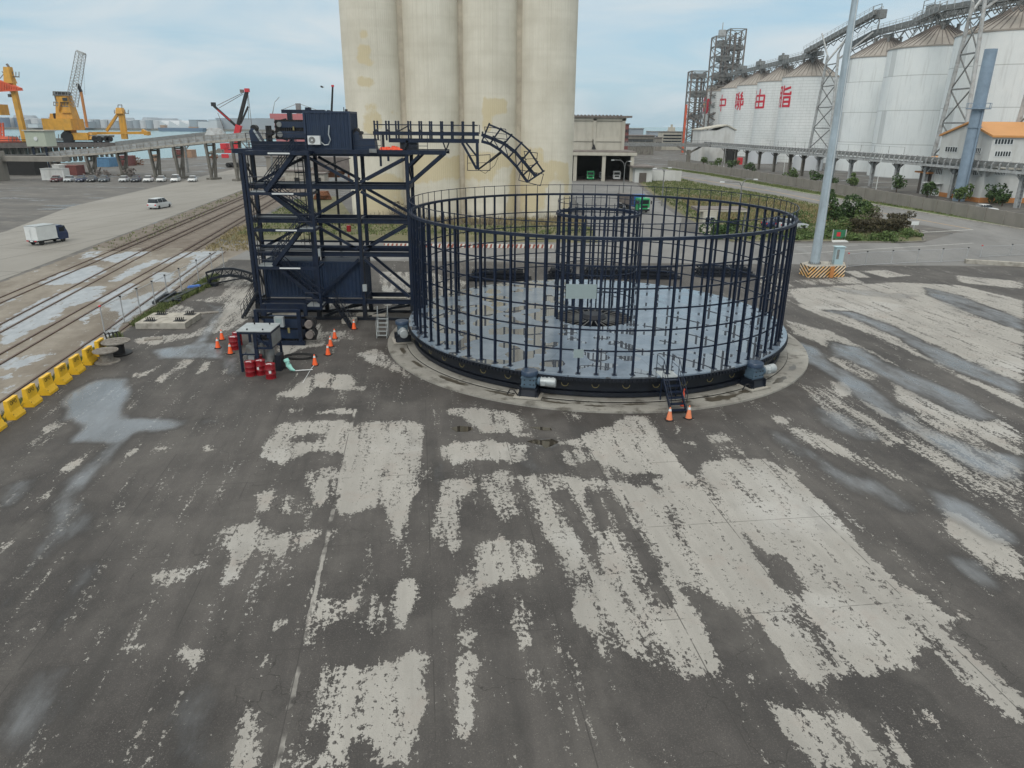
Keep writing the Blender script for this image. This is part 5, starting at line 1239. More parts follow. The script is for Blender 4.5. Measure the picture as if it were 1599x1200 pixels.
# cable reels
def reel(px, py, r0, h, label, dirt):
    p = G0(px, py)
    r = thing('cable_reel', p, label, 'cable reel', 'wooden cable reels by the barriers', .3)
    b = B(); b.lathe([(r0, 0), (r0, .07), (.0, .07)], 28, p); b.build('lower_flange', dirt, r)
    b = B(); b.lathe([(r0*.52, .07), (r0*.52, h-.07)], 24, p); b.build('drum', 'wood' if dirt == 'wood' else 'black', r)
    b = B(); b.lathe([(.0, h-.07), (r0, h-.07), (r0, h), (r0*.12, h), (r0*.12, h-.06)], 28, p); b.build('upper_flange', 'wood', r)
    b = B()
    for k in range(4):
        y = -r0*.55+k*r0*.36; hw = math.sqrt(max(r0**2-y*y, .01)); b.box((p.x, p.y+y, p.z+h+.001), (2*hw*.92, .09, .03), 0.0)
    b.build('boards', 'wood', r)
reel(168, 566, .72, .78, 'grey wooden cable reel in front, nearer the viewer', 'wood')
reel(184, 553, .85, .86, 'dark cable reel with pale boards on top, behind the grey wooden one', 'black')
p = G0(172, 545); b = B(); 
for k in range(4): b.bar(p+Vector((k*.2, k*.1, .1)), p+Vector((k*.2-.35, k*.1+.3, 1.0)), .08, .05)
b.bar(p+Vector((-.3, .2, .9)), p+Vector((.4, .6, 1.0)), .06); one(b, 'pallet', 'black', 'black slatted pallet leaning behind the cable reels', 'pallet')
# concrete slab with anchor bolts
c4 = [G(212, 514), G(283, 514), G(303, 497), G(248, 497)]
fl, frr, br_, bl = [Vector((v.x, v.y, 0)) for v in c4]
r = thing('anchor_slab', fl, 'pale concrete foundation slab with four clusters of anchor bolts beside the mesh fence', 'concrete slab')
u_ = (frr-fl).normalized(); n_ = Vector((-u_.y, u_.x, 0)); W1 = (frr-fl).length+.3; D1 = 3.1
sk = lambda a, c_: (fl+u_*(a*W1)+n_*(c_*D1)+Vector((.0, 0, 0)))
b = B(); b.prism([tuple(sk(*q))[:2] for q in ((0, 0), (1, 0), (1, 1), (0, 1))], 0, .42); b.build('slab', 'concrete', r)
for a in (.2, .8):
    for c_ in (.2, .8):
        b = B(); q = sk(a, c_)
        for i in range(-1, 3):
            for j in range(2): b.lathe([(.03, .42), (.03, .68), (0, .68)], 6, (q.x+i*.16, q.y+j*.22, 0))
        b.box((q.x+.08, q.y+.1, .42), (.8, .5, .03)); b.build('anchor_bolts', 'black', r)
for px, py, w_, d_, lb in ((240, 530, 1.1, .6, 'flat pale board lying in front of the concrete foundation slab'), (318, 490, 2.2, .5, 'flat brown plank lying right of the concrete foundation slab')):
    p = G0(px, py); b = B(); b.box((p.x, p.y, .012), (w_, d_, .07), .35); one(b, 'loose_board', 'wood', lb, 'board')
# steel beams on the ground by the fence, blue sheet
r = thing('steel_beams', G0(250, 478), 'bundle of dark steel beams on the ground along the mesh fence', 'steel beams')
a, c_ = G0(322, 448, .2), G0(258, 478, .2)
b = B(); b.bar(a, c_, .3, .3); b.build('long_beam', 'navy_dark', r)
b = B(); 
for k, (pa, pc) in enumerate((((262, 462), (240, 478)), ((275, 463), (250, 478)), ((283, 470), (262, 478)), ((258, 468), (290, 462)), ((250, 476), (284, 474)))): b.bar(G0(*pa, .25+.1*(k % 2)), G0(*pc, .25), .18, .22)
b.build('short_beams', 'navy_dark', r)
p = G0(302, 454, .3); b = B(); b.box(p, (.9, .45, .16), .6, .7); b.box(p+Vector((.3, .3, .02)), (.5, .4, .14), .2, .7)
M['blue_tarp'] = mat('blue_sheet', (.03, .12, .42), .5); one(b, 'blue_sheet', 'blue_tarp', 'crumpled blue sheet on the beams beside the fence', 'sheet')
# curved truss on the ground
r = thing('curved_truss', G0(330, 445), 'black curved steel truss section standing on the asphalt left of the tower', 'steel truss')
def T(zx, zy, Y): return D(zx/3.53, 340+zy/3.53, Y)
Yt = G(328, 447).y
up_ = [(1135, 305), (1180, 290), (1230, 282), (1285, 282), (1335, 292), (1380, 305), (1408, 318)]
lo_ = [(1150, 360), (1160, 340), (1215, 325), (1270, 318), (1325, 325), (1370, 338), (1392, 352)]
b = B()
for Y in (Yt, Yt+1.0):
    for lst, w_ in ((up_, .11), (lo_, .14)):
        for p, q in zip(lst, lst[1:]): b.bar(T(*p, Y), T(*q, Y), w_*1.7)
for p in up_+lo_: b.bar(T(*p, Yt), T(*p, Yt+1.0), .08)
b.build('chords', 'navy_dark', r)
b = B()
for Y in (Yt, Yt+1.0):
    for i in range(7): b.bar(T(*up_[i], Y), T(*lo_[i], Y), .09)
    for i in range(6): b.bar(T(*up_[i], Y), T(*lo_[i+1], Y), .05); b.bar(T(*lo_[i], Y), T(*up_[i+1], Y), .05)
b.build('lattice', 'navy_dark', r)
b = B(); g_ = G0(334, 448, .0)
b.bar(T(1150, 350, Yt), G0(326, 446, .05), .14); b.bar(G0(326, 447, .15), G0(385, 436, .15), .12); b.box(G0(330, 447, 0), (1.1, .7, .3)); b.bar(T(1392, 352, Yt), G0(396, 441, .05), .12); b.build('feet', 'navy_dark', r)
# piles of ladder track behind the carousel
def pile(pxa, pxb, py, label, hh=.95):
    a, c_ = G0(pxa, py), G0(pxb, py); r = thing('track_pile', a, label, 'steel sections', 'piles of dark steel sections behind the carousel')
    L = (c_-a).length
    for k in range(3):
        b = B()
        for dy in (0, .7, 1.4):
            b.bar(a+Vector((k*.25, dy+k*.2, .15+k*.3)), a+Vector((L-k*.4, dy+k*.2, .15+k*.3)), .14, .22)
        n = int(L/1.0)
        for i in range(n): 
            x = a.x+.4+i*1.0; b.bar((x, a.y-.0+k*.2, .27+k*.3), (x+.25, a.y+1.4+k*.2, .27+k*.3), .10)
            if k == 2: b.bar((x, a.y+.3, .8), (x+.1, a.y+.3, 1.15), .06)
        b.build('section', 'navy_dark', r)
    b = B(); b.bar(a+Vector((1, .4, 1.15)), a+Vector((L-.5, .4, 1.15)), .06); b.build('spacer', 'navy', r)
pile(731, 830, 440, 'pile of dark blue ladder sections behind the carousel, seen through its left half')
pile(853, 905, 437, 'short pile of dark blue sections behind the carousel core')
pile(908, 1062, 436, 'long pile of dark blue sections just right of the carousel core')
pile(1086, 1180, 433, 'pile of dark blue sections behind the carousel, rightmost')

# fences
M['mesh'] = mat('fence_steel', (.36, .37, .38), .5, .1)
def meshmat():
    mt = bpy.data.materials.new('chain_link'); mt.use_nodes = True; t = mt.node_tree; b = t.nodes['Principled BSDF']; b.inputs['Base Color'].default_value = (.35, .36, .37, 1); b.inputs['Roughness'].default_value = .5
    tcn = N(t, 'ShaderNodeTexCoord'); sp = N(t, 'ShaderNodeSeparateXYZ'); t.links.new(tcn.outputs['Object'], sp.inputs[0])
    h = mathn(t, 'ADD', sp.outputs['X'], sp.outputs['Y'])
    r_ = []
    for s_ in (1, -1):
        v = mathn(t, 'ADD', mathn(t, 'MULTIPLY', h, 1.0), mathn(t, 'MULTIPLY', sp.outputs['Z'], s_))
        v = mathn(t, 'MODULO', mathn(t, 'ADD', v, 500), .10); r_.append(mathn(t, 'LESS_THAN', v, .007))
    t.links.new(mathn(t, 'MAXIMUM', r_[0], r_[1]), b.inputs['Alpha']); return mt
M['chain'] = meshmat()
def fence(pts, hgt, label, posts_every=None, cap=True):
    r = thing('mesh_fence', pts[0], label, 'fence')
    for a in pts:
        b = B(); b.tube([a, a+Vector((0, 0, hgt))], .045, 8); po = b.build('post', 'mesh', r)
        if cap: b = B(); b.box(a+Vector((0, 0, hgt)), (.12, .12, .10)); b.build('cap', 'black' if a is not pts[0] else 'red_bright', po)
    b = B()
    for a, c_ in zip(pts, pts[1:]):
        for z in (.08, hgt-.05): b.tube([a+Vector((0, 0, z)), c_+Vector((0, 0, z))], .025, 6)
    b.build('rail', 'mesh', r)
    b = B()
    for a, c_ in zip(pts, pts[1:]):
        b.add([a+Vector((0, 0, .1)), c_+Vector((0, 0, .1)), c_+Vector((0, 0, hgt-.06)), a+Vector((0, 0, hgt-.06))], [(0, 1, 2, 3)])
    b.build('mesh_panel', 'chain', r)
    return r
fpx = [(164, 522), (186, 505), (209, 491), (230, 478), (249, 467), (271, 455), (297, 440), (324, 428), (352, 418)]
a, c_ = G0(*fpx[0]), G0(350, 418)
fence([a.lerp(c_, ((G0(*p)-a).length/(c_-a).length)) for p in fpx], 1.95, 'tall galvanised mesh fence on posts between the rail apron and the yard, left')
fence([G0(x, y) for x, y in ((1322, 418), (1351, 415), (1391, 413), (1431, 411), (1469, 410), (1508, 408))], 1.45, 'low mesh fence with white posts right of the lamp mast')
fence([G0(1530, 402), G0(1577, 400), G0(1610, 399)], 1.3, 'short fence behind the concrete ramp wall at the right edge')
p0, p1 = G(1508, 412), G(1640, 420)
b = B(); b.prism([(p0.x, p0.y), (p1.x, p1.y), (p1.x+.1, p1.y+.5), (p0.x+.1, p0.y+.5)], 0, .45); one(b, 'low_wall', 'concrete', 'low pale concrete ramp wall at the right end of the low fence', 'low wall')

# lamp mast with striped base
M['stripe'] = None
def stripemat():
    mt = bpy.data.materials.new('hazard_stripes'); mt.use_nodes = True; t = mt.node_tree; b = t.nodes['Principled BSDF']; b.inputs['Roughness'].default_value = .7
    tcn = N(t, 'ShaderNodeTexCoord'); sp = N(t, 'ShaderNodeSeparateXYZ'); t.links.new(tcn.outputs['Object'], sp.inputs[0])
    h = mathn(t, 'SUBTRACT', mathn(t, 'ADD', mathn(t, 'MULTIPLY', sp.outputs['X'], .95), mathn(t, 'MULTIPLY', sp.outputs['Y'], .5)), sp.outputs['Z'])
    v = mathn(t, 'MODULO', mathn(t, 'ADD', h, 500), .40); f = mathn(t, 'LESS_THAN', v, .19)
    pale = mixc(t, maprange(t, noise(t, tcn.outputs['Object'], 1.1, 5), .42, .60), (.68, .60, .48), (.70, .38, .10))
    t.links.new(mixc(t, f, pale, (.025, .022, .02)), b.inputs['Base Color']); return mt
M['stripe'] = stripemat()
cap = [G(1250, 411, 1.1), G(1264, 417, 1.1), G(1321, 416, 1.1), G(1319, 410, 1.1), G(1296, 409, 1.1), G(1262, 408.5, 1.1)]
r = thing('striped_block', (cap[0].x, cap[0].y, 0), 'concrete block with black and pale diagonal hazard stripes round the foot of the lamp mast', 'concrete base')
b = B(); b.prism([(v.x, v.y) for v in cap], 0, 1.1); b.build('block', 'stripe', r)
ccx = sum(v.x for v in cap)/6; ccy = sum(v.y for v in cap)/6
b = B(); b.prism([(ccx+(v.x-ccx)*.98, ccy+(v.y-ccy)*.98) for v in cap], 1.102, 1.12); b.build('top_face', 'concrete', r)
q = G(1297.5, 434, 0); b = B(); b.box((q.x, q.y-.03, 0), (.36, .12, 1.12)); M['rust_or'] = mat('rusty_orange_band', (.45, .19, .06), .7); b.build('orange_band', 'rust_or', r)
p = G(1272, 412, 1.12)
r = thing('lamp_mast', p, 'very tall pale galvanised lamp mast rising from the striped block', 'mast')
b = B(); b.tube([p, p+Vector((0, 0, 34))], .46, 16, .22); b.build('shaft', 'pole_blue', r, True)
b = B(); b.lathe([(.45, 0), (.62, 0), (.62, .06), (.45, .06)], 24, p)
for i in range(16): t = 2*PI*i/16; b.lathe([(.035, 0), (.035, .2), (0, .2)], 6, (p.x+.55*math.cos(t), p.y+.55*math.sin(t), p.z))
b.build('base_flange', 'galv', r)
b = B(); b.tube([p+Vector((.16, -.38, 1.0)), p+Vector((.10, -.24, 30))], .04, 6); b.build('conduit', 'white_paint', r)
q = G(1309, 413.5, 1.12)
M['pale_blue'] = mat('pale_blue_cabinet', (.34, .46, .50), .5, var=.08)
r = thing('electric_cabinet', q, 'tall pale blue electric cabinet on the striped block beside the mast', 'cabinet')
b = B(); b.box((q.x, q.y+.3, q.z), (.85, .6, 1.75)); b.build('body', 'pale_blue', r)
b = B(); b.box((q.x, q.y+.3, q.z+1.75), (1.1, .85, .06), 0, .75); b.build('roof', 'pale_blue', r)
b = B(); b.box((q.x-.2, q.y-.008, q.z+.55), (.25, .02, .95)); b.build('vent_panel', 'galv', r)
b = B()
for dx in (0, .22): b.tube([(q.x-.95+dx, q.y, 1.12), (q.x-.95+dx, q.y, 1.55), (q.x-.80+dx, q.y, 1.6), (q.x-.80+dx, q.y, 1.12)], .025, 6)
one(b, 'conduit_hoops', 'galv', 'two small steel hoops on the striped block between mast and cabinet', 'conduit')

# ------------------------------------------------------------------ cream grain silos
def silo_cream_mat():
    mt = bpy.data.materials.new('weathered_cream_concrete'); mt.use_nodes = True; t = mt.node_tree; b = t.nodes['Principled BSDF']; b.inputs['Roughness'].default_value = .88
    g = N(t, 'ShaderNodeNewGeometry'); pos = g.outputs['Position']
    def sc(v, s_): 
        mp = N(t, 'ShaderNodeMapping'); mp.inputs['Scale'].default_value = s_; t.links.new(v, mp.inputs[0]); return mp.outputs[0]
    at = N(t, 'ShaderNodeAttribute'); at.attribute_name = 'patch'
    un = N(t, 'ShaderNodeAttribute'); un.attribute_name = 'round'
    cb2 = N(t, 'ShaderNodeCombineXYZ'); t.links.new(un.outputs['Fac'], cb2.inputs[0]); sp = N(t, 'ShaderNodeSeparateXYZ'); t.links.new(pos, sp.inputs[0]); t.links.new(sp.outputs['Z'], cb2.inputs[2])
    uv = cb2.outputs[0]
    base = mixc(t, maprange(t, noise(t, uv, .18, 7, .6), .35, .65), (.56, .525, .44), (.68, .645, .555))
    streak = noise(t, sc(uv, (1.6, 1, .05)), 1.5, 8, .7)
    base = mixc(t, maprange(t, streak, .55, .8, 0, .4), base, (.40, .36, .29))
    fine = noise(t, sc(uv, (5.5, 1, .02)), 1.0, 3, .5)
    base = mixc(t, maprange(t, fine, .54, .70, 0, .32), base, (.42, .385, .315))
    band = noise(t, sc(uv, (.02, 1, .9)), 1.0, 4, .5); base = mixc(t, maprange(t, band, .5, .6, 0, .12), base, (.42, .38, .30))
    v = mathn(t, 'ADD', at.outputs['Fac'], mathn(t, 'MULTIPLY', mathn(t, 'SUBTRACT', noise(t, uv, .55, 8, .66), .5), 2.4))
    yel = mixc(t, noise(t, uv, .4, 5, .6), (.50, .415, .25), (.62, .53, .34))
    base = mixc(t, maprange(t, v, .40, .75, 0, .8), base, yel)
    base = mixc(t, maprange(t, noise(t, sc(uv, (1, 1, .35)), .9, 6, .7), .70, .75, 0, .5), base, (.20, .18, .15))
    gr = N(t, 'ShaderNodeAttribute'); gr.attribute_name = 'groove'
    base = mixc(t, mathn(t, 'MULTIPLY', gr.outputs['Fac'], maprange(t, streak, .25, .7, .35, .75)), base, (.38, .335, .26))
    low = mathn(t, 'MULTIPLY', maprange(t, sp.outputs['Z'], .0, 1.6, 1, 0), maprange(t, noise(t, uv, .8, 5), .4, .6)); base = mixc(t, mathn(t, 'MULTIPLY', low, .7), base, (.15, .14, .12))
    t.links.new(base, b.inputs['Base Color'])
    wv = mathn(t, 'SINE', mathn(t, 'MULTIPLY', un.outputs['Fac'], 2*PI/.32))
    bp = N(t, 'ShaderNodeBump'); bp.inputs['Distance'].default_value = .02; bp.inputs['Strength'].default_value = .6
    t.links.new(wv, bp.inputs['Height']); t.links.new(bp.outputs[0], b.inputs['Normal'])
    return mt
M['cream'] = silo_cream_mat()
CREAM = [(1, '556,70 578,70 582,105 560,100'), (.9, '560,45 575,45 575,60 558,58'), (.95, '556,118 584,118 584,135 556,136'), (.85, '568,160 590,165 600,200 592,215 566,205'), (.6, '600,172 620,172 620,180 600,180'),
         (1, '753,152 795,156 792,180 752,178'), (.95, '752,180 770,180 770,205 755,210'), (1, '640,238 700,245 745,235 800,242 815,228 850,232 850,250 888,255 890,345 560,345 560,290 600,270 640,282'), (-.8, '620,290 720,278 770,285 775,262 800,262 790,330 850,330 850,300 862,280 880,285 880,340 640,340')]
xs4 = [558, 641, 724, 809, 893]
cs = []
ptsx = [D(530, 0, 117).x, D(628, 0, 117).x, D(719, 0, 117).x, D(812, 0, 117).x, D(903, 0, 117).x]
Lx, Rx = D(530, 0, 117.8).x+.1, D(903, 0, 119.5).x-.1; rr = (Rx-Lx)/8
r = thing('cream_silos', (Lx, 118, 0), 'block of four joined cream concrete grain silos towering behind the carousel', 'silos')
ysl = -.0
for i in range(4):
    cxs = Lx+rr*(2*i+1); cys = 117.8+i*.6
    na, nzv = 70, 200; rad = rr*1.03
    th = np.linspace(PI*1.03, PI*1.97, na) if 0 < i < 3 else (np.linspace(PI*.75, PI*1.97, na) if i == 0 else np.linspace(PI*1.03, PI*2.25, na))
    zz = np.linspace(0, 44, nzv)**1.0
    TH, ZZ = np.meshgrid(th, zz)
    Xs, Ys = cxs+rad*np.cos(TH), cys+rad*np.sin(TH)
    px_, py_ = P(Xs, Ys, ZZ)
    out_ = np.zeros_like(Xs)
    for dn, txt in CREAM:
        pts = [[float(a) for a in q.split(',')] for q in txt.split()]; n = len(pts); ins = np.zeros(Xs.shape, bool)
        for k in range(n):
            (xa, ya), (xb, yb) = pts[k], pts[(k+1) % n]
            if ya == yb: continue
            ins ^= ((ya > py_) != (yb > py_)) & (px_ < (xb-xa)*(py_-ya)/(yb-ya)+xa)
        out_[ins] = dn if dn > 0 else np.maximum(out_[ins]+dn, 0)
    out_ = blur(out_, 5)
    co = np.stack([Xs.ravel()-Lx, Ys.ravel()-118, ZZ.ravel()], 1)
    me = bpy.data.meshes.new('silo_shell')
    fs = [(j*na+k, j*na+k+1, (j+1)*na+k+1, (j+1)*na+k) for j in range(nzv-1) for k in range(na-1)]
    me.from_pydata(co.tolist(), [], fs)
    at = me.attributes.new('patch', 'FLOAT', 'POINT'); at.data.foreach_set('value', out_.ravel().astype(np.float32))
    at = me.attributes.new('round', 'FLOAT', 'POINT'); at.data.foreach_set('value', (TH*rad+i*40).ravel().astype(np.float32))
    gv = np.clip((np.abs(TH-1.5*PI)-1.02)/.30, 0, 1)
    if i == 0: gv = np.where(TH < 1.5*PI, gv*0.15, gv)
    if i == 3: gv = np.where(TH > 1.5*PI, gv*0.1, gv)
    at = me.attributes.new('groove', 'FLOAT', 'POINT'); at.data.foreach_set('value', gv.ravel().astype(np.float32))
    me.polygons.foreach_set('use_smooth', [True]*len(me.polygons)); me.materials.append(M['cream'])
    o = bpy.data.objects.new('silo_shell', me); C.objects.link(o); o.parent = r
    if i < 3:
        xg = Lx+rr*(2*i+2); b = B(); b.box((xg, cys-rr*.16, 0), (1.35, 2.2, 44)); b.build('joint_pier', 'cream_groove' if 'cream_groove' in M else M.setdefault('cream_groove', mat('stained_joint', (.42, .375, .30), .9, var=.2, scale=.6, stain=(.22, .19, .15), stain_amt=.6, stretch=(2, 2, .06))), r)
b = B(); b.box(((Lx+Rx)/2, 127, .02), (Rx-Lx-2.4, 14, 43.9)); b.build('rear_block', 'cream_wall', r)
# peeling dark stain mound and weeds at the foot are plants
# striped kerb
M['kerb_stripe'] = None
def ks():
    mt = bpy.data.materials.new('red_white_stripes'); mt.use_nodes = True; t = mt.node_tree; b = t.nodes['Principled BSDF']; b.inputs['Roughness'].default_value = .8
    g = N(t, 'ShaderNodeNewGeometry'); sp = N(t, 'ShaderNodeSeparateXYZ'); t.links.new(g.outputs['Position'], sp.inputs[0])
    v = mathn(t, 'MODULO', mathn(t, 'ADD', mathn(t, 'SUBTRACT', sp.outputs['X'], mathn(t, 'MULTIPLY', sp.outputs['Z'], .3)), 500), .52)
    t.links.new(mixc(t, mathn(t, 'GREATER_THAN', v, .24), (.30, .10, .07), (.62, .60, .55)), b.inputs['Base Color']); return mt
M['kerb_stripe'] = ks()
p, q = G(600, 386), G(863, 384)
b = B(); b.bar((p.x, p.y, .2), (q.x, p.y+.2, .2), .3, .4); one(b, 'striped_kerb', 'kerb_stripe', 'long low barrier wall with red and white stripes in front of the cream silos', 'striped barrier')
q = G(545, 362); b = B(); b.lathe([(.28, 0), (.30, .03), (.30, .85), (.0, .87)], 16, q); one(b, 'red_barrel', 'red', 'red barrel standing alone on the grass behind the tower', 'barrel')

# ------------------------------------------------------------------ warehouse
r = thing('warehouse', (15, 208, 0), 'pale grey two storey warehouse with open vehicle bays right of the cream silos', 'warehouse')
fy = 200.0
zc_ = D(940, 243, fy).z; xr = D(986, 270, fy).x; xm = D(942, 270, fy).x; xl = D(893, 270, fy).x-3
b = B()
for x in (D(897.5, 270, fy).x, xm, xr): b = B(); b.box((x, fy, 0), (.9, .9, zc_)); b.build('bay_column', 'cream_wall', r)
b = B(); b.box(((xl+xr)/2, fy, zc_-.02), (xr-xl+2.2, 1.6, .75)); b.build('canopy_edge', 'cream_wall', r)
b = B(); b.box(((xl+xr)/2, fy+9, zc_+.72), (xr-xl+2.0, 18, .3)); b.build('canopy_roof', 'roof_grey', r)
b = B(); b.box(((xl+xr)/2, fy+22, 0), (xr-xl, .5, zc_)); b.box((xr, fy+11, 0), (.4, 22, zc_)); b.box((xl, fy+11, 0), (.4, 22, zc_)); b.build('bay_wall', 'dark_void', r)
b = B(); b.box(((xl+xr)/2, fy+11, .015), (xr-xl, 22, .02)); b.build('bay_floor', 'roof_grey', r)
uy = fy+12; xu = D(975.5, 210, uy).x; zu = D(940, 184, uy).z
b = B(); b.box(((xl+xu)/2, uy+12, zc_+1.0), (xu-xl, 24, zu-zc_-1.0)); b.build('upper_wall', 'cream_wall', r)
b = B()
for px in (928, 973): b.box((D(px, 210, uy).x, uy-.1, zc_+1), (.9, .5, zu-zc_-1.3))
b.box(((xl+xu)/2, uy-.1, zu-.8), (xu-xl+.4, .5, .8)); 
zz_ = D(940, 216, uy).z; b.box(((xl+xu)/2, uy-.08, zz_-.9), (xu-xl, .35, .75)); b.build('frame_beam', 'cream_wall', r)
b = B(); b.box(((xl+xu)/2+.5, uy+12, zu+.01), (xu-xl+2.4, 26, .5)); 
for i in range(int(xu-xl-2)): b.box((xl+2+i*1.0, uy-.8, zu+.5), (.5, .6, .22))
b.build('roof', 'roof_grey', r)
b = B(); b.tube([D(926, 218, uy-.5), D(926, 232, uy-.5)], .14, 6); b.box(D(927, 233, uy-.5), (1.2, .3, 1.2), 0, .3); b.build('drain_pipe', 'black', r)
# annex
ay = 196; x0, x1 = D(991, 280, ay).x, D(1012, 280, ay).x; h_ = D(1000, 262, ay).z
r = thing('gate_annex', (x0, ay, 0), 'small white annex with a shuttered door beside the warehouse', 'small building')
b = B(); b.box(((x0+x1)/2+.5, ay+5, 0), (x1-x0+1, 9.9, h_)); b.build('wall', 'white_wall', r)
b = B(); b.box((x0+1.7+.4, ay-.0, 0), (1.9, .2, 2.5)); b.build('shutter', 'shutter', r)
b = B(); b.box(((x0+x1)/2+.2, ay+4.6, h_), (x1-x0+2.2, 11, .35)); b.build('roof', 'roof_grey', r)
b = B(); b.box((x1+5.5, ay+6, 0), (9, .3, 2.8), -.1); b.build('yard_wall', 'white_wall', r)

# ------------------------------------------------------------------ vehicles
def wheel(r, x, y, rad=.33, wd=.22, truck=False):
    b = B(); b.lathe([(rad*.6, -wd/2), (rad*.95, -wd/2), (rad, -wd/2+.03), (rad, wd/2-.03), (rad*.95, wd/2), (rad*.6, wd/2)], 20, (x, y, rad), 'y'); o = b.build('wheel', 'tyre', r, True, world=False)
    b = B(); b.lathe([(0, -wd/2+.02), (rad*.62, -wd/2+.02), (rad*.62, wd/2-.02), (0, wd/2-.02)], 14, (x, y, rad), 'y'); b.build('rim', 'grey_metal', o, True, world=False)
def loftcar(b, secs):
    """secs: list of (x, halfwidth_bottom, z_bottom, halfwidth_mid, z_mid, halfwidth_top, z_top) rings"""
    vs = []; 
    for x, wb, zb, wm, zm, wt, z_t in secs:
        for y, z in ((-wb, zb), (-wm, zm), (-wt, z_t), (wt, z_t), (wm, zm), (wb, zb)): vs.append((x, y, z))
    n = len(secs); fs = []
    for i in range(n-1):
        for j in range(6): fs.append((i*6+j, i*6+(j+1) % 6, (i+1)*6+(j+1) % 6, (i+1)*6+j))
    fs.append(tuple(range(6))[::-1]); fs.append(tuple(range((n-1)*6, n*6)))
    b.add(vs, fs)
carm = {}
def carmat(name, col):
    if name not in carm: carm[name] = mat('car_'+name, col, .28, .1, var=.03); M['car_'+name] = carm[name]
    return 'car_'+name
def car_(loc, rz, col, colname, label, kind='sedan', group=None):
    """front points to local -x"""
    r = thing('parked_car' if kind != 'van_drive' else 'minivan', loc, label, 'car' if kind != 'van_drive' else 'minivan', group, rz)
    mm = carmat(colname, col)
    tall = {'sedan': 1.45, 'suv': 1.72, 'van_drive': 1.75}[kind]; L = {'sedan': 4.5, 'suv': 4.6, 'van_drive': 4.7}[kind]; w_ = .88
    hz = .62*tall if kind == 'sedan' else .58*tall
    f = -L/2
    b = B(); loftcar(b, [(f, w_*.8, .30, w_*.85, .5, w_*.7, .62), (f+.15, w_*.95, .22, w_, .55, w_*.85, hz*.82), (f+1.15, w_, .2, w_, .6, w_*.9, hz), (-f-.9, w_, .2, w_, .6, w_*.9, hz+.03), (-f-.12, w_*.95, .22, w_, .6, w_*.88, hz+.02), (-f, w_*.85, .32, w_*.9, .55, w_*.8, hz*.8)])
    b.build('body', mm, r, True, world=False)
    back = -f-(.75 if kind == 'sedan' else .12)
    b = B(); loftcar(b, [(f+1.0, w_*.86, hz-.02, w_*.86, hz, w_*.84, hz+.01), (f+1.75, w_*.9, hz-.02, w_*.86, hz+.2, w_*.72, tall-.05), (f+2.6, w_*.9, hz-.02, w_*.87, hz+.2, w_*.73, tall-.02), (back-.55 if kind == 'sedan' else back-.25, w_*.9, hz-.02, w_*.87, hz+.2, w_*.72, tall-.06), (back, w_*.86, hz-.02, w_*.84, hz+.02, w_*.8, hz+.04)])
    b.build('windows', 'glass', r, True, world=False)
    b = B(); loftcar(b, [(f+1.72, w_*.73, tall-.06, w_*.72, tall-.04, w_*.6, tall-.02), (f+2.5, w_*.75, tall-.05, w_*.73, tall, w_*.6, tall+.02), (back-(.5 if kind == 'sedan' else .2), w_*.74, tall-.08, w_*.72, tall-.04, w_*.6, tall-.01)])
    for s_ in (-1, 1):
        for xx in ((f+2.55,), (back-.75,)): b.bar((xx[0], s_*w_*.90, hz), (xx[0]+.05, s_*w_*.745, tall-.05), .09, .03)
    b.build('roof', mm, r, world=False)
    for sx in (f+.85, -f-.85):
        for s_ in (-1, 1): wheel(r, sx, s_*(w_-.1), .32, .2)
    for s_ in (-1, 1):
        b = B(); b.box((f+.06, s_*.62, .52), (.16, .36, .14)); b.build('headlight', 'white_paint', r, world=False)
        b = B(); b.box((-f-.05, s_*.68, .62), (.14, .24, .2)); b.build('tail_light', 'red_bright', r, world=False)
    b = B(); b.box((f+.0, 0, .33), (.08, .9, .16)); b.build('grille', 'black', r, world=False)
    b = B(); b.box((f-.05, 0, .36), (.03, .4, .12)); b.box((-f+.02, 0, .42), (.03, .4, .12)); b.build('number_plate', 'white_paint', r, world=False)
    return r
grpc = 'cars parked in a row under the conveyor'
cars = [(81, (.10, .015, .02), 'maroon', 'maroon car, leftmost of the row under the conveyor', 'sedan'), (102, (.42, .45, .47), 'silver', 'silver car between the maroon car and a dark blue one', 'sedan'), (120.5, (.02, .035, .09), 'darkblue', 'dark blue car, third from the left in the row', 'sedan'),
        (138, (.06, .065, .07), 'darkgrey', 'dark grey car left of the slate grey one, in front of a concrete pier', 'sedan'), (156.5, (.08, .10, .12), 'slate', 'slate grey car left of the gap in the row', 'sedan'), (188, (.5, .52, .53), 'palesilver', 'pale silver car just right of the gap in the row', 'sedan'),
        (206.5, (.03, .04, .06), 'blackblue', 'blackish car between the pale silver and a white car', 'sedan'), (226, (.66, .67, .67), 'white', 'white car right beside the blackish one', 'sedan'), (246.5, (.66, .67, .67), 'white', 'white car, second from the right of the tight row', 'sedan'),
        (269, (.66, .67, .67), 'white', 'white sport utility car at the right end of the tight row', 'suv'), (296, (.66, .67, .67), 'white', 'white car parked apart at the far right, beside the last pier', 'sedan')]
for px, col, cn, lb, kd in cars:
    p = G(px, 285); p.z = .0; p.y += 2.0; car_(p, PI/2+.25, col, cn, lb, kd, grpc)
p = G(245, 326.5); p.z = .014; p.y += 1.2; car_(p, PI/2+PI-.12, (.50, .52, .54), 'palesilver', 'silver minivan driving away on the pale road', 'van_drive')
for px, py, cn, col, lb in ((1213, 356, 'darkblue', (.02, .035, .09), 'dark car parked left, seen through the right rim of the carousel'), (1236, 358, 'silver', (.42, .45, .47), 'silver car parked right, seen through the right rim of the carousel')):
    p = G(px, py); p.z = .022; car_(p, PI+.25, col, cn, lb, 'sedan', 'cars beside the guard booth')
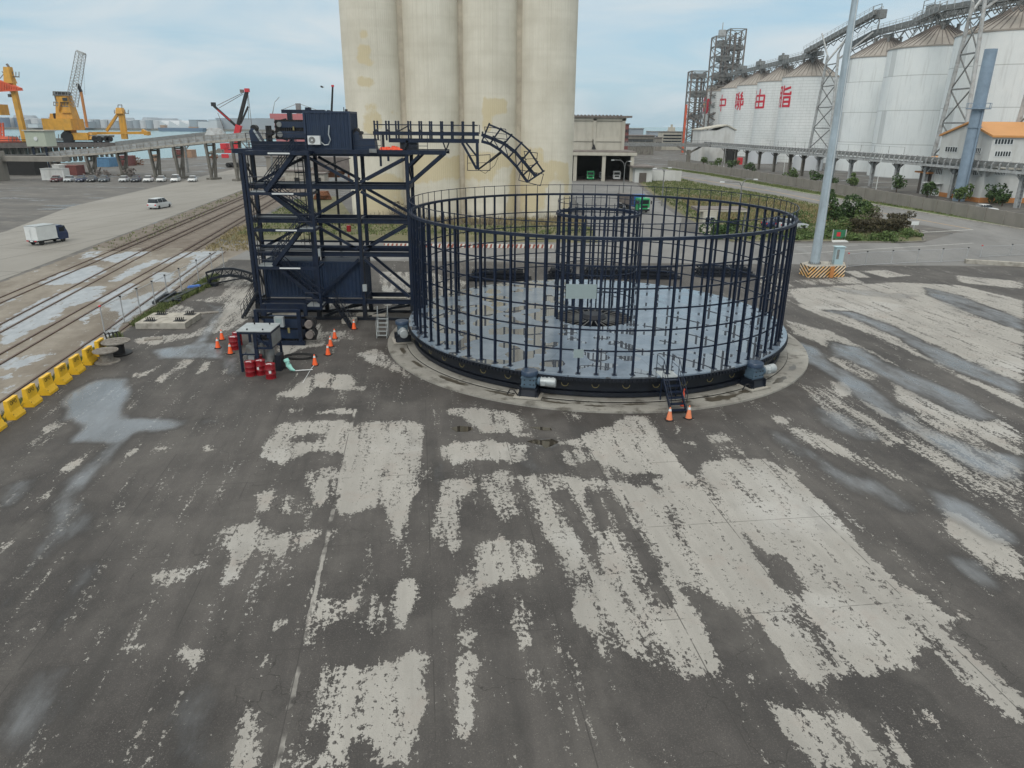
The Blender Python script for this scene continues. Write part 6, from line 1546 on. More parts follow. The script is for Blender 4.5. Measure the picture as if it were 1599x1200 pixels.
# box truck
p = G(76, 380); p.z = .014
r = thing('box_truck', p, 'small truck with white box and dark blue cab on the pale road', 'truck', rz=math.radians(74))
b = B(); b.box((0, 0, .35), (4.4, 1.0, .2)); b.build('chassis', 'black', r, world=False)
b = B(); b.box((-.72, 0, .60), (2.75, 1.8, 1.62)); bx = b.build('cargo_box', 'white_paint', r, world=False)
b = B(); b.box((-.72, 0, 2.22), (2.79, 1.84, .06)); b.box((-.72, 0, .56), (2.99, 1.79, .08)); b.box((-2.2, 0, .62), (.02, .03, 1.45)); b.box((.4, -.885, 1.5), (.5, .012, .10)); b.build('box_trim', 'grey_metal', bx, world=False)
b = B(); loftcar(b, [(.72, .80, .35, .84, 1.05, .76, 2.02), (1.6, .80, .35, .84, 1.05, .74, 2.05), (2.25, .80, .35, .84, 1.05, .72, 1.35), (2.35, .70, .38, .76, .8, .66, 1.1)]); b.build('cab', carmat('darkblue', (.02, .035, .09)), r, world=False)
b = B(); b.box((2.03, 0, 1.35), (.34, 1.4, .56), 0, .5, .9); b.box((1.45, 0, 1.28), (.7, 1.69, .5)); b.build('cab_window', 'glass', r, world=False)
for x in (-1.5, 1.5):
    for s_ in (-1, 1): wheel(r, x, s_*.68, .30, .2)
b = B(); b.box((-2.22, .6, .48), (.04, .3, .12)); b.box((-2.22, -.6, .48), (.04, .3, .12)); b.build('tail_light', 'red_bright', r, world=False)
b = B(); b.box((-2.23, 0, .45), (.03, .4, .14)); b.build('number_plate', 'white_paint', r, world=False)
def big_truck(loc, rz, colm, label, cargo=None, sc_=1.0):
    r = thing('lorry', loc, label, 'lorry', 'lorries at the warehouse', rz); r.scale = (sc_,)*3
    b = B(); loftcar(b, [(-1.0, 1.15, .55, 1.22, 1.5, 1.15, 2.9), (-.75, 1.2, .5, 1.24, 1.5, 1.18, 2.95), (1.0, 1.2, .5, 1.24, 1.5, 1.18, 2.95)]); b.build('cab', colm, r, world=False)
    b = B(); b.box((-1.0, 0, 1.75), (.06, 2.0, .85), 0, 1, .95); b.build('windscreen', 'glass', r, world=False)
    for s_ in (-1, 1):
        b = B(); b.box((-.1, s_*1.215, 1.75), (1.1, .06, .7)); b.build('side_window', 'glass', r, world=False)
        b = B(); b.box((-1.03, s_*.95, .75), (.08, .35, .22)); b.build('headlight', 'white_paint', r, world=False)
        b = B(); b.bar((-1.0, s_*1.25, 2.5), (-1.1, s_*1.5, 2.4), .05); b.box((-1.1, s_*1.5, 1.7), (.12, .22, .7)); b.build('mirror', 'black', r, world=False)
    b = B(); b.box((-1.03, 0, 1.0), (.07, 1.5, .5)); b.build('grille', 'black', r, world=False)
    b = B(); b.box((-1.02, 0, .35), (.3, 2.4, .35)); b.build('bumper', 'black' if cargo else colm, r, world=False)
    for x in (0.0, 4.5, 8.2, 9.4) if cargo else (0.0, 3.0):
        for s_ in (-1, 1): wheel(r, x, s_*1.0, .5, .3)
    b = B(); b.box((4.0, 0, .8), (9.5, 1.0, .25)); b.build('chassis', 'black', r, world=False)
    if cargo: b = B(); b.box((5.8, 0, 1.2), (8.6, 2.45, 1.9)); b.build('trailer', cargo, r, world=False); b = B(); b.box((2.1, 0, 1.1), (1.4, 2.45, 2.4)); b.build('front_tank', 'blue_tarp', r, world=False)
    return r
p = G(1004, 333); p.z = .01; p.y += 1.2
big_truck(p, math.radians(107), 'green_truck', 'bright green lorry with blue and dark trailer driving toward the carousel', 'roof_grey', .82)
p = Vector((D(922, 270, 204).x, 204, .04)); big_truck(p, PI/2, 'green_truck', 'green lorry parked in the left warehouse bay', None, .8)
p = Vector((D(963, 270, 205).x, 205, .04)); big_truck(p, PI/2, 'white_paint', 'white lorry parked in the right warehouse bay', None, .8)
p = Vector((D(940, 268, 210).x, 210, .04)); big_truck(p, PI/2, 'white_paint', 'small white lorry half hidden behind the middle column of the bays', None, .6)

# ------------------------------------------------------------------ street lamps, booth, signs
def lamp(px, py, ptop, pxl, pxr, pyl, pyr, label):
    p = G(px, py); p.z = 0; top = D(px, ptop, p.y)
    r = thing('street_lamp', p, label, 'street lamp', 'double armed street lamps')
    b = B(); b.tube([p, Vector((p.x, p.y, top.z))], .13, 8, .09); b.build('pole', 'galv', r)
    b = B(); b.tube([p, Vector((p.x, p.y, 2.6))], .105, 8, .10); b.build('rusty_foot', 'rust', r)
    for pxx, pyy in ((pxl, pyl), (pxr, pyr)):
        e = D(pxx, pyy, p.y); e.x = e.x
        b = B(); m_ = Vector((p.x+(e.x-p.x)*.35, p.y, e.z-.1)); b.tube([Vector((p.x, p.y, top.z)), Vector((p.x+(e.x-p.x)*.12, p.y, (top.z+e.z)/2+.2)), m_+Vector((0, 0, .05)), e], .08, 6); a_ = b.build('arm', 'galv', r)
        b = B(); b.box(e-Vector((0, 0, .12)), (.7, .3, .16), 0, .8); b.build('lamp_head', 'white_paint', a_)
lamp(1152, 345, 291, 1128, 1180, 284, 280, 'double armed street lamp in the grass island, seen above the right rim of the carousel')
lamp(1033, 322, 270, 1023, 1046, 263, 262, 'double armed street lamp beside the truck lane, right of the green lorry')
lamp(973, 304, 262, 957, 984, 250, 252, 'double armed street lamp in front of the warehouse bays')
for px, py, pt in ((1365, 312, 232), (1222, 281, 232), (1130, 262, 230), (1121, 268, 255)):
    p = G(px, py); t_ = D(px, pt, p.y); b = B(); b.tube([p, Vector((p.x, p.y, t_.z))], .08, 8, .05)
    b.box((p.x, p.y, 0), (.4, .4, .3)); tag(b.build('light_pole', 'white_paint'), {1365: 'thin white pole on the verge, in front of the white concrete silos', 1222: 'thin white pole on the verge below the red lettered silos', 1130: 'thin white pole on the far verge near the bend', 1121: 'short white post at the verge near the bend'}[px], 'pole', 'thin poles along the far verge')
# booth
a = G(1094, 366); c_ = G(1113, 369)
r = thing('guard_booth', a, 'small cream guard booth with a wide flat brown roof beyond the carousel', 'guard booth')
b = B(); b.box((a.x+1.1, a.y+1.0, 0), (1.9, 2.0, 3.0)); b.build('wall', 'cream_wall', r)
b = B(); b.box((a.x+1.1, a.y-.01, 1.3), (1.2, .05, 1.0)); wn_ = b.build('window', 'glass', r)
b = B(); b.box((a.x+1.1, a.y-.02, 1.25), (1.35, .06, .06)); b.box((a.x+1.1, a.y-.02, 2.3), (1.35, .06, .06)); b.box((a.x+1.1, a.y-.03, 1.3), (.06, .06, 1.0)); b.build('frame', 'white_paint', wn_)
b = B(); b.box((a.x+3.0, a.y+2.6, 3.0), (7.0, 4.6, .35)); b.build('roof', 'roof_grey', r)
b = B(); b.box((a.x+3.0, a.y+.28, 3.05), (7.1, .1, .2)); b.build('fascia', 'cream_wall', r)
for yy in (3.5, .8): b = B(); b.box((a.x+6.1, a.y+yy, 0), (.16, .16, 3.0)); b.build('roof_post', 'galv', r)
p = G(1309, 376); r = thing('notice_board', p, 'small green notice board with a red panel in the bushes behind the mast', 'sign')
b = B(); b.box((p.x, p.y, .3), (1.6, .06, 1.1)); b.build('board', mat('green_board', (.03, .16, .08), .5), r)
b = B(); b.box((p.x-.1, p.y-.045, .55), (.5, .02, .55)); b.build('red_panel', 'red_bright', r)
b = B(); b.box((p.x-.85, p.y, 0), (.12, .1, 1.45)); b.box((p.x+.85, p.y, 0), (.12, .1, 1.45)); b.build('post', 'galv_light', r)
p = G(1310, 378); b = B(); b.box((p.x, p.y-.2, .02), (2.1, .7, .2), .1, .8); one(b, 'white_stone', 'white_wall', 'white slab lying at the kerb in front of the bushes', 'slab')
p = G(1424, 370); r = thing('road_sign', p, 'small white rectangular sign on a post at the right end of the brown hedge', 'sign')
b = B(); b.box((p.x, p.y, 0), (.08, .08, 2.1)); b.build('post', 'galv_light', r); b = B(); b.box((p.x+.05, p.y-.06, 1.6), (1.0, .04, .5)); b.build('panel', 'white_paint', r)

# ------------------------------------------------------------------ plants
def foliage(b, c, rad, n, size, seed, lumps=7):
    rg = np.random.RandomState(seed)
    cen = rg.normal(0, .42, (lumps, 3)); rl_ = rg.uniform(.38, .62, lumps)
    for i in range(n):
        k = rg.randint(lumps); d = rg.normal(0, 1, 3); d /= np.linalg.norm(d)
        q = cen[k]+d*rl_[k]*rg.uniform(.72, 1.06)
        ctr = np.array([c[0]+q[0]*rad[0], c[1]+q[1]*rad[1], max(c[2]+q[2]*rad[2], .05)])
        a = rg.normal(0, 1, 3); a /= np.linalg.norm(a); u_ = np.cross(a, d+rg.normal(0, .5, 3)); u_ /= (np.linalg.norm(u_)+1e-6); v_ = np.cross(a, u_)
        s_ = size*rg.uniform(.6, 1.3)
        b.add([tuple(ctr-u_*s_), tuple(ctr+v_*s_*.6), tuple(ctr+u_*s_), tuple(ctr-v_*s_*.6)], [(0, 1, 2, 3)])
def plant(name, p, rad, n, size, m_, label, cat, seed, trunk=True, group=None, lumps=7):
    r = thing(name, p, label, cat, group)
    b = B(); foliage(b, (p.x, p.y, rad[2]*1.05+(rad[2]*.25 if trunk else -rad[2]*.3)), rad, n, size, seed, lumps); b.build('crown', m_, r)
    if trunk:
        b = B(); rg = random.Random(seed)
        top = Vector((p.x, p.y, rad[2]*.9)); b.tube([p, top], .14, 7, .07)
        for k in range(5): a_ = rg.uniform(0, 2*PI); b.tube([p.lerp(top, .5), top+Vector((math.cos(a_)*rad[0]*.6, math.sin(a_)*rad[1]*.6, rad[2]*rg.uniform(.1, .7)))], .06, 5, .02)
        b.build('trunk', 'trunk', r)
    return r
pl = [(1327, 347, (2.3, 1.9, 1.8), 2600, .20, 'leaf', 'big round dark green shrub right of the mast', 1), (1297, 347, (1.2, 1.1, 1.9), 1300, .18, 'leaf', 'narrow dark shrub partly behind the mast', 2),
      (1352, 350, (1.5, 1.3, 1.5), 1300, .18, 'leaf_mid', 'smaller green shrub between the big round one and the bare twigs', 3), (1366, 352, (1.3, 1.2, 1.5), 500, .10, 'leaf_dry', 'bare grey twiggy shrub in front of the road', 4),
      (1345, 357, (1.2, .9, .8), 350, .10, 'leaf_dry', 'pale dry weeds at the foot of the shrubs', 5), (1402, 358, (1.9, 1.4, 1.1), 1100, .15, 'leaf_brown', 'brownish bush at the right end above the hedge', 6)]
for px, py, rad, n, sz, mm, lb, sd in pl: plant('shrub', G(px, py), rad, n, sz, mm, lb, 'shrub', sd, True, 'shrubs on the traffic island')
r = thing('hedge', G(1390, 368), 'long clipped brown hedge at the corner of the island', 'hedge')
b = B(); rg = np.random.RandomState(5)
A_, B_ = G(1335, 366), G(1420, 366)
for i in range(6500):
    t = rg.uniform(0, 1); x = A_.x+(B_.x-A_.x)*t+rg.normal(0, .05); y = A_.y+(B_.y-A_.y)*t+rg.uniform(-.1, 2.6); z = rg.uniform(.1, 1.75+.12*math.sin(x*2.1))
    if rg.uniform() < .55: z = 1.68+rg.uniform(-.2, .18)+.12*math.sin(x*2.1)
    s_ = rg.uniform(.08, .18); a = rg.normal(0, 1, 3); a /= np.linalg.norm(a); c_ = np.cross(a, rg.normal(0, 1, 3)); c_ /= np.linalg.norm(c_)
    b.add([(x-a[0]*s_, y-a[1]*s_, z-a[2]*s_), (x+c_[0]*s_*.6, y+c_[1]*s_*.6, z+c_[2]*s_*.6), (x+a[0]*s_, y+a[1]*s_, z+a[2]*s_), (x-c_[0]*s_*.6, y-c_[1]*s_*.6, z-c_[2]*s_*.6)], [(0, 1, 2, 3)])
b.build('leaves', 'leaf_brown', r)
bush_i = 0
for px, py, rx, rz_ in ((1270, 368, 1.6, .7), (1288, 372, 1.5, .5), (1300, 362, 1.8, .8), (1325, 362, 1.8, .8), (1340, 375, 1.4, .5), (1365, 376, 1.5, .5), (1392, 377, 1.3, .5), (1258, 352, 1.5, .8), (1255, 372, 1.6, .5), (1240, 374, 1.2, .4), (1418, 370, 1.2, .6)):
    p = G(px, py); b = B(); foliage(b, (p.x, p.y, rz_*.75), (rx*1.3, 1.5, rz_*1.3), 900, .13, 50+bush_i); bush_i += 1
    nm = ['left of the notice board', 'in front of the mast foot line', 'right behind the notice board', 'below the big shrub', 'right of the white slab', 'in front of the brown hedge, left', 'in front of the brown hedge, middle', 'near the parked cars', 'left of the mast', 'farthest left at the kerb', 'at the right end of the brown hedge'][bush_i-1]
    tag(b.build('low_bush', 'leaf_mid'), 'low green bush on the island, '+nm, 'bush', 'low bushes on the island')
pt = [(1112, 372, (1.3, 1.0, 1.3), 700), (1128, 374, (1.5, 1.1, 1.1), 700), (1138, 362, (1.2, 1.0, 1.0), 500)]
for k, (px, py, rad, n) in enumerate(pt): plant('shrub', G(px, py), rad, n, .17, 'leaf', ['dark shrub hugging the right wall of the guard booth', 'dark shrub under the roof right of the booth', 'dark shrub at the back of the booth roof'][k], 'shrub', 20+k, False, 'shrubs round the guard booth')
wt = [(1232, 283, 1.8, 1.9), (1265, 289, 2.2, 1.9), (1293, 291, 2.0, 1.8), (1326, 293, 1.5, 1.5), (1396, 303, 2.3, 2.2), (1445, 311, 1.8, 1.8), (1496, 318, 2.2, 1.9), (1548, 322, 2.4, 2.1), (1565, 326, 1.6, 1.5), (1120, 262, 2.2, 1.7), (1143, 265, 2.2, 1.7), (1172, 270, 2.0, 1.6), (1098, 258, 1.6, 1.5)]
wl = ['below the second right support leg of the lettered silos', 'left of the mast beyond the wall', 'just left of the tall mast', 'just right of the tall mast', 'in front of the nearest white silo', 'by the brown shutter of the office', 'left of the blue duct foot', 'right of the blue duct foot', 'beside the reddish bush right of the duct', 'by the dark loading bay', 'right of the dark loading bay', 'under the conveyor at the lettered silos', 'at the left end of the wall']
for k, (px, py, rx, rz_) in enumerate(wt):
    p = G(px, py); p.x += 2.5 if k < 9 else 1; p.y += 4
    plant('small_tree', p, (rx, rx*.8, rz_*.8), 520, .26, 'leaf' if k % 3 else 'leaf_mid', 'small tree behind the wall, '+wl[k], 'tree', 70+k, True, 'small trees behind the wall')
def tufts(name, poly_px, n, hgt, m_, label, wd=.05, z=0.0, seed=1, world=None):
    rg = np.random.RandomState(seed); P_ = world if world else [(G(*p).x, G(*p).y) for p in poly_px]
    x0 = min(p[0] for p in P_); x1 = max(p[0] for p in P_); y0 = min(p[1] for p in P_); y1 = max(p[1] for p in P_)
    b = B(); k = 0; tries = 0
    while k < n and tries < n*30:
        tries += 1; x = rg.uniform(x0, x1); y = rg.uniform(y0, y1); ins = False
        for i in range(len(P_)):
            a, c_ = P_[i], P_[(i+1) % len(P_)]
            if (a[1] > y) != (c_[1] > y) and x < (c_[0]-a[0])*(y-a[1])/(c_[1]-a[1])+a[0]: ins = not ins
        if not ins: continue
        k += 1
        if math.sin(x*1.3+2)*math.sin(y*.7+1)+rg.normal(0, .5) < -.55: continue
        for j in range(3):
            h = hgt*rg.uniform(.5, 1.3); a_ = rg.uniform(0, 2*PI); dx, dy = math.cos(a_)*wd, math.sin(a_)*wd; lx_, ly_ = rg.normal(0, h*.4), rg.normal(0, h*.4)
            ox, oy = rg.normal(0, wd*2), rg.normal(0, wd*2)
            b.add([(x+ox-dx, y+oy-dy, z), (x+ox+dx, y+oy+dy, z), (x+ox+lx_, y+oy+ly_, z+h)], [(0, 1, 2)])
    o = b.build(name, m_); o['kind'] = 'stuff'; o['label'] = label; o['category'] = 'grass'; return o
tufts('fence_grass', [(225, 512), (205, 508), (250, 480), (300, 455), (330, 430), (345, 432), (330, 448), (300, 462), (262, 482)], 2600, .35, 'grass', 'green grass strip along the foot of the mesh fence', .05, .01, 3)
tufts('barrier_grass', [(-10, 672), (20, 640), (70, 603), (130, 560), (185, 522), (190, 528), (150, 556), (100, 590), (40, 632), (0, 665)], 1500, .30, 'grass', 'weeds growing behind the yellow barriers', .04, .01, 4)
tufts('silo_weeds', None, 1500, .7, 'grass_dry', 'tall dry weeds along the foot of the cream silos', .06, .016, 5, [(-30, 106), (11, 108), (11.5, 118), (9, 114), (-25, 113.5), (-32, 113)])
tufts('verge_grass', None, 2200, .3, 'grass', 'green grass strip in front of the cream silos', .09, .016, 6, [(-37, 95), (11, 99), (11.3, 106), (-26, 107), (-43, 145)])
tufts('island_grass', None, 9000, .35, 'grass', 'long rough grass on the traffic island', .11, .022, 7, [(29, 95), (40, 97), (51, 96), (58, 106), (59.5, 122), (57.6, 157), (49, 194), (44, 245), (40, 255), (37.5, 224), (33.4, 186), (30.8, 150), (29, 118)])
tufts('dry_grass', None, 5000, .4, 'grass_dry', 'patch of straw coloured grass in the middle of the island', .11, .022, 8, [(31, 118), (57, 106), (58, 130), (54, 150), (36, 160), (33, 140)])
tufts('roadside_grass', None, 5000, .28, 'grass', 'green strip between the main road and the wall', .10, .026, 9, [(79, 106), (73.4, 138), (67.6, 172), (60.6, 230), (53, 266), (55, 268), (63, 237), (68.6, 188), (72.6, 152), (75.6, 127), (78.6, 109)])
tufts('track_weeds', [(145, 392), (200, 386), (300, 345), (385, 300), (380, 298), (260, 345), (150, 385)], 350, .22, 'grass', 'weeds between the pale road and the ballast', .06, .02, 10)
tufts('ballast_weeds', [(318, 392), (395, 392), (395, 345), (360, 360)], 900, .25, 'grass_dry', 'dry weeds at the right edge of the ballast, left of the tower', .06, .02, 11)
# ------------------------------------------------------------------ boundary wall and conveyor gallery (right)
wall_pts = [(77.6, 104), (76.9, 109), (76.2, 127), (75.0, 152), (72.0, 188), (67.4, 236), (62, 268), (58.8, 284)]
r = thing('boundary_wall', (76, 109, 0), 'long grey precast concrete wall between the main road and the silo yard', 'wall')
pb, bb = B(), B()
for a, c_ in zip(wall_pts, wall_pts[1:]):
    a, c_ = Vector((*a, 0)), Vector((*c_, 0)); L = (c_-a).length; n = max(1, round(L/4.2))
    for i in range(n):
        p, q = a.lerp(c_, i/n), a.lerp(c_, (i+1)/n); pb.bar(p+Vector((0, 0, 1.05)), q+Vector((0, 0, 1.05)), .18, 2.1)
        bb.bar(p+Vector((-.02, 0, 0)), p+Vector((-.02, 0, 2.16)), .32)
pb.build('panels', 'concrete_wall', r); bb.build('piers', 'concrete_wall', r)
gp = [(97.8, 122), (96.0, 139), (84.3, 294), (82.2, 322)]
GZ0, GZ1 = 6.3, 8.3
pierpx = [(1586, 325), (1518, 316), (1473, 309.5), (1424, 303), (1383, 296.5), (1345, 291), (1309, 286), (1280, 282), (1250, 278.5), (1224, 275), (1200, 272), (1182, 268.5), (1155, 265), (1135, 262), (1113, 259.5), (1094, 257)]
def gx(y): return float(np.interp(y, [p[1] for p in gp], [p[0] for p in gp]))
r = thing('conveyor_gallery', (gx(139), 139, 0), 'long galvanised conveyor gallery on ribbed steel piers running in front of the silos', 'conveyor gallery')
def gbar(b, y0, y1, dx, z, w_, h_): b.bar((gx(y0)+dx, y0, z), (gx(y1)+dx, y1, z), w_, h_)
ys_ = [122, 139]+[139+i*10 for i in range(1, 16)]+[294, 322]
b = B()
for a, c_ in zip(ys_, ys_[1:]): gbar(b, a, c_, 0, GZ0+.1, 3.0, .2); gbar(b, a, c_, -1.45, GZ0+.15, .14, .5); gbar(b, a, c_, 1.45, GZ0+.15, .14, .5)
b.build('deck', 'galv_light', r)
b = B()
for a, c_ in zip(ys_, ys_[1:]): gbar(b, a, c_, .1, GZ0+1.35, 1.7, .9)
b.build('belt_cover', 'galv', r)
y = 124.0
while y < 318:
    x = gx(y); b = B(); b.bar((x-.9, y, GZ0+.25), (x-.86, y, GZ0+1.3), .12, .45); b.bar((x-.9, y, GZ0+1.1), (x-.4, y, GZ0+1.95), .3); b.build('cover_rib', 'galv_light', r); y += 2.1
b = B(); y = 122.0; k = 0
for s_ in (-1, 1):
    for a, c_ in zip(ys_, ys_[1:]):
        for z in (.55, 1.1): gbar(b, a, c_, s_*1.42, GZ0+.3+z, .05, .05)
while y < 320:
    x = gx(y)
    for s_ in (-1, 1): b.bar((x+s_*1.42, y, GZ0+.3), (x+s_*1.42, y, GZ0+1.42), .05)
    y += 2.2
b.build('walkway_rail', 'galv', r)
y = 180.0; b = B()
while y < 262: x = gx(y); b.bar((x+.9, y, GZ1-.1), (x+.9, y, GZ1+1.6), .07); y += 6.5
gbar(b, 180, 262, .9, GZ1+1.55, .05, .05); b.build('upper_rail', 'galv', r)
for k, (px, py) in enumerate(pierpx):
    p = G(px, py); x = gx(p.y); w_ = .85
    b = B(); b.box((x-.35, p.y, 0), (.12, w_, GZ0-.1)); b.box((x+.35, p.y, 0), (.12, w_, GZ0-.1)); b.box((x, p.y, .0), (.55, .12, GZ0-.12))
    for i in range(7): b.box((x, p.y, .5+i*.72), (.6, w_*.9, .08))
    for s_ in (-1, 1): b.bar((x, p.y+s_*.3, GZ0-1.7), (x, p.y+s_*1.9, GZ0-.25), .26); b.bar((x+s_*.3, p.y, GZ0-1.3), (x+s_*1.5, p.y, GZ0-.2), .2)
    b.bar((x, p.y-2.1, GZ0-.12), (x, p.y+2.1, GZ0-.12), .3, .2); b.build('pier', 'galv_light' if k < 9 else 'concrete_dark', r)
# branch over the road behind the warehouse
a, c_ = Vector((81.5, 312, 0)), Vector((14, 330, 0))
r = thing('road_conveyor', a, 'far grey conveyor bridge crossing over the main road behind the warehouse', 'conveyor bridge')
b = B(); b.bar(a+Vector((0, 0, 7.0)), c_+Vector((0, 0, 6.6)), 2.6, 1.4); b.build('bridge_box', 'galv', r)
b = B()
for z in (8.1, 8.7): b.bar(a+Vector((0, -1, z)), c_+Vector((0, -1, z-.4)), .1)
n = 26
for i in range(n): q = a.lerp(c_, i/n); b.bar(q+Vector((0, -1, 7.4)), q+Vector((0, -1, 8.4)), .1)
b.build('handrail', 'galv', r)
b = B(); q = a.lerp(c_, .12); b.box(q, (1.4, 1.4, 5)); b.bar(q+Vector((0, 0, 3.6)), q+Vector((-5, 0, 6.4)), .7); b.bar(q+Vector((0, 0, 3.6)), q+Vector((5, 0, 6.4)), .7); b.build('y_pier', 'concrete_dark', r)

# ------------------------------------------------------------------ steel and concrete silos
def sheetmat(name, c1, c2, ring, vert, dark, lw=.07):
    mt = bpy.data.materials.new(name); mt.use_nodes = True; t = mt.node_tree; b = t.nodes['Principled BSDF']; b.inputs['Roughness'].default_value = .5
    g = N(t, 'ShaderNodeTexCoord'); pos = g.outputs['Object']; sp = N(t, 'ShaderNodeSeparateXYZ'); t.links.new(pos, sp.inputs[0])
    base = mixc(t, maprange(t, noise(t, pos, .12, 6, .6), .35, .65), c1, c2)
    an = mathn(t, 'ARCTAN2', sp.outputs['Y'], sp.outputs['X'])
    zr = mathn(t, 'FRACT', mathn(t, 'DIVIDE', sp.outputs['Z'], ring)); l1 = mathn(t, 'LESS_THAN', zr, lw)
    row = mathn(t, 'FLOOR', mathn(t, 'DIVIDE', sp.outputs['Z'], ring))
    av = mathn(t, 'FRACT', mathn(t, 'ADD', mathn(t, 'MULTIPLY', an, vert/(2*PI)), mathn(t, 'ADD', mathn(t, 'MULTIPLY', row, .5), 100))); l2 = mathn(t, 'LESS_THAN', av, .03)
    base = mixc(t, mathn(t, 'MULTIPLY', mathn(t, 'MAXIMUM', l1, mathn(t, 'MULTIPLY', l2, .6)), dark), base, (.12, .13, .13))
    cv = N(t, 'ShaderNodeCombineXYZ'); t.links.new(mathn(t, 'MULTIPLY', an, 14.0), cv.inputs[0]); t.links.new(mathn(t, 'MULTIPLY', sp.outputs['Z'], .07), cv.inputs[2])
    base = mixc(t, maprange(t, noise(t, cv.outputs[0], 1.2, 7, .7), .52, .8, 0, .45), base, (.26, .255, .24))
    t.links.new(base, b.inputs['Base Color']); return mt
M['steel_silo'] = sheetmat('white_steel_sheet', (.62, .65, .65), (.70, .72, .72), 1.15, 26, .55)
M['conc_silo'] = sheetmat('white_slipform_concrete', (.68, .72, .73), (.76, .79, .79), 9.5, 1, .45, .02)
M['silo_roof'] = mat('dusty_silo_roof', (.29, .265, .235), .75, var=.12, scale=.2, stain=(.38, .355, .325), stain_amt=.6)
XS = 125.0
def big_silo(apx, rad, ze, za, wallm, label, group, nrib=36):
    """northing from the bearing of its apex"""
    yc = 300.0
    for _ in range(60): yc *= (P(XS, yc, za)[0]-CX)/(apx-CX)
    r = thing('grain_silo', (XS, yc, 0), label, 'silo', group)
    b = B(); b.lathe([(rad, 0), (rad, ze)], 72, (XS, yc, 0)); b.build('wall', wallm, r, True)
    b = B(); b.lathe([(rad*1.015, ze-.02), (rad*1.015, ze+.35), (rad*.14, za), (.0, za+.1)], 72, (XS, yc, 0)); rf = b.build('roof', 'silo_roof', r)
    b = B()
    for i in range(nrib):
        t = 2*PI*i/nrib; cs_, sn = math.cos(t), math.sin(t); b.bar((XS+rad*cs_, yc+rad*sn, ze+.42), (XS+rad*.16*cs_, yc+rad*.16*sn, za+.05), .22, .22)
    b.build('roof_ribs', 'roof_grey', rf)
    b = B(); b.lathe([(rad*.14, za-.6), (rad*.14, za+1.2), (0, za+1.3)], 14, (XS, yc, 0)); b.build('top_cap', 'galv', rf)
    for k in range(5): t = k*1.3+.4; b = B(); b.lathe([(.45, za-1.6), (.45, za-.2), (.6, za-.2), (.6, za+.3), (0, za+.35)], 8, (XS+rad*.33*math.cos(t), yc+rad*.33*math.sin(t), 0)); b.build('vent_cap', 'galv', rf)
    return r, yc
def zat(py, zc, px=1270):
    # height at optical depth zc seen at pixel row py
    Y = zc/_c; return D(px, py, Y+5).z
lets = {
 'zhong': [[(.12, .35), (.12, .72), (.88, .72), (.88, .35), (.12, .35)], [(.5, 1.0), (.5, 0)]],
 'lian': [[(.02, .92), (.42, .92)], [(.1, .92), (.1, .2)], [(.34, .92), (.34, .1)], [(.1, .7), (.34, .7)], [(.1, .48), (.34, .48)], [(.0, .2), (.42, .28)],
          [(.6, 1.0), (.5, .84), (.62, .80), (.5, .62), (.68, .62)], [(.86, 1.0), (.76, .84), (.88, .80), (.76, .62), (.96, .62)], [(.52, .5), (.52, .3), (.66, .3)], [(.66, .52), (.66, .2), (.56, .02)], [(.80, .52), (.80, .0)], [(.80, .3), (.96, .3), (.96, .5)]],
 'you': [[(.05, .95), (.16, .82)], [(.0, .66), (.12, .54)], [(.02, .05), (.16, .36)], [(.3, .68), (.3, .04), (.95, .04), (.95, .68), (.3, .68)], [(.62, 1.0), (.62, .04)], [(.3, .36), (.95, .36)]],
 'zhi': [[(.10, .95), (.10, .35), (.0, .0)], [(.10, .95), (.36, .95), (.36, .0), (.28, .04)], [(.10, .68), (.36, .68)], [(.10, .44), (.36, .44)], [(.92, .92), (.55, .82)], [(.52, 1.0), (.52, .62), (.95, .60), (.95, .7)], [(.56, .45), (.56, .0)], [(.56, .45), (.94, .45), (.94, .0)], [(.56, .23), (.94, .23)], [(.56, .02), (.94, .02)]],
}
five = [(1132.5, 'farthest of the five lettered silos, with a red flower emblem', None), (1162, 'lettered silo beside the farthest one, with the box shaped character', 'zhong'), (1190, 'middle lettered silo, third of the five', 'lian'), (1226, 'lettered silo, second nearest of the five', 'you'), (1270, 'nearest of the five lettered silos, with the red character at its left', 'zhi')]
ys5 = []
for k, (zc, lb, ch) in enumerate(five):
    ze = 33.8
    r, yc = big_silo(zc, 11.3, ze, 41.0, 'steel_silo', lb+', white steel', 'lettered steel silos')
    ys5.append(yc)
# the five letters: each painted towards the road, on its silo
for k, (zc, lb, ch) in enumerate(five):
    yc = ys5[k]; rad = 11.3; root = [o for o in C.objects if o.get('label', '').startswith(lb)][0]
    a0 = PI+.14
    cz = 26.5
    sz = 8.0
    def f(u, v, yc=yc, rad=rad, cz=cz, sz=sz):
        t = a0+(u-.5)*sz*1.25/rad; nn = Vector((math.cos(t), math.sin(t), 0)); return Vector((XS, yc, 0))+nn*(rad+.03)+Vector((0, 0, cz+(v-.5)*sz)), nn
    b = B()
    if ch: strokes(b, lets[ch], f, .92, .05); b.build('lettering', 'sign_red', root)
    else:
        def disc(b, uc, vc, rr_, n=18):
            ps = []
            for i in range(n): t = 2*PI*i/n; ps.append(f(uc+math.cos(t)*rr_*.8, vc+math.sin(t)*rr_))
            c0, nn = f(uc, vc); b.add([c0+nn*.07]+[p_+nn*.07 for p_, nn in ps], [(0, 1+i, 1+(i+1) % n) for i in range(n)])
        for i in range(5): t = PI/2+2*PI*i/5; disc(b, .5+math.cos(t)*.40, .5+math.sin(t)*.42, .30)
        b.build('emblem_petals', 'sign_red', root); b = B(); disc(b, .5, .5, .22); b.v = [tuple(Vector(v)+Vector((-.05, -.02, 0))) for v in b.v]; b.build('emblem_centre', 'orange_roof', root)
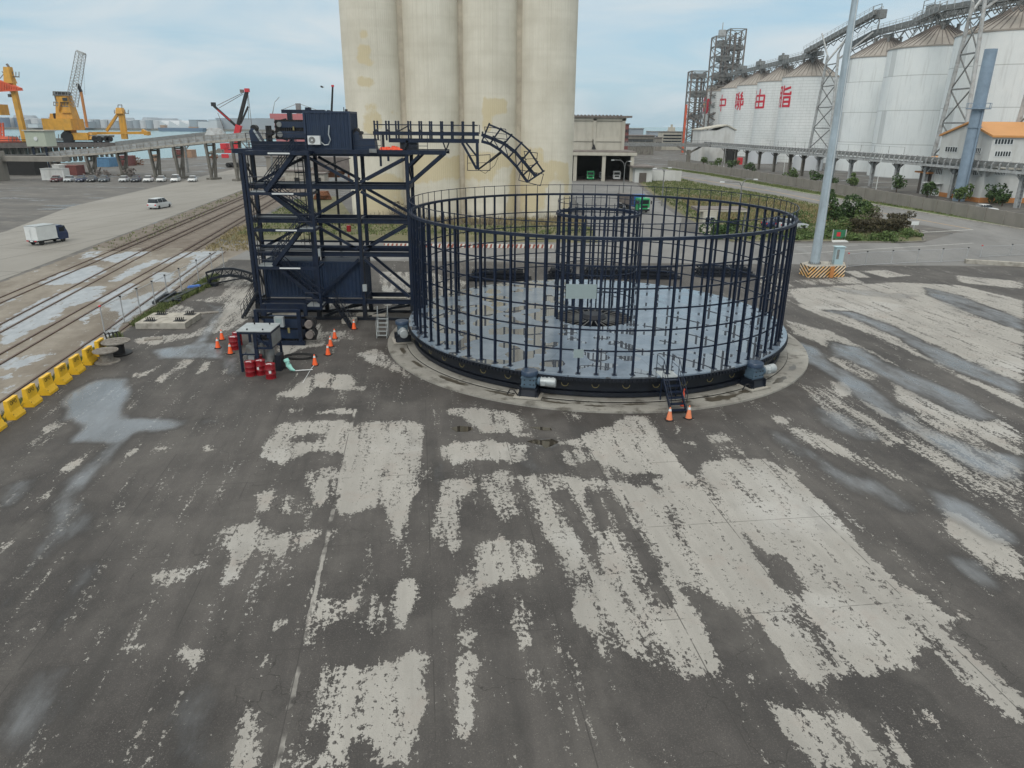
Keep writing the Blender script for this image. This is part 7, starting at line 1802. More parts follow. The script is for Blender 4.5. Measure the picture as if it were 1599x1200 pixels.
cons = [(1387, 'white concrete silo farthest back, left of the big one', 12.0), (1471, 'biggest white concrete silo in the middle of the photo\'s upper right', 13.2), (1600, 'white concrete silo cut by the right edge of the photo', 13.6)]
cy = []; ZCE, ZCA = 36.0, 42.4
for k, (zc, lb, rad) in enumerate(cons):
    r, yc = big_silo(zc, rad, ZCE, ZCA, 'conc_silo', lb+', brown cone roof', 'white concrete silos', 44); cy.append(yc)
# conveyor bridges over the roofs
def lattice_bridge(name, pts, label, w_=2.2, h_=1.6, hang=2.6, step=5.0):
    r = thing(name, pts[0], label, 'conveyor bridge')
    bx_, bt, br_ = B(), B(), B()
    for a, c_ in zip(pts, pts[1:]):
        a, c_ = Vector(a), Vector(c_); bx_.bar(a, c_, w_*.75, h_*.7)
        d = (c_-a); L = d.length; n = max(1, int(L/step)); s_ = Vector((d.y, -d.x, 0)).normalized()*w_/2
        if s_.x > 0: s_ = -s_
        for o in (s_, -s_):
            for dz in (-h_/2-.1,): bt.bar(a+o+Vector((0, 0, dz)), c_+o+Vector((0, 0, dz)), .25, .3)
            for dz in (h_/2+.3, h_/2+.9): br_.bar(a+o+Vector((0, 0, dz)), c_+o+Vector((0, 0, dz)), .08)
        for i in range(n*2+1):
            q = a.lerp(c_, i/(n*2))
            for o in (s_, -s_): br_.bar(q+o+Vector((0, 0, -h_/2)), q+o+Vector((0, 0, h_/2+.9)), .10)
        for i in range(n):
            q = a.lerp(c_, i/n); q2 = a.lerp(c_, (i+1)/n); qm = a.lerp(c_, (i+.5)/n)
            if hang:
                for o in (s_, -s_): bt.bar(q+o+Vector((0, 0, -h_/2)), qm+o+Vector((0, 0, -hang)), .18); bt.bar(qm+o+Vector((0, 0, -hang)), q2+o+Vector((0, 0, -h_/2)), .18)
    bx_.build('belt_housing', 'galv', r); bt.build('truss', 'galv', r); br_.build('railing', 'galv_light', r)
    return r
Ya, Yb = ys5[0], ys5[-1]
lattice_bridge('roof_conveyor', [(XS-1, Ya+22, 42.6), (XS-1, Yb-10, 42.6)], 'grey lattice conveyor running over the roofs of the five lettered silos', 3.0, 2.2, 3.4, 7)
lattice_bridge('inclined_conveyor', [(XS-4, Yb-2, 43.8), (XS-4, cy[0]+2, 50.5)], 'inclined grey conveyor climbing from the lettered silos to the white concrete silos', 3.0, 2.0, 2.6, 6)
lattice_bridge('roof_conveyor', [(XS, cy[0]+30, 42.6), (XS, cy[0]+10, 45.2), (XS, cy[1], 45.2), (XS, cy[2]-16, 44.6)], 'grey lattice conveyor over the cone roofs of the white concrete silos', 3.2, 2.2, 4.0, 8)
lattice_bridge('side_gantry', [(XS-6, cy[1]+4, 44.4), (XS-10.5, (cy[1]+cy[2])/2, 44.6), (XS-8, cy[2]-14, 43.2)], 'grey gantry bridge at the top right, running past the support tower', 1.8, 1.4, 3.5, 6)
for k in range(4):
    yy = (ys5[k]+ys5[k+1])/2; b = B(); b.box((XS-1.2, ys5[k+1], 43.4), (3.2, 5.0, 2.0)); b.box((XS-1.2, ys5[k+1]+1, 45.4), (.8, 1.2, 1.0)); tag(b.build('drive_housing', 'galv'), 'grey drive housing on the roof conveyor, over the '+['second', 'third', 'fourth', 'fifth'][k]+' lettered silo from the left', 'conveyor drive', 'drive housings on the roof conveyor')
for k, (yy, zz_) in enumerate(((cy[0]+2, 49.6), (cy[1]+1, 46.4))):
    b = B(); b.box((XS-3, yy, zz_-1), (2.6, 3.4, 2.6));
    for s_ in (-1, 1): b.bar((XS-4.4, yy+s_*3, zz_-2), (XS-4.4, yy+s_*3, zz_+3), .18)
    b.bar((XS-4.4, yy-3, zz_+3), (XS-4.4, yy+3, zz_+3), .15); b.bar((XS-4.4, yy-3, zz_+1.8), (XS-4.4, yy+3, zz_+1.8), .12); b.bar((XS-4.4, yy-3, zz_-1), (XS-4.4, yy-3.0, 44), .3)
    tag(b.build('transfer_head', 'galv'), ['grey transfer head with railings where the inclined conveyor ends', 'grey transfer head above the biggest white silo'][k], 'conveyor drive')
# support towers between silos
def leg_tower(name, x, yA, yB, z1, label, pinch=.35, m_='galv_light', levels=5, legr=.55, z0=0):
    r = thing(name, (x, (yA+yB)/2, 0), label, 'steel tower')
    ym = (yA+yB)/2; tA, tB = ym+(yA-ym)*pinch, ym+(yB-ym)*pinch
    for y0, y1 in ((yA, tA), (yB, tB)):
        b = B(); b.tube([(x, y0, z0), (x, y1, z1)], legr, 10, legr*.8); b.build('leg', m_, r, True)
    b = B(); prev = None
    for i in range(levels+1):
        f_ = i/levels*.92; z = z0+(z1-z0)*f_; a = Vector((x, yA+(tA-yA)*f_, z)); c_ = Vector((x, yB+(tB-yB)*f_, z)); b.bar(a, c_, .35)
        if prev: b.bar(prev[0], c_, .25); b.bar(prev[1], a, .25)
        prev = (a, c_)
    b.build('bracing', 'galv', r)
    for yy, s_ in ((tA, 1), (tB, -1)): b = B(); b.bar((x, yy, z1-2), (x+8, yy+6*s_, z1+6), .5); b.bar((x, yy, z1), (x, yy+8*s_, z1+8), .4); b.build('branch', m_, r)
    return r
def yon(px, x, py=200):
    """northing at which a pixel column crosses the plane of constant x"""
    y = 200.0
    for _ in range(30):
        q = D(px, py, y); y *= x/q.x
    return y
leg_tower('support_tower', 110.5, yon(1264, 110.5, 220), yon(1298, 110.5, 226), 38, 'tall A shaped steel support tower between the lettered silos and the white concrete silos', .45)
yt0, yt1 = yon(1458, 108, 225), yon(1512, 108, 215)
leg_tower('support_tower', 108, yt0, yt1, 42, 'tapering steel support tower between the biggest white silo and the one at the right edge', .32)
leg_tower('support_tower', 106, yon(1590, 106, 170), yon(1640, 106, 180), 40, 'steel support tower cut off by the right edge of the photo', .4)
# elevator towers far left of the silo row
def lattice_tower(name, x, y, w_, d_, h_, label, boxes):
    r = thing(name, (x, y, 0), label, 'elevator tower')
    b = B()
    for sx in (-1, 1):
        for sy in (-1, 1): b.bar((x+sx*w_/2, y+sy*d_/2, 0), (x+sx*w_/2, y+sy*d_/2, h_), .7)
    b.build('corner_post', 'roof_grey', r)
    b = B(); n = int(h_/5)
    for i in range(n):
        z0, z1 = i*h_/n, (i+1)*h_/n
        for sy in (-1, 1): b.bar((x-w_/2, y+sy*d_/2, z1), (x+w_/2, y+sy*d_/2, z1), .4); b.bar((x-w_/2, y+sy*d_/2, z0), (x+w_/2, y+sy*d_/2, z1), .3); b.bar((x+w_/2, y+sy*d_/2, z0), (x-w_/2, y+sy*d_/2, z1), .3)
        for sx in (-1, 1): b.bar((x+sx*w_/2, y-d_/2, z1), (x+sx*w_/2, y+d_/2, z1), .4); b.bar((x+sx*w_/2, y-d_/2, z0), (x+sx*w_/2, y+d_/2, z1), .3)
    b.build('lattice', 'galv', r)
    b = B()
    for (dx, z, bw, bh) in boxes: b.box((x+dx, y, z), (bw, d_*.8, bh))
    b.build('machine_boxes', 'galv', r)
    b = B(); b.tube([(x-1, y-d_/3, 0), (x-1, y-d_/3, h_-2)], .8, 8); b.tube([(x+1.5, y-d_/3, 0), (x+1.5, y-d_/3, h_-4)], .7, 8); b.bar((x-w_/2-.3, y-d_/2-.3, 8), (x+w_/2, y-d_/2-.3, 14), .7); b.bar((x+w_/2, y-d_/2-.3, 14), (x-w_/2, y-d_/2-.3, 20), .7); b.bar((x-w_/2-.3, y-d_/2-.3, 20), (x+w_/2, y-d_/2-.3, 26), .7); b.build('elevator_legs', 'roof_grey', r)
    return r
yt = 440; q = D(1083, 200, yt); lattice_tower('elevator_tower', q.x, yt, 9.5, 9, D(1083, 112, yt).z, 'lower dark lattice elevator tower at the left end of the lettered silos', [(0, 18, 7, 3), (1, 30, 7, 3.5), (0, 40, 8, 2.5)])
b = B(); q2 = D(1069, 200, yt-6); b.bar((q2.x, yt-6, 0), (q2.x, yt-6, 26), 1.0); one(b, 'orange_mast', 'crane_orange', 'orange painted vertical mast beside the lower lattice tower', 'mast')
yt = 455; q = D(1126, 100, yt); q2 = D(1146, 60, yt)
lattice_tower('elevator_tower', q.x, yt, 11, 10, D(1120, 58, yt).z, 'taller dark lattice elevator tower rising behind the lettered silos', [(0, 40, 8, 4), (1, 50, 7, 3), (-1, 58, 5, 3)])
lattice_tower('elevator_tower', q2.x+1.5, yt+2, 9, 9, D(1146, 46, yt).z, 'tallest lattice tower section with a pale box on top, behind the lettered silos', [(0, 46, 7, 3), (1, 56, 6, 3)])
b = B(); q = D(1127, 58, yt); b.box((q.x, yt, q.z), (3.4, 3.4, 3.6)); b.tube([(q.x, yt, q.z+3.6), (q.x, yt, q.z+7.5)], .25, 6); one(b, 'tower_cabin', 'galv_light', 'small pale cabin with a mast on top of the lattice towers', 'cabin')
# shed in front of the lettered silos
p = D(1093, 220, 330); q = D(1122, 220, 322); r = thing('gable_shed', (p.x, 330, 0), 'small white gabled shed on the gallery side of the lettered silos', 'shed')
x0 = D(1093, 218, 326).x; x1 = D(1147, 218, 326).x; zs = D(1110, 204, 326).z; zt2 = D(1120, 197, 326).z
b = B(); b.box(((x0+x1)/2, 333, 0), (x1-x0, 14, zs)); b.slab([((x0+x1)/2-(x1-x0)*.02, zs), (x1, zs), ((x0+x1)/2+(x1-x0)*.24, zt2)], 326, 340); b.build('wall', 'white_wall', r)
b = B(); b.slab([(x0-.4, zs), ((x0+x1)/2+(x1-x0)*.24, zt2+.05), (x1+.4, zs), (x1+.4, zs+.4), ((x0+x1)/2+(x1-x0)*.24, zt2+.6), (x0-.4, zs+.45)], 325.4, 340.5); b.build('roof', 'cream_wall', r)
# loading sheds under the gallery
for k, (pa, pb_, nm) in enumerate(((1068, 1088, 'left'), (1090, 1112, 'middle'), (1114, 1135, 'right'))):
    y0 = yon(pb_, 92, 250); y1 = yon(pa, 92, 250); b = B(); b.box((93.5, (y0+y1)/2, 0), (2.4, y1-y0-1.5, 6.0)); tag(b.build('wall_panel', 'white_wall'), 'pale wall panel under the far end of the gallery, '+nm+' of three', 'wall panel', 'pale panels under the far gallery')
b = B(); y0, y1 = yon(1142, 92, 250), yon(1120, 92, 250); b.box((93.2, (y0+y1)/2-4, 0), (2.0, (y1-y0)*.55, 6.0)); one(b, 'loading_bay', 'dark_void', 'dark loading bay opening under the gallery near the lettered silos', 'loading bay')
q = Vector((91, yon(1154, 91, 262), 0)); b = B(); b.box(q, (1.6, 2.2, 2.6)); one(b, 'red_container', 'red_bright', 'small red box under the gallery, behind the wall', 'box')
# low tanks and parapet visible below the gallery
for k, (px, rad, hh) in enumerate(((1190, 6, 5.2), (1262, 5, 4.8))):
    y = yon(px, 104, 250); b = B(); b.lathe([(rad, 0), (rad, hh), (0, hh+.5)], 32, (104, y, 0)); tag(b.build('low_tank', 'tank_white', None, True), 'low white tank seen under the gallery, '+['below the lettered silos', 'left of the tall mast'][k], 'tank', 'low tanks under the gallery')
# ------------------------------------------------------------------ office building and duct
oy = 149.0; ox = D(1549, 225, oy).x
zE = D(1549, 213, oy).z; yF = yon(1471, ox, 215); zR = zE+4.6
r = thing('office_building', (ox, oy, 0), 'white three storey office with an orange gabled roof beyond the gallery at the right edge', 'office building')
W_ = 60
def gz(y): return 0
Dp = yF-oy; ymid = yon(1515, ox, 193); zR = D(1515, 193.5, ymid).z
b = B()
vs = [(ox, oy, 0), (ox, yF, 0), (ox, yF, zE), (ox, ymid, zR), (ox, oy, zE)]; vs2 = [(x+W_, y, z) for x, y, z in vs]
b.add(vs+vs2, [(0, 4, 3, 2, 1), (5, 6, 7, 8, 9), (0, 5, 9, 4), (1, 2, 7, 6)]); b.build('wall', 'white_wall', r)
b = B(); e = .45
for (ya_, za_, yb_, zb__) in ((oy-e, zE-.25, ymid, zR+.02), (ymid, zR+.02, yF+e, zE-.25)):
    b.add([(ox-e, ya_, za_+.02), (ox+W_, ya_, za_+.02), (ox+W_, yb_, zb__+.02), (ox-e, yb_, zb__+.02), (ox-e, ya_, za_+.4), (ox+W_, ya_, za_+.4), (ox+W_, yb_, zb__+.4), (ox-e, yb_, zb__+.4)], [(3, 2, 1, 0), (4, 5, 6, 7), (0, 1, 5, 4), (1, 2, 6, 5), (2, 3, 7, 6), (3, 0, 4, 7)])
b.build('roof', 'orange_roof', r)
def win(face, a, z, w_, h_, n):
    fr_ = B(); gl = B()
    if face == 'y':
        fr_.box((a, oy-.03, z), (w_+.2, .1, .1)); fr_.box((a, oy-.03, z+h_), (w_+.2, .1, .1))
        for i in range(n+1): fr_.box((a-w_/2+w_*i/n, oy-.035, z), (.14, .1, h_+.1))
        gl.box((a, oy+.0, z+.05), (w_, .04, h_))
    else:
        fr_.box((ox-.03, a, z), (.1, w_+.2, .1)); fr_.box((ox-.03, a, z+h_), (.1, w_+.2, .1))
        for i in range(n+1): fr_.box((ox-.035, a-w_/2+w_*i/n, z), (.1, .14, h_+.1))
        gl.box((ox+.0, a, z+.05), (.04, w_, h_))
    o = fr_.build('window', 'white_paint', r); gl.build('pane', 'glass', o)
def onface(px, py): q = D(px, py, oy); return q.x, q.z
for px0, px1, py0, py1, n in ((1552, 1583, 218, 226, 6), (1549, 1579, 237, 245, 6), (1541, 1571, 266, 274, 7), (1520, 1530, 266, 274, 3), (1534, 1564, 294, 306, 6), (1514, 1521, 292, 305, 2), (1589, 1612, 266, 274, 5)):
    a = onface(max(px0, 1552), py1); c_ = onface(px1, py0)
    if px1 > 1556: win('y', (a[0]+c_[0])/2, a[1], c_[0]-a[0], c_[1]-a[1], n)
def onx(px, py): y = yon(px, ox, py); return y, D(px, py, y).z
for px0, px1, py0, py1, n in ((1475.5, 1496, 230.5, 237.5, 5), (1523, 1533, 232, 240, 3), (1440, 1453, 261, 270, 4), (1461, 1474, 263.5, 272, 4), (1487, 1497, 266, 273, 3), (1481, 1492, 293, 305, 3), (1519, 1529, 266, 274, 3), (1513, 1522, 292, 306, 2)):
    if px0 < 1474: continue
    a = onx(px0, py1); c_ = onx(px1, py0); win('x', (a[0]+c_[0])/2, a[1], abs(a[0]-c_[0]), max(c_[1]-a[1], .9), n)
b = B(); b.tube([(ox+18-2.6*math.cos(0), oy-1.2, 7.0), (ox+18+16, oy-1.2, 7.0)], 1.1, 14); b.box((ox+12, oy-.8, 6.6), (22, 1.5, .25)); b.build('canopy', 'cream_wall', r)
b = B(); b.box((ox+W_/2, oy-.04, 0), (W_, .08, 1.0)); b.box((ox-.04, (oy+yF)/2, 0), (.08, Dp-.1, .9)); b.build('plinth', 'rust_or', r)
# lower wing with orange trim and brown shutter, farther along
wy0, wy1 = yF+.2, yon(1436, ox, 280)
r = thing('office_wing', (ox, wy0, 0), 'low white wing with orange lean-to roof and a brown roller shutter, left of the office', 'office wing')
b = B(); b.box((ox+5, (wy0+wy1)/2, 0), (10, wy1-wy0, 7.2)); b.build('wall', 'white_wall', r)
b = B(); b.add([(ox-.8, wy0, 7.2), (ox-.8, wy1+2, 7.2), (ox+10, wy1+2, 8.6), (ox+10, wy0, 8.6), (ox-.8, wy0, 7.5), (ox-.8, wy1+2, 7.5), (ox+10, wy1+2, 8.9), (ox+10, wy0, 8.9)], [(3, 2, 1, 0), (4, 5, 6, 7), (0, 1, 5, 4), (1, 2, 6, 5), (2, 3, 7, 6), (3, 0, 4, 7)][::1]); b.build('roof', 'orange_roof', r)
ys_a, ys_b = yon(1453, ox, 290), yon(1433, ox, 290)
b = B(); b.box((ox-.05, (ys_a+ys_b)/2, 0), (.15, ys_b-ys_a-.5, 4.4)); b.build('shutter', 'shutter', r)
b = B(); b.box((ox-.6, (ys_a+ys_b)/2, 4.5), (1.2, ys_b-ys_a+.5, .35)); b.build('awning', 'rust_or', r)
def winx(r, pxa, pxb, pya, pyb, n):
    a = onx(pxa, pyb); c_ = onx(pxb, pya); o = B(); g_ = B(); y_ = (a[0]+c_[0])/2; w_ = abs(a[0]-c_[0]); h_ = c_[1]-a[1]
    g_.box((ox-.02, y_, a[1]), (.06, w_, h_))
    for i in range(n+1): o.box((ox-.05, y_-w_/2+w_*i/n, a[1]), (.1, .16, h_))
    o.box((ox-.05, y_, a[1]-.1), (.1, w_+.2, .1)); o.box((ox-.05, y_, a[1]+h_), (.1, w_+.2, .1)); q = o.build('window', 'white_paint', r); g_.build('pane', 'glass', q)
winx(r, 1440, 1453, 262, 270, 4); winx(r, 1461, 1473, 264, 272, 4)
b = B(); b.box((ox-1.2, yon(1462, ox, 300), 2.6), (2.4, 4, .2)); b.box((ox-.3, yon(1463, ox, 300), 0), (.5, 2.2, 2.4)); b.build('porch', 'white_paint', r)
p = Vector((ox-2.2, 160, 0))
for _ in range(60): p.y *= (P(p.x, p.y, 5)[0]-CX)/(1505-CX)
dz = D(1549, 77, p.y).z
r = thing('blue_duct', p, 'tall blue grey cylindrical duct standing in front of the orange roofed office', 'duct')
b = B(); b.tube([p, Vector((p.x, p.y, dz))], 1.14, 24); b.build('shaft', 'chimney', r, True)
b = B(); b.lathe([(1.3, 0), (1.36, 0), (1.36, .25), (1.3, .25)], 24, (p.x, p.y, D(1520, 200, p.y).z), closed=True); zpl = D(1535, 171, p.y).z
b.lathe([(1.3, 0), (2.2, 0), (2.2, .18), (1.3, .18)], 20, (p.x, p.y, zpl), closed=True)
for i in range(12): t = 2*PI*i/12; b.bar((p.x+2.15*math.cos(t), p.y+2.15*math.sin(t), zpl), (p.x+2.15*math.cos(t), p.y+2.15*math.sin(t), zpl+1.1), .06)
b.arc((p.x, p.y), 2.15, zpl+1.1, .06, .06, 24); b.bar((p.x+.2, p.y-1.34, 3), (p.x+.2, p.y-1.34, zpl), .3, .12); b.build('platform', 'chimney', r)
p = G(1549, 329); b = B(); q = Vector((88.5, 141, 0)); loftcar(b, [(-2.1, .7, .3, .8, .6, .7, .8), (-1.2, .85, .2, .85, .8, .8, .95), (-.4, .8, .2, .8, .95, .6, 1.45), (1.2, .8, .2, .8, .95, .6, 1.45), (1.9, .85, .2, .85, .9, .8, .95), (2.2, .8, .3, .8, .7, .7, .8)])
p = Vector((84.5, 131, 0)); car_(p, PI+.1, (.66, .67, .67), 'white', 'white car just behind the boundary wall near the right edge', 'sedan')

# ------------------------------------------------------------------ port side: conveyor, cranes, sheds (left)
# main sloping conveyor on concrete trestles
cp = []
for px, pyb, Y in ((-40, 262, None), (5, 256, None), (100, 245.5, None), (160, 241.5, None), (235, 233, None), (320, 224.5, None), (385, 219.5, None), (440, 215, None)):
    cp.append((px, pyb))
A1, A2 = G(130, 272), G(321, 281)
def on_line(px, py):
    """point above the line of trestles seen at a pixel"""
    lo, hi = -4.0, 4.0; best = None
    for i in range(4001):
        t = -1.2+i*.0012; x = A1.x+(A2.x-A1.x)*t; y = A1.y+(A2.y-A1.y)*t; u = P(x, y, 8.0)[0]
        if best is None or abs(u-px) < best[0]: best = (abs(u-px), x, y)
    z = D(px, py, best[2]).z; return Vector((best[1], best[2], z))
bot = [on_line(*q) for q in cp]
d_ = (bot[5]-bot[2]); nrm = Vector((-d_.y, d_.x, 0)).normalized(); nrm = nrm if nrm.y > 0 else -nrm
r = thing('port_conveyor', (A2.x, A2.y, 0), 'long pale inclined conveyor gallery on concrete trestles along the port side', 'conveyor gallery')
b = B()
for p, q in zip(bot, bot[1:]): b.bar(p+nrm*1.6+Vector((0, 0, .25)), q+nrm*1.6+Vector((0, 0, .25)), 3.6, .5)
b.build('girder', 'concrete', r)
b = B()
for p, q in zip(bot, bot[1:]): b.bar(p+nrm*1.6+Vector((0, 0, 1.2)), q+nrm*1.6+Vector((0, 0, 1.2)), 2.6, 1.4)
b.build('housing', 'galv_light', r)
b = B()
for p, q in zip(bot, bot[1:]):
    L = (q-p).length; n = max(1, int(L/2.6))
    for z in (.5, 1.15, 1.8): b.bar(p+Vector((0, 0, z)), q+Vector((0, 0, z)), .08)
    for i in range(n): k = p.lerp(q, i/n); b.bar(k+Vector((0, 0, .4)), k+Vector((0, 0, 1.8)), .10)
b.build('railing', 'concrete_wall', r)
for k, (px, py) in enumerate(((72, 262), (130, 272), (180, 272), (232, 277), (270, 276), (321, 281), (362, 284))):
    best = on_line(px, 240); zb = float(np.interp(px, [c[0] for c in cp], [v.z for v in bot])); o = Vector((best.x, best.y, 0))
    b = B()
    u_ = d_.copy(); u_.z = 0; u_.normalize()
    for s_ in (-1, 1): b.bar(o+nrm*(1.5+s_*.65), o+nrm*(1.5+s_*1.45)+Vector((0, 0, zb)), .55, .9)
    for z in (.30, .72, .95): b.bar(o+nrm*.5+Vector((0, 0, zb*z)), o+nrm*2.5+Vector((0, 0, zb*z)), .4)
    b.bar(o+nrm*.8+Vector((0, 0, .3)), o+nrm*2.3+Vector((0, 0, zb*.62)), .3)
    b.box(o+nrm*1.5, (1.6, 3.8, .5), math.atan2(u_.y, u_.x)); b.build('trestle', 'concrete_dark', r)
# upper short arm ending at px 316
a, c_ = on_line(155, 225)+nrm*6, on_line(318, 208)+nrm*6
r = thing('short_conveyor', a, 'short grey conveyor arm with a machine at its raised end, behind the long gallery', 'conveyor')
b = B(); b.bar(a, c_, 1.8, 1.0); b.bar(a-Vector((0, 0, 1.0)), c_-Vector((0, 0, 1.4)), .6, .4); b.build('arm', 'galv', r)
b = B(); b.box(c_-Vector((1, 0, .6)), (5, 2, 1.8), 0, .6); b.build('head', 'galv_light', r)
for pxx in (197, 303, 338):
    q = on_line(pxx, 262)+nrm*20; q.z = 0; t_ = on_line(pxx, 224)+nrm*20
    b = B(); b.bar(q, t_, .45); b.bar(t_-Vector((2, 0, 0)), t_-Vector((0, 0, 2.4)), .3); b.bar(t_+Vector((2, 0, 0)), t_-Vector((0, 0, 2.4)), .3); b.bar(t_-Vector((3, 0, 0)), t_+Vector((3, 0, 0)), .4); tag(b.build('y_post', 'galv'), {197: 'slim steel post with forked top behind the gallery, leftmost', 303: 'slim steel post with forked top between the two right trestles', 338: 'slim steel post with forked top left of the red crane'}[pxx], 'post', 'forked posts behind the gallery')
# quay deck: dark elevated track on many piles at the far left
r = thing('quay_trestle', (-175, 262, 0), 'dark elevated quay trestle on many concrete piles at the far left', 'trestle')
qa, qb = D(-60, 246, 238), D(175, 234, 300)
qa.z, qb.z = 6.5, 5.5
b = B(); b.bar(qa, qb, 9, 1.6); b.build('deck', 'roof_grey', r)
b = B()
for z in (1.4, 2.0): b.bar(qa+Vector((2, -4.6, z)), qb+Vector((2, -4.6, z-.3)), .2)
b.bar(qa+Vector((2, -4.9, .4)), qb+Vector((2, -4.9, .4)), .5, 1.4)
b.build('edge_pipes', 'navy_dark', r)
for i in range(24):
    q = qa.lerp(qb, i/24)
    for dx in (-3, 3): b = B(); b.box((q.x+dx, q.y+abs(dx)*.4, 0), (.8, .8, q.z-.8)); b.build('pile', 'concrete_dark', r)
p = D(4, 284, 183); b = B(); b.box((p.x-3, 184, 0), (6, 4, 7.0)); b.box((p.x+4, 186, 4.6), (22, 3, 1.2)); one(b, 'end_pier', 'concrete_wall', 'massive pale concrete pier at the left edge where the conveyor ends', 'concrete pier')
b = B(); p = D(20, 270, 205); b.box((p.x, 207, 0), (14, 6, 5.2)); one(b, 'conveyor_shade', 'dark_void', 'dark box for the shade under the conveyor at the far left', 'shed')  # solid near-black box; its colour stands in for shade in an open space
# pale green cabin
a = D(42, 228, 215); c_ = D(73, 228, 215); zt2 = D(50, 205, 215).z; zb = D(50, 229, 215).z
r = thing('green_cabin', (a.x, 215, zb), 'pale green cabin with a round vent up on the quay trestle', 'cabin')
b = B(); b.box(((a.x+c_.x)/2, 217.5, zb), (c_.x-a.x, 5, zt2-zb)); b.build('wall', 'beige_green', r)
b = B(); b.box(((a.x+c_.x)/2, 217.5, zt2), (c_.x-a.x+.7, 5.8, .3)); b.build('roof', 'cream_wall', r)
b = B(); q = D(56, 217, 215); b.lathe([(0, -.15), (.55, -.15), (.55, .1), (0, .1)], 18, (q.x, 214.95, q.z), 'y'); b.build('vent', 'white_paint', r)
b = B(); b.box((a.x+1, 216, 0), (.5, .5, zb)); b.box((c_.x-1, 216, 0), (.5, .5, zb)); b.build('leg', 'navy', r)

# cranes. ZC(zx,zy,Y): pixel of the 6.665x blow-up of the left corner
def ZC(zx, zy, Y): return D(zx/6.665, 60+zy/6.667, Y)
Yc = 300.0
r = thing('mobile_harbour_crane', ZC(700, 1070, Yc), 'yellow mobile harbour crane with a raised grey lattice boom', 'crane')
def zbox(b, x0, y0, x1, y1, Y, dep, top=1.0): a, c_ = ZC(x0, y1, Y), ZC(x1, y0, Y); b.box(((a.x+c_.x)/2, Y, a.z), (c_.x-a.x, dep, c_.z-a.z), 0, top)
b = B(); zbox(b, 525, 840, 800, 955, Yc, 9); b.build('machinery_house', 'crane_yellow', r)
b = B(); zbox(b, 620, 600, 750, 838, Yc, 5, .68); b.build('tower', 'crane_yellow', r)
b = B(); zbox(b, 538, 785, 575, 838, Yc, 3, .7); b.build('counterweight', 'crane_yellow', r)
b = B(); 
for xx in (585, 605, 625): zbox(b, xx-9, 782, xx+7, 838, Yc-1, 2)
zbox(b, 605, 560, 705, 600, Yc, 4); b.build('exhausts', 'black', r)
b = B()
for x0_, y0_, x1_, y1_ in ((550, 555, 720, 560), (550, 590, 720, 595), (555, 665, 610, 670), (560, 700, 625, 705), (625, 665, 710, 670), (625, 705, 715, 712)): b.bar(ZC(x0_, y0_, Yc-2), ZC(x1_, y1_, Yc-2), .3)
for x in (552, 575, 600, 640, 680, 715): b.bar(ZC(x, 555, Yc-2), ZC(x, 600, Yc-2), .2)
for x in (560, 580, 605, 640, 670, 700): b.bar(ZC(x, 667, Yc-2), ZC(x, 706, Yc-2), .2)
b.bar(ZC(556, 560, Yc-2), ZC(585, 660, Yc-2), .3); b.build('walkway', 'galv', r)
b = B(); zbox(b, 640, 610, 700, 665, Yc-2.6, 1.5); b.build('cab', 'crane_yellow', r); b = B(); zbox(b, 655, 620, 695, 650, Yc-3.5, .4); b.build('cab_window', 'glass', r)
b = B(); pA, pB = ZC(745, 700, Yc), ZC(843, 150, Yc); d = (pB-pA).normalized(); s_ = Vector((d.z, 0, -d.x)); n = 18
for k, (w0, w1) in enumerate(((-1.7, -1.3), (1.7, 1.3))):
    for dy in (-1.2, 1.2): b.bar(pA+s_*w0+Vector((0, dy, 0)), pB+s_*w1+Vector((0, dy, 0)), .24)
for i in range(n):
    t0, t1 = i/n, (i+1)/n; w0, w1 = 1.7-.4*t0, 1.7-.4*t1; q0, q1 = pA.lerp(pB, t0), pA.lerp(pB, t1)
    for dy in (-1.2, 1.2): b.bar(q0-s_*w0+Vector((0, dy, 0)), q1+s_*w1+Vector((0, dy, 0)), .13); b.bar(q0+s_*w0+Vector((0, dy, 0)), q1-s_*w1+Vector((0, dy, 0)), .13)
b.bar(pB-s_*1.6, pB+s_*1.6, .8); b.build('lattice_boom', 'galv_light', r)
b = B(); b.bar(ZC(720, 600, Yc), ZC(760, 830, Yc), 1.0); b.bar(ZC(640, 770, Yc-2.8), ZC(740, 770, Yc-2.8), .5); b.bar(ZC(625, 620, Yc-2.8), ZC(610, 760, Yc-2.8), .5); b.build('strut', 'crane_yellow', r)
b = B(); b.bar(ZC(806, 475, Yc), ZC(845, 560, Yc), .9); b.build('dark_jib', 'black', r)
b = B(); b.bar(ZC(843, 555, Yc), ZC(908, 930, Yc), .75); b.build('down_pipe', 'rust_or', r)
b = B(); b.tube([ZC(720, 560, Yc), ZC(805, 300, Yc)], .08, 4); b.tube([ZC(865, 165, Yc), ZC(882, 590, Yc)], .05, 4); b.build('cable', 'galv', r)
b = B(); zbox(b, 700, 955, 765, 985, Yc, 4); b.build('slew_ring', 'crane_yellow', r)
b = B(); zbox(b, 765, 985, 950, 1062, Yc, 6); zbox(b, 950, 985, 985, 1050, Yc, 5, .6); b.build('chassis', 'crane_yellow', r)
q = ZC(712, 1030, Yc-2.5); b = B(); b.lathe([(.9, -1.2), (2.2, -1.2), (2.3, -.9), (2.3, 1), (.9, 1)], 24, q, 'y'); b.build('drum_wheel', 'tyre', r, True)
b = B(); b.lathe([(0, -1.0), (1.1, -1.0), (1.1, .8), (0, .8)], 18, q, 'y'); b.build('wheel_hub', 'galv', r)
b = B(); zbox(b, 605, 1040, 680, 1070, Yc-2, 4); 
for x in (610, 635, 660): b.bar(ZC(x, 1000, Yc-3), ZC(x, 1050, Yc-3), .25)
b.build('stair', 'galv', r)
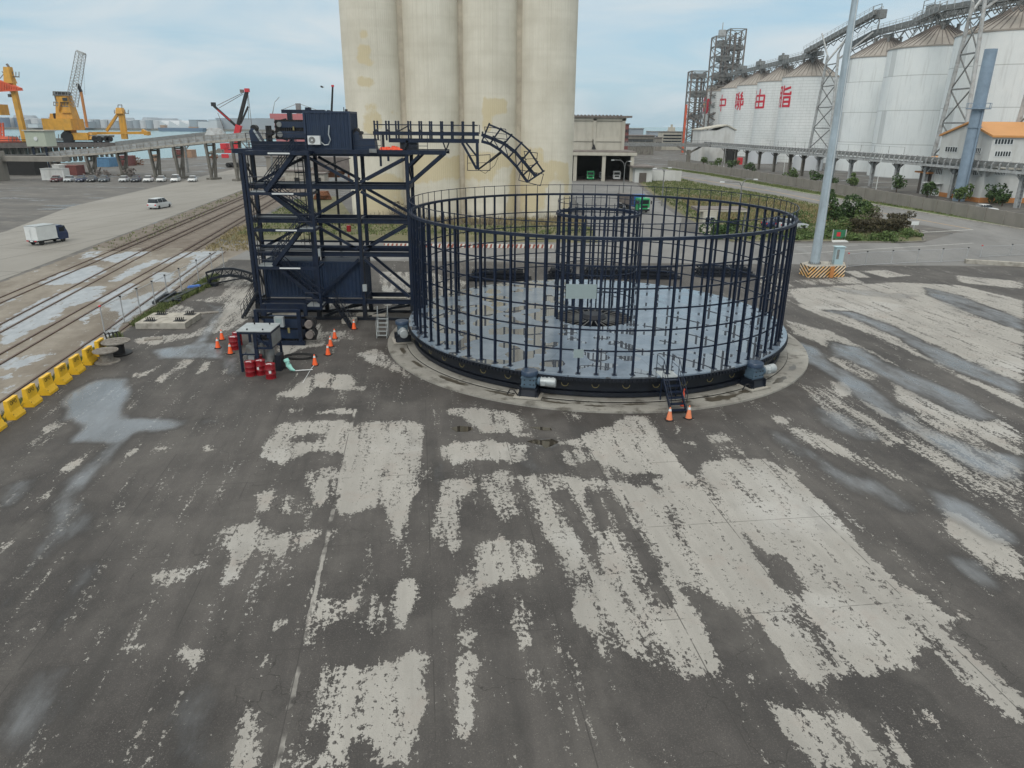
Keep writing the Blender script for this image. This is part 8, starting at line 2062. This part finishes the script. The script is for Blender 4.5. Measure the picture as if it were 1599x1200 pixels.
b = B(); zbox(b, 960, 1010, 1160, 1030, Yc, 4); b.build('drive_beam', 'galv', r)
for x in (990, 1040, 1110, 1140): q = ZC(x, 1048, Yc-2); b = B(); b.lathe([(0, -.6), (1.1, -.6), (1.1, .6), (0, .6)], 16, q, 'y'); b.build('wheel', 'tyre', r, True)
Yk = 305.0
r = thing('yellow_stacker', ZC(1280, 1050, Yk), 'small yellow stacker with an A shaped mast and a long low boom', 'stacker')
b = B(); b.bar(ZC(1255, 745, Yk), ZC(1110, 965, Yk), .9); b.bar(ZC(1245, 760, Yk), ZC(1285, 1050, Yk), 1.1); b.bar(ZC(1275, 760, Yk), ZC(1315, 1050, Yk), 1.1); b.build('mast_leg', 'crane_yellow', r)
b = B(); zbox(b, 1218, 725, 1285, 785, Yk, 3, .7); b.build('mast_head', 'crane_yellow', r)
b = B(); b.bar(ZC(1228, 695, Yk), ZC(1268, 695, Yk), .3); b.bar(ZC(1228, 695, Yk), ZC(1228, 725, Yk), .25); b.bar(ZC(1268, 695, Yk), ZC(1268, 725, Yk), .25); b.bar(ZC(1190, 780, Yk), ZC(1340, 785, Yk), .3)
for x in (1190, 1300, 1335): b.bar(ZC(x, 745, Yk), ZC(x, 783, Yk), .2)
b.build('platform_rail', 'galv', r)
b = B(); b.bar(ZC(930, 990, Yk), ZC(1555, 985, Yk), 1.4, 1.0); b.bar(ZC(1480, 960, Yk), ZC(1550, 1000, Yk), 1.2); b.box(ZC(1535, 1010, Yk), (2, 2, 1.5)); b.build('boom', 'crane_yellow', r)
Yg = 290.0
r = thing('ship_unloader', ZC(0, 1090, Yg), 'orange red and yellow ship unloader cut by the left edge of the photo', 'crane')
b = B(); b.bar(ZC(272, 1105, Yg), ZC(90, 300, Yg), 1.7, 1.7); b.build('column', 'crane_yellow', r)
b = B(); zbox(b, 66, 300, 118, 470, Yg, 3, .6); b.build('column_head', 'crane_yellow', r); b = B(); zbox(b, -30, 690, 35, 800, Yg, 5); b.build('side_cabin', 'crane_yellow', r)
b = B(); b.bar(ZC(70, 268, Yg), ZC(100, 310, Yg), .6); b.bar(ZC(45, 397, Yg), ZC(200, 403, Yg), .4)
for x in (50, 130, 165, 198): b.bar(ZC(x, 350, Yg), ZC(x, 400, Yg), .2)
b.bar(ZC(0, 420, Yg), ZC(40, 370, Yg), .2); b.bar(ZC(40, 370, Yg), ZC(20, 345, Yg), .2); b.build('top_platform', 'roof_grey', r)
b = B(); y_ = Yg-1
pz = [ZC(-200, 330, Yg), ZC(0, 432, Yg), ZC(150, 485, Yg), ZC(238, 520, Yg), ZC(238, 542, Yg), ZC(150, 548, Yg), ZC(0, 556, Yg), ZC(-200, 565, Yg)]
b.slab([(v.x, v.z) for v in pz], Yg-2, Yg-.2); b.build('boom', 'crane_orange', r)
b = B()
for i in range(9): x = -10+i*25; b.bar(ZC(x, 450+i*9, Yg-2.1), ZC(x, 545, Yg-2.1), .25)
b.bar(ZC(-20, 553, Yg-2.1), ZC(238, 540, Yg-2.1), .4); b.build('boom_ribs', 'crane_orange', r)
b = B(); zbox(b, -30, 1025, 160, 1085, Yg, 5, .85); b.bar(ZC(-20, 1095, Yg-3), ZC(220, 1075, Yg-3), .6); b.build('base_platform', 'crane_orange', r)
b = B()
for x in (0, 30): b.bar(ZC(x, 880, Yg), ZC(x+10, 1040, Yg), .5)
for k in range(5): b.bar(ZC(0, 890+k*30, Yg), ZC(38, 905+k*30, Yg), .3)
b.build('lattice_leg', 'crane_orange', r)
b = B()
for x in (90, 130, 170, 205): b.bar(ZC(x, 1015, Yg-3), ZC(x, 1080, Yg-3), .18)
b.bar(ZC(60, 1018, Yg-3), ZC(210, 1030, Yg-3), .18); b.build('base_rail', 'roof_grey', r); b = B(); b.tube([ZC(105, 540, Yg), ZC(105, 600, Yg)], .1, 5); b.box(ZC(105, 615, Yg), (.9, .9, 1.1)); b.build('hook', 'roof_grey', r)
# red knuckle crane
def ZR(zx, zy, Y=250.0): return D(180+zx/6, 100+zy/6, Y)
r = thing('red_crane', ZR(1120, 830), 'red and black telescopic crane with spread booms near the quay', 'crane')
b = B(); b.bar(ZR(1145, 600), ZR(1232, 262), 1.0); b.build('main_boom', 'black', r)
b = B(); b.bar(ZR(1140, 660), ZR(1160, 575), 1.7); b.box(ZR(1236, 265), (1.4, 1.2, 1.1)); b.build('boom_collar', 'red_bright', r)
b = B(); b.bar(ZR(1130, 580), ZR(925, 395), .7); b.box(ZR(922, 398), (1.2, 1.2, 1.2)); b.bar(ZR(1175, 560), ZR(1245, 400), .5); b.build('side_boom', 'black', r)
b = B(); b.bar(ZR(1080, 530), ZR(960, 430), .75, .3); b.build('red_strip', 'red_bright', r)
b = B()
for p, q in (((955, 390), (1190, 275)), ((975, 412), (1200, 282)), ((960, 460), (1040, 665)), ((1245, 290), (1280, 590)), ((1240, 295), (1250, 520))): b.tube([ZR(*p), ZR(*q)], .09, 4)
b.box(ZR(1188, 272), (1.0, 1.0, 1.0)); b.build('cable', 'roof_grey', r)
b = B(); a, c_ = ZR(1003, 800), ZR(1050, 745); b.box(((a.x+c_.x)/2, 250, a.z), (c_.x-a.x, 3, c_.z-a.z)); a, c_ = ZR(1090, 800), ZR(1155, 740); b.box(((a.x+c_.x)/2, 250, a.z), (c_.x-a.x, 3, c_.z-a.z)); a, c_ = ZR(1040, 835), ZR(1225, 800); b.box(((a.x+c_.x)/2, 250, max(a.z, .6)), (c_.x-a.x, 3, 1.4)); b.bar(ZR(1140, 745), ZR(1143, 650), 1.5); b.build('carrier', 'red_bright', r)
b = B()
for zx in (1060, 1110, 1170, 1210): q = ZR(zx, 842); b.lathe([(0, -1.8), (.75, -1.8), (.75, 1.8), (0, 1.8)], 14, (q.x, 250, .75), 'y')
b.build('wheel', 'tyre', r, True)
# ship behind
r = thing('ship', D(470, 200, 420), 'ship with a pale red upper deck, mostly hidden behind the tower deck', 'ship')
Ysh = 420.0
M['ship_red'] = mat('faded_ship_red', (.42, .15, .16), .7, var=.1)
a, c_ = D(437, 205, Ysh), D(505, 182, Ysh); b = B(); b.box(((a.x+c_.x)/2, Ysh, -2), (c_.x-a.x, 16, c_.z+2)); b.build('hull', 'ship_red', r)
a, c_ = D(438, 182, Ysh), D(478, 179, Ysh); b = B(); b.box(((a.x+c_.x)/2+2, Ysh, c_.z-2.4), (c_.x-a.x+12, 12, 2.6)); b.build('upper_deck', 'ship_red', r)
b = B(); q = D(467, 180, Ysh); b.box(q, (2.4, 2, 6)); b.tube([q+Vector((0, 0, 6)), D(440, 172, Ysh)], .12, 4); b.tube([q+Vector((0, 0, 6)), D(500, 174, Ysh)], .12, 4); b.tube([D(424, 186, Ysh), D(429, 160, Ysh)], .3, 5, .1); b.tube([D(429, 160, Ysh), D(436, 152, Ysh)], .15, 5); b.build('mast', 'galv', r)
# containers and clutter on the quay
def boxc(pxa, pxb, pyb, hh, dep, m_, label, rz=0.0, cat='container', name='shipping_container', grp=None):
    a, c_ = G(pxa, pyb), G(pxb, pyb); r = thing(name, a, label, cat, grp); L = (c_-a).length; mx_ = (a+c_)/2
    b = B(); b.box((mx_.x, a.y+dep/2, 0), (L, dep, hh)); b.build('body', m_, r)
    b = B(); n = max(3, int(L/1.2))
    for i in range(n): b.box((mx_.x-L/2+L*(i+.5)/n, a.y-.04, .15), (.35, .06, hh-.4))
    b.bar((mx_.x-L/2, a.y-.05, hh-.1), (mx_.x+L/2, a.y-.05, hh-.1), .16); b.bar((mx_.x-L/2, a.y-.05, .12), (mx_.x+L/2, a.y-.05, .12), .16); b.build('ribs_and_rails', m_, r)
    return r
boxc(66, 104, 282, 2.9, 2.6, 'white_wall', 'long dirty white container behind the maroon and silver cars')
boxc(84, 96, 275, 2.9, 3.5, 'white_wall', 'pale grey front of a shed beside the red brown containers', cat='container')
boxc(96, 123, 274, 2.6, 4, 'red_brown', 'dark red brown container behind the long white one')
boxc(151, 173, 261, 2.9, 6, 'blue_box', 'blue container standing between two trestles')
boxc(183, 204, 259, 3.2, 5, 'red_brown', 'red brown container right of the blue one')
boxc(270, 284, 246.5, 3.2, 5, 'red_brown', 'faded purple brown container by the water, left one of the pair', grp='containers by the water')
boxc(284.5, 301, 246.5, 3.2, 5, 'tan_box', 'tan container by the water, right one of the pair', grp='containers by the water')
def scrap(px, py, w_, h_, seed, m_, label, n=40, cat='scrap pile'):
    p = G(px, py); rg = random.Random(seed); b = B()
    for i in range(n): q = p+Vector((rg.gauss(0, w_*.3), rg.gauss(0, .8), 0)); a_ = rg.uniform(0, PI); L = rg.uniform(.4, 1.4); z = rg.uniform(0, h_)*max(.1, 1-abs(q.x-p.x)/w_); b.bar(q+Vector((0, 0, z)), q+Vector((math.cos(a_)*L, rg.uniform(-.4, .4), z+math.sin(a_)*L*.7)), rg.uniform(.12, .45), rg.uniform(.1, .3))
    return one(b, 'scrap_pile', m_, label, cat)
scrap(213, 258, 3.5, 3.0, 1, 'rust', 'tangled rusty scrap right of the red brown container')
scrap(160, 275, 4.5, 1.6, 2, 'roof_grey', 'dark heap of machinery parts behind the slate grey car'); scrap(206, 276, 2.2, 2.4, 3, 'roof_grey', 'dark scrap heap behind the blackish car')
scrap(333, 250, 3.5, 2.2, 4, 'rust', 'rusty brown machinery heap left of the red crane')
boxc(236, 243, 252, 2.4, 3, 'tan_box', 'small orange brown cabin beside the third trestle', cat='cabin', name='site_cabin')
p = G(352, 247); b = B(); b.box((p.x, p.y, 0), (3.0, .3, 1.6)); one(b, 'red_board', 'red_bright', 'small red board standing on the quay below the red crane', 'board')
for i, (px, py, w_) in enumerate(((383, 238, 20), (350, 239, 16))):
    q = G(px, py); b = B()
    for k in range(40): a_ = rng.uniform(-1, 1); b.box((q.x+a_*w_*.5, q.y+rng.uniform(-3, 3), 0), (rng.uniform(1.5, 4), rng.uniform(2, 4), (1-abs(a_))*rng.uniform(.8, 2.6)+.2), rng.uniform(0, 1), .5)
    one(b, 'gravel_heap', 'concrete_dark', ['grey rubble heap on the quay right of the red crane', 'grey rubble heap on the quay behind the red crane'][i], 'rubble heap')
# structures seen through the tower
for k, (pxa, pxb, pyb, pyt, dep, mm, lb) in enumerate(((446, 478, 292, 268, 5, 'concrete', 'grey concrete block building seen through the top of the tower frame'), (417, 447, 268, 246, 4, 'concrete_wall', 'pale concrete wall segment seen through the tower left bay'), (482, 508, 292, 272, 4, 'concrete', 'low concrete block seen through the middle of the tower'))):
    a, c_ = G(pxa, pyb), G(pxb, pyb); zt2 = D(pxa, pyt, a.y).z; r = thing('block_building', a, lb, 'block building', None)
    b = B(); b.box(((a.x+c_.x)/2, a.y+dep/2, 0), (c_.x-a.x, dep, zt2)); b.build('wall', mm, r)
    b = B(); b.box(((a.x+c_.x)/2, a.y+dep/2, zt2), (c_.x-a.x+.6, dep+.6, .3)); b.build('roof', 'roof_grey', r)
    b = B(); b.box(((a.x+c_.x)/2+.5, a.y-.03, 0), (1.2, .06, 2.1)); b.build('door', 'dark_void', r)
a = G(504, 285); zt2 = D(504, 243, a.y).z
r = thing('bulk_hopper', a, 'rusty bulk hopper standing in dark shade behind the tower', 'hopper')
b = B(); b.box((a.x+3, a.y, zt2*.45), (9, 5, zt2*.5), 0, 1.0); b.build('hopper_body', 'roof_grey', r)
b = B(); b.box((a.x+3, a.y, zt2*.2), (3, 2, zt2*.26), 0, 2.4); b.build('hopper_cone', 'rust', r)
b = B()
for dx in (-1, 1):
    for dy in (-1, 1): b.box((a.x+3+dx*4.2, a.y+dy*2.2, 0), (.4, .4, zt2*.5))
b.build('leg', 'rust', r)
p = G(504, 312); b = B(); rg = random.Random(3)
for k in range(26): t = 2*PI*k/26; b.bar(p+Vector((math.cos(t)*1.7, math.sin(t)*.8, .1)), p+Vector((math.cos(t)*1.1, math.sin(t)*.6, 1.6)), .5, .18)
b.lathe([(0, .2), (1.2, .2), (1.5, .9), (1.1, 1.6), (0, 1.7)], 16, p); one(b, 'grab_bucket', 'rust', 'rusty orange grab bucket lying behind the tower', 'grab bucket')
# ------------------------------------------------------------------ far shore: tanks and sheds
def tank(px, w_px, py0, py1, m_, label, Y=1600.0, roof='flat'):
    a, c_ = D(px-w_px/2, py1, Y), D(px+w_px/2, py0, Y); rad = (c_.x-a.x)/2; z0 = 1.5; h_ = c_.z
    r = thing('storage_tank', ((a.x+c_.x)/2, Y+rad, z0), label, 'storage tank', 'storage tanks on the far shore')
    b = B(); b.lathe([(rad, z0), (rad, h_)], 24, ((a.x+c_.x)/2, Y+rad, 0)); b.build('shell', m_, r, True)
    b = B(); b.lathe([(rad*1.02, h_), (rad*1.02, h_+.6), (0, h_+(rad*.14 if roof == 'cone' else 1.2))], 24, ((a.x+c_.x)/2, Y+rad, 0)); b.build('roof', 'tank_white', r)
tk = [(3, 11, 184, 198, 'tank_blue'), (14, 12, 185, 198, 'tank_white'), (26, 12, 184, 199, 'tank_blue'), (38, 13, 187, 199, 'tank_grey'), (52, 12, 186, 200, 'tank_white'), (66, 16, 188, 200, 'tank_grey'), (136, 9, 187, 199, 'tank_white'), (147, 10, 187, 200, 'tank_grey'),
      (158, 10, 188, 200, 'tank_white'), (170, 9, 188, 200, 'tank_white'), (181, 10, 189, 200, 'tank_grey'), (191, 9, 187, 200, 'tank_white'), (201, 9, 189, 200, 'tank_grey'), (211, 9, 188, 200, 'tank_grey'), (221, 9, 189, 200, 'tank_white'), (231, 9, 188, 200, 'tank_grey'), (243, 12, 189, 200, 'tank_white'), (78, 10, 188, 200, 'tank_white')]
tk.sort()
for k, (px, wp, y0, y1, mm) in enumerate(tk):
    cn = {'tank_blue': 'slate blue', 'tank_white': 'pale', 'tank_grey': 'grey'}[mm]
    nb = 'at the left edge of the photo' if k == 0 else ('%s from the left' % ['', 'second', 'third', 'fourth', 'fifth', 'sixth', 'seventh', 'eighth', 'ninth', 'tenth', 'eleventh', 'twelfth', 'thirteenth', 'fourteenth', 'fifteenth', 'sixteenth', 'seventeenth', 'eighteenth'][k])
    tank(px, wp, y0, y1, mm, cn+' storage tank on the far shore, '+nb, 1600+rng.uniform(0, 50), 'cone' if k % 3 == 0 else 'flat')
def shed(px0, px1, py0, py1, m_, label, Y=1590.0, slope=False, name='far_shed'):
    a, c_ = D(px0, py1, Y), D(px1, py0, Y); r = thing(name, (a.x, Y, 1.4), label, 'shed', 'sheds on the far shore')
    z0 = 1.4; b = B()
    if slope:
        b.slab([(a.x, z0), (c_.x, z0), (c_.x, z0+(c_.z-z0)*.35), (a.x+(c_.x-a.x)*.15, c_.z)], Y, Y+60)
    else: b.box(((a.x+c_.x)/2, Y+25, z0), (c_.x-a.x, 50, c_.z-z0))
    b.build('wall', m_, r)
    b = B(); b.box(((a.x+c_.x)/2, Y+25, c_.z if not slope else z0+1), (c_.x-a.x+1, 51, .8)); b.build('roof', 'tank_grey', r)
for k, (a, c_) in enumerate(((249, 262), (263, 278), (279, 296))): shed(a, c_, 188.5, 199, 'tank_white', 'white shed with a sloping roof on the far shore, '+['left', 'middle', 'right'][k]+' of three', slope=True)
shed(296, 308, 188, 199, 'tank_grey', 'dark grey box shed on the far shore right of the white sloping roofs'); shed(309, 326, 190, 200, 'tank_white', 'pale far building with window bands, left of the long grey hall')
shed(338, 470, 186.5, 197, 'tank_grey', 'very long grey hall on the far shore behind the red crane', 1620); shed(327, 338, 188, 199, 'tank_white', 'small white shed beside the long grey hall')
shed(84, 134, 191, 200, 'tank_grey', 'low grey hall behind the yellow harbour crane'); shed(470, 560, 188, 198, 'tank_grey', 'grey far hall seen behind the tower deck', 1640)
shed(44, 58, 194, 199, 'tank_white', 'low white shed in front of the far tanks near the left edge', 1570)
b = B()
for k in range(60):
    x = -1900+k*28; b.box((x, 2300+rng.uniform(-60, 60), 0), (60, 60, 18+8*math.sin(k*.5)+rng.uniform(0, 6)), rng.uniform(0, 1), .5)
o = b.build('hills', 'tank_grey'); o['kind'] = 'structure'
r = thing('moored_barge', D(270, 204, 1500), 'long low dark barge moored at the far shore in front of the white sheds', 'barge')
a, c_ = D(252, 205, 1500), D(318, 199.5, 1500); b = B(); b.box(((a.x+c_.x)/2, 1500, -2.5), (c_.x-a.x, 18, c_.z+1.5), 0, 1.04); b.build('hull', 'tank_blue', r)
b = B(); b.box((a.x+6, 1500, c_.z-1.0), (9, 12, 5)); b.box((c_.x-20, 1500, c_.z-1), (16, 10, 2)); b.build('deckhouse', 'tan_box', r)
# ------------------------------------------------------------------ distant buildings toward the sea (right of the warehouse)
def far_b(px0, px1, py0, py1, Y, m_, label, rows=2, cols=5, name='distant_building', winm='glass'):
    a, c_ = D(px0, py1, Y), D(px1, py0, Y); r = thing(name, (a.x, Y, 0), label, 'building', 'distant buildings toward the sea')
    b = B(); b.box(((a.x+c_.x)/2, Y+8, 0), (c_.x-a.x, 16, c_.z)); b.build('wall', m_, r)
    b = B(); b.box(((a.x+c_.x)/2, Y+8, c_.z), (c_.x-a.x+.8, 16.8, .5)); b.build('roof', 'roof_grey', r)
    W2, H2 = c_.x-a.x, c_.z
    for i in range(rows):
        b = B()
        if cols > 4: b.box((a.x+W2*.5, Y-.1, H2*(.45+.5*i/rows)), (W2*.92, .2, H2*.5/rows*.5))
        else:
            for k in range(cols): b.box((a.x+W2*(k+.5)/cols, Y-.1, H2*(.45+.5*i/rows)), (W2/cols*.6, .2, H2*.5/rows*.5))
        b.build('window_band', winm, r)
    return r
far_b(974, 982.5, 195, 216, 330, 'red_brown', 'narrow red brown block just right of the warehouse', 3, 3)
far_b(984, 1005, 202, 212, 520, 'tank_grey', 'grey building by the sea, left of the white blob of a ship', 1, 4)
far_b(976, 1022, 213, 224, 400, 'concrete_dark', 'brownish low hall behind the far conveyor bridge', 2, 10)
far_b(1014, 1033, 206.5, 213, 620, 'tank_grey', 'small dark grey building by the sea', 1, 4)
far_b(1034, 1066, 207, 224, 480, 'cream_wall', 'cream building with a stepped tower beside the lattice tower', 3, 8)
far_b(1024, 1034, 216, 223, 460, 'concrete_wall', 'small pale building left of the cream stepped one', 1, 3)
Y = 478; a, c_ = D(1046, 207, Y), D(1057, 199, Y); b = B(); b.box(((a.x+c_.x)/2, Y+6, a.z-.5), (c_.x-a.x, 6, c_.z-a.z+.5), 0, .8); b.box(((a.x+c_.x)/2, Y+6, c_.z), (1.2, 1.2, 1.6)); one(b, 'roof_turret', 'cream_wall', 'stepped cream turret on top of the cream building', 'turret')
r = thing('far_ship', D(1012, 201, 1500), 'white ship on the sea beyond the port buildings', 'ship')
a, c_ = D(1008.5, 205, 1500), D(1015.5, 200, 1500); b = B(); b.box(((a.x+c_.x)/2, 1500, -2.5), (c_.x-a.x, 8, 5), 0, 1.1); b.build('hull', 'tank_white', r); b = B(); b.box(((a.x+c_.x)/2, 1500, 2), (4, 6, 5)); b.build('deckhouse', 'tank_white', r)
p, q = G(975, 238), G(1028, 229); b = B(); b.bar((p.x, p.y, 1.3), (q.x, q.y, 1.3), .4, 2.6); one(b, 'far_wall', 'cream_wall', 'low cream wall along the far bend of the road', 'wall')
for k, (px, py) in enumerate(((1028, 233), (1046, 231))): car_(G(px, py), 1.2, (.66, .67, .67), 'white', 'tiny white car on the far bend of the road, '+['left', 'right'][k]+' one', 'sedan')
r = plant('shrub', G(979, 240), (2.6, 2, 2.2), 500, .4, 'leaf', 'dark bush at the right corner of the warehouse', 'shrub', 99, False)
b = B(); rg = np.random.RandomState(8)
for (px, py, w_) in ((560, 350, 5), (607, 344, 7), (640, 347, 5), (700, 350, 4), (760, 351, 5), (870, 343, 4)):
    p = G(px, py); p.y = min(p.y, 112.6)
    for i in range(150): x = p.x+rg.normal(0, w_*.35); h = abs(rg.normal(.5, .5)); b.bar((x, p.y-.2+rg.uniform(-.5, 0), 0), (x+rg.normal(0, .3), p.y-.3, h), .05)
o = b.build('dry_creeper', 'leaf_dry'); tag(o, 'dry leafless weeds climbing the foot of the cream silos', 'weeds', None, 'stuff')
r = plant('shrub', Vector((D(615, 345, 112).x, 112.2, 0)), (1.3, .6, 1.5), 700, .14, 'leaf_dry', 'dead grey creeper heap against the foot of the cream silos', 'creeper', 101, False)
# bird
r = D(503, 136.5, 55.0)
b = B(); b.lathe([(0, -.14), (.035, -.05), (.04, .02), (.015, .12), (0, .15)], 8, r, 'x'); 
b.add([r+Vector((-.05, 0, .01)), r+Vector((.07, 0, .01)), r+Vector((.02, -.22, .10)), r+Vector((-.06, -.42, .05))], [(0, 1, 2, 3)]); b.add([r+Vector((-.05, 0, .01)), r+Vector((.07, 0, .01)), r+Vector((.02, .22, .10)), r+Vector((-.06, .42, .05))], [(0, 1, 2, 3)])
one(b, 'bird', 'roof_grey', 'small dark bird flying left of the cream silos', 'bird')
# ------------------------------------------------------------------ haze over the whole place
HAZE = 0.00009
b = B(); b.add([(-3600, -60, -6), (3600, -60, -6), (3600, 2900, -6), (-3600, 2900, -6), (-3600, -60, 80), (3600, -60, 80), (3600, 2900, 80), (-3600, 2900, 80)], [(3, 2, 1, 0), (4, 5, 6, 7), (0, 1, 5, 4), (1, 2, 6, 5), (2, 3, 7, 6), (3, 0, 4, 7)])
hm = bpy.data.materials.new('haze'); hm.use_nodes = True; t = hm.node_tree; t.nodes.clear()
pv = N(t, 'ShaderNodeVolumePrincipled'); pv.inputs['Color'].default_value = (.82, .88, .92, 1); pv.inputs['Density'].default_value = HAZE; pv.inputs['Anisotropy'].default_value = .2
oo = N(t, 'ShaderNodeOutputMaterial'); t.links.new(pv.outputs[0], oo.inputs['Volume'])
if HAZE > 0:
    o = b.build('haze', hm); o['kind'] = 'stuff'; o['label'] = 'thin pale sea haze over the port'; o['category'] = 'haze'
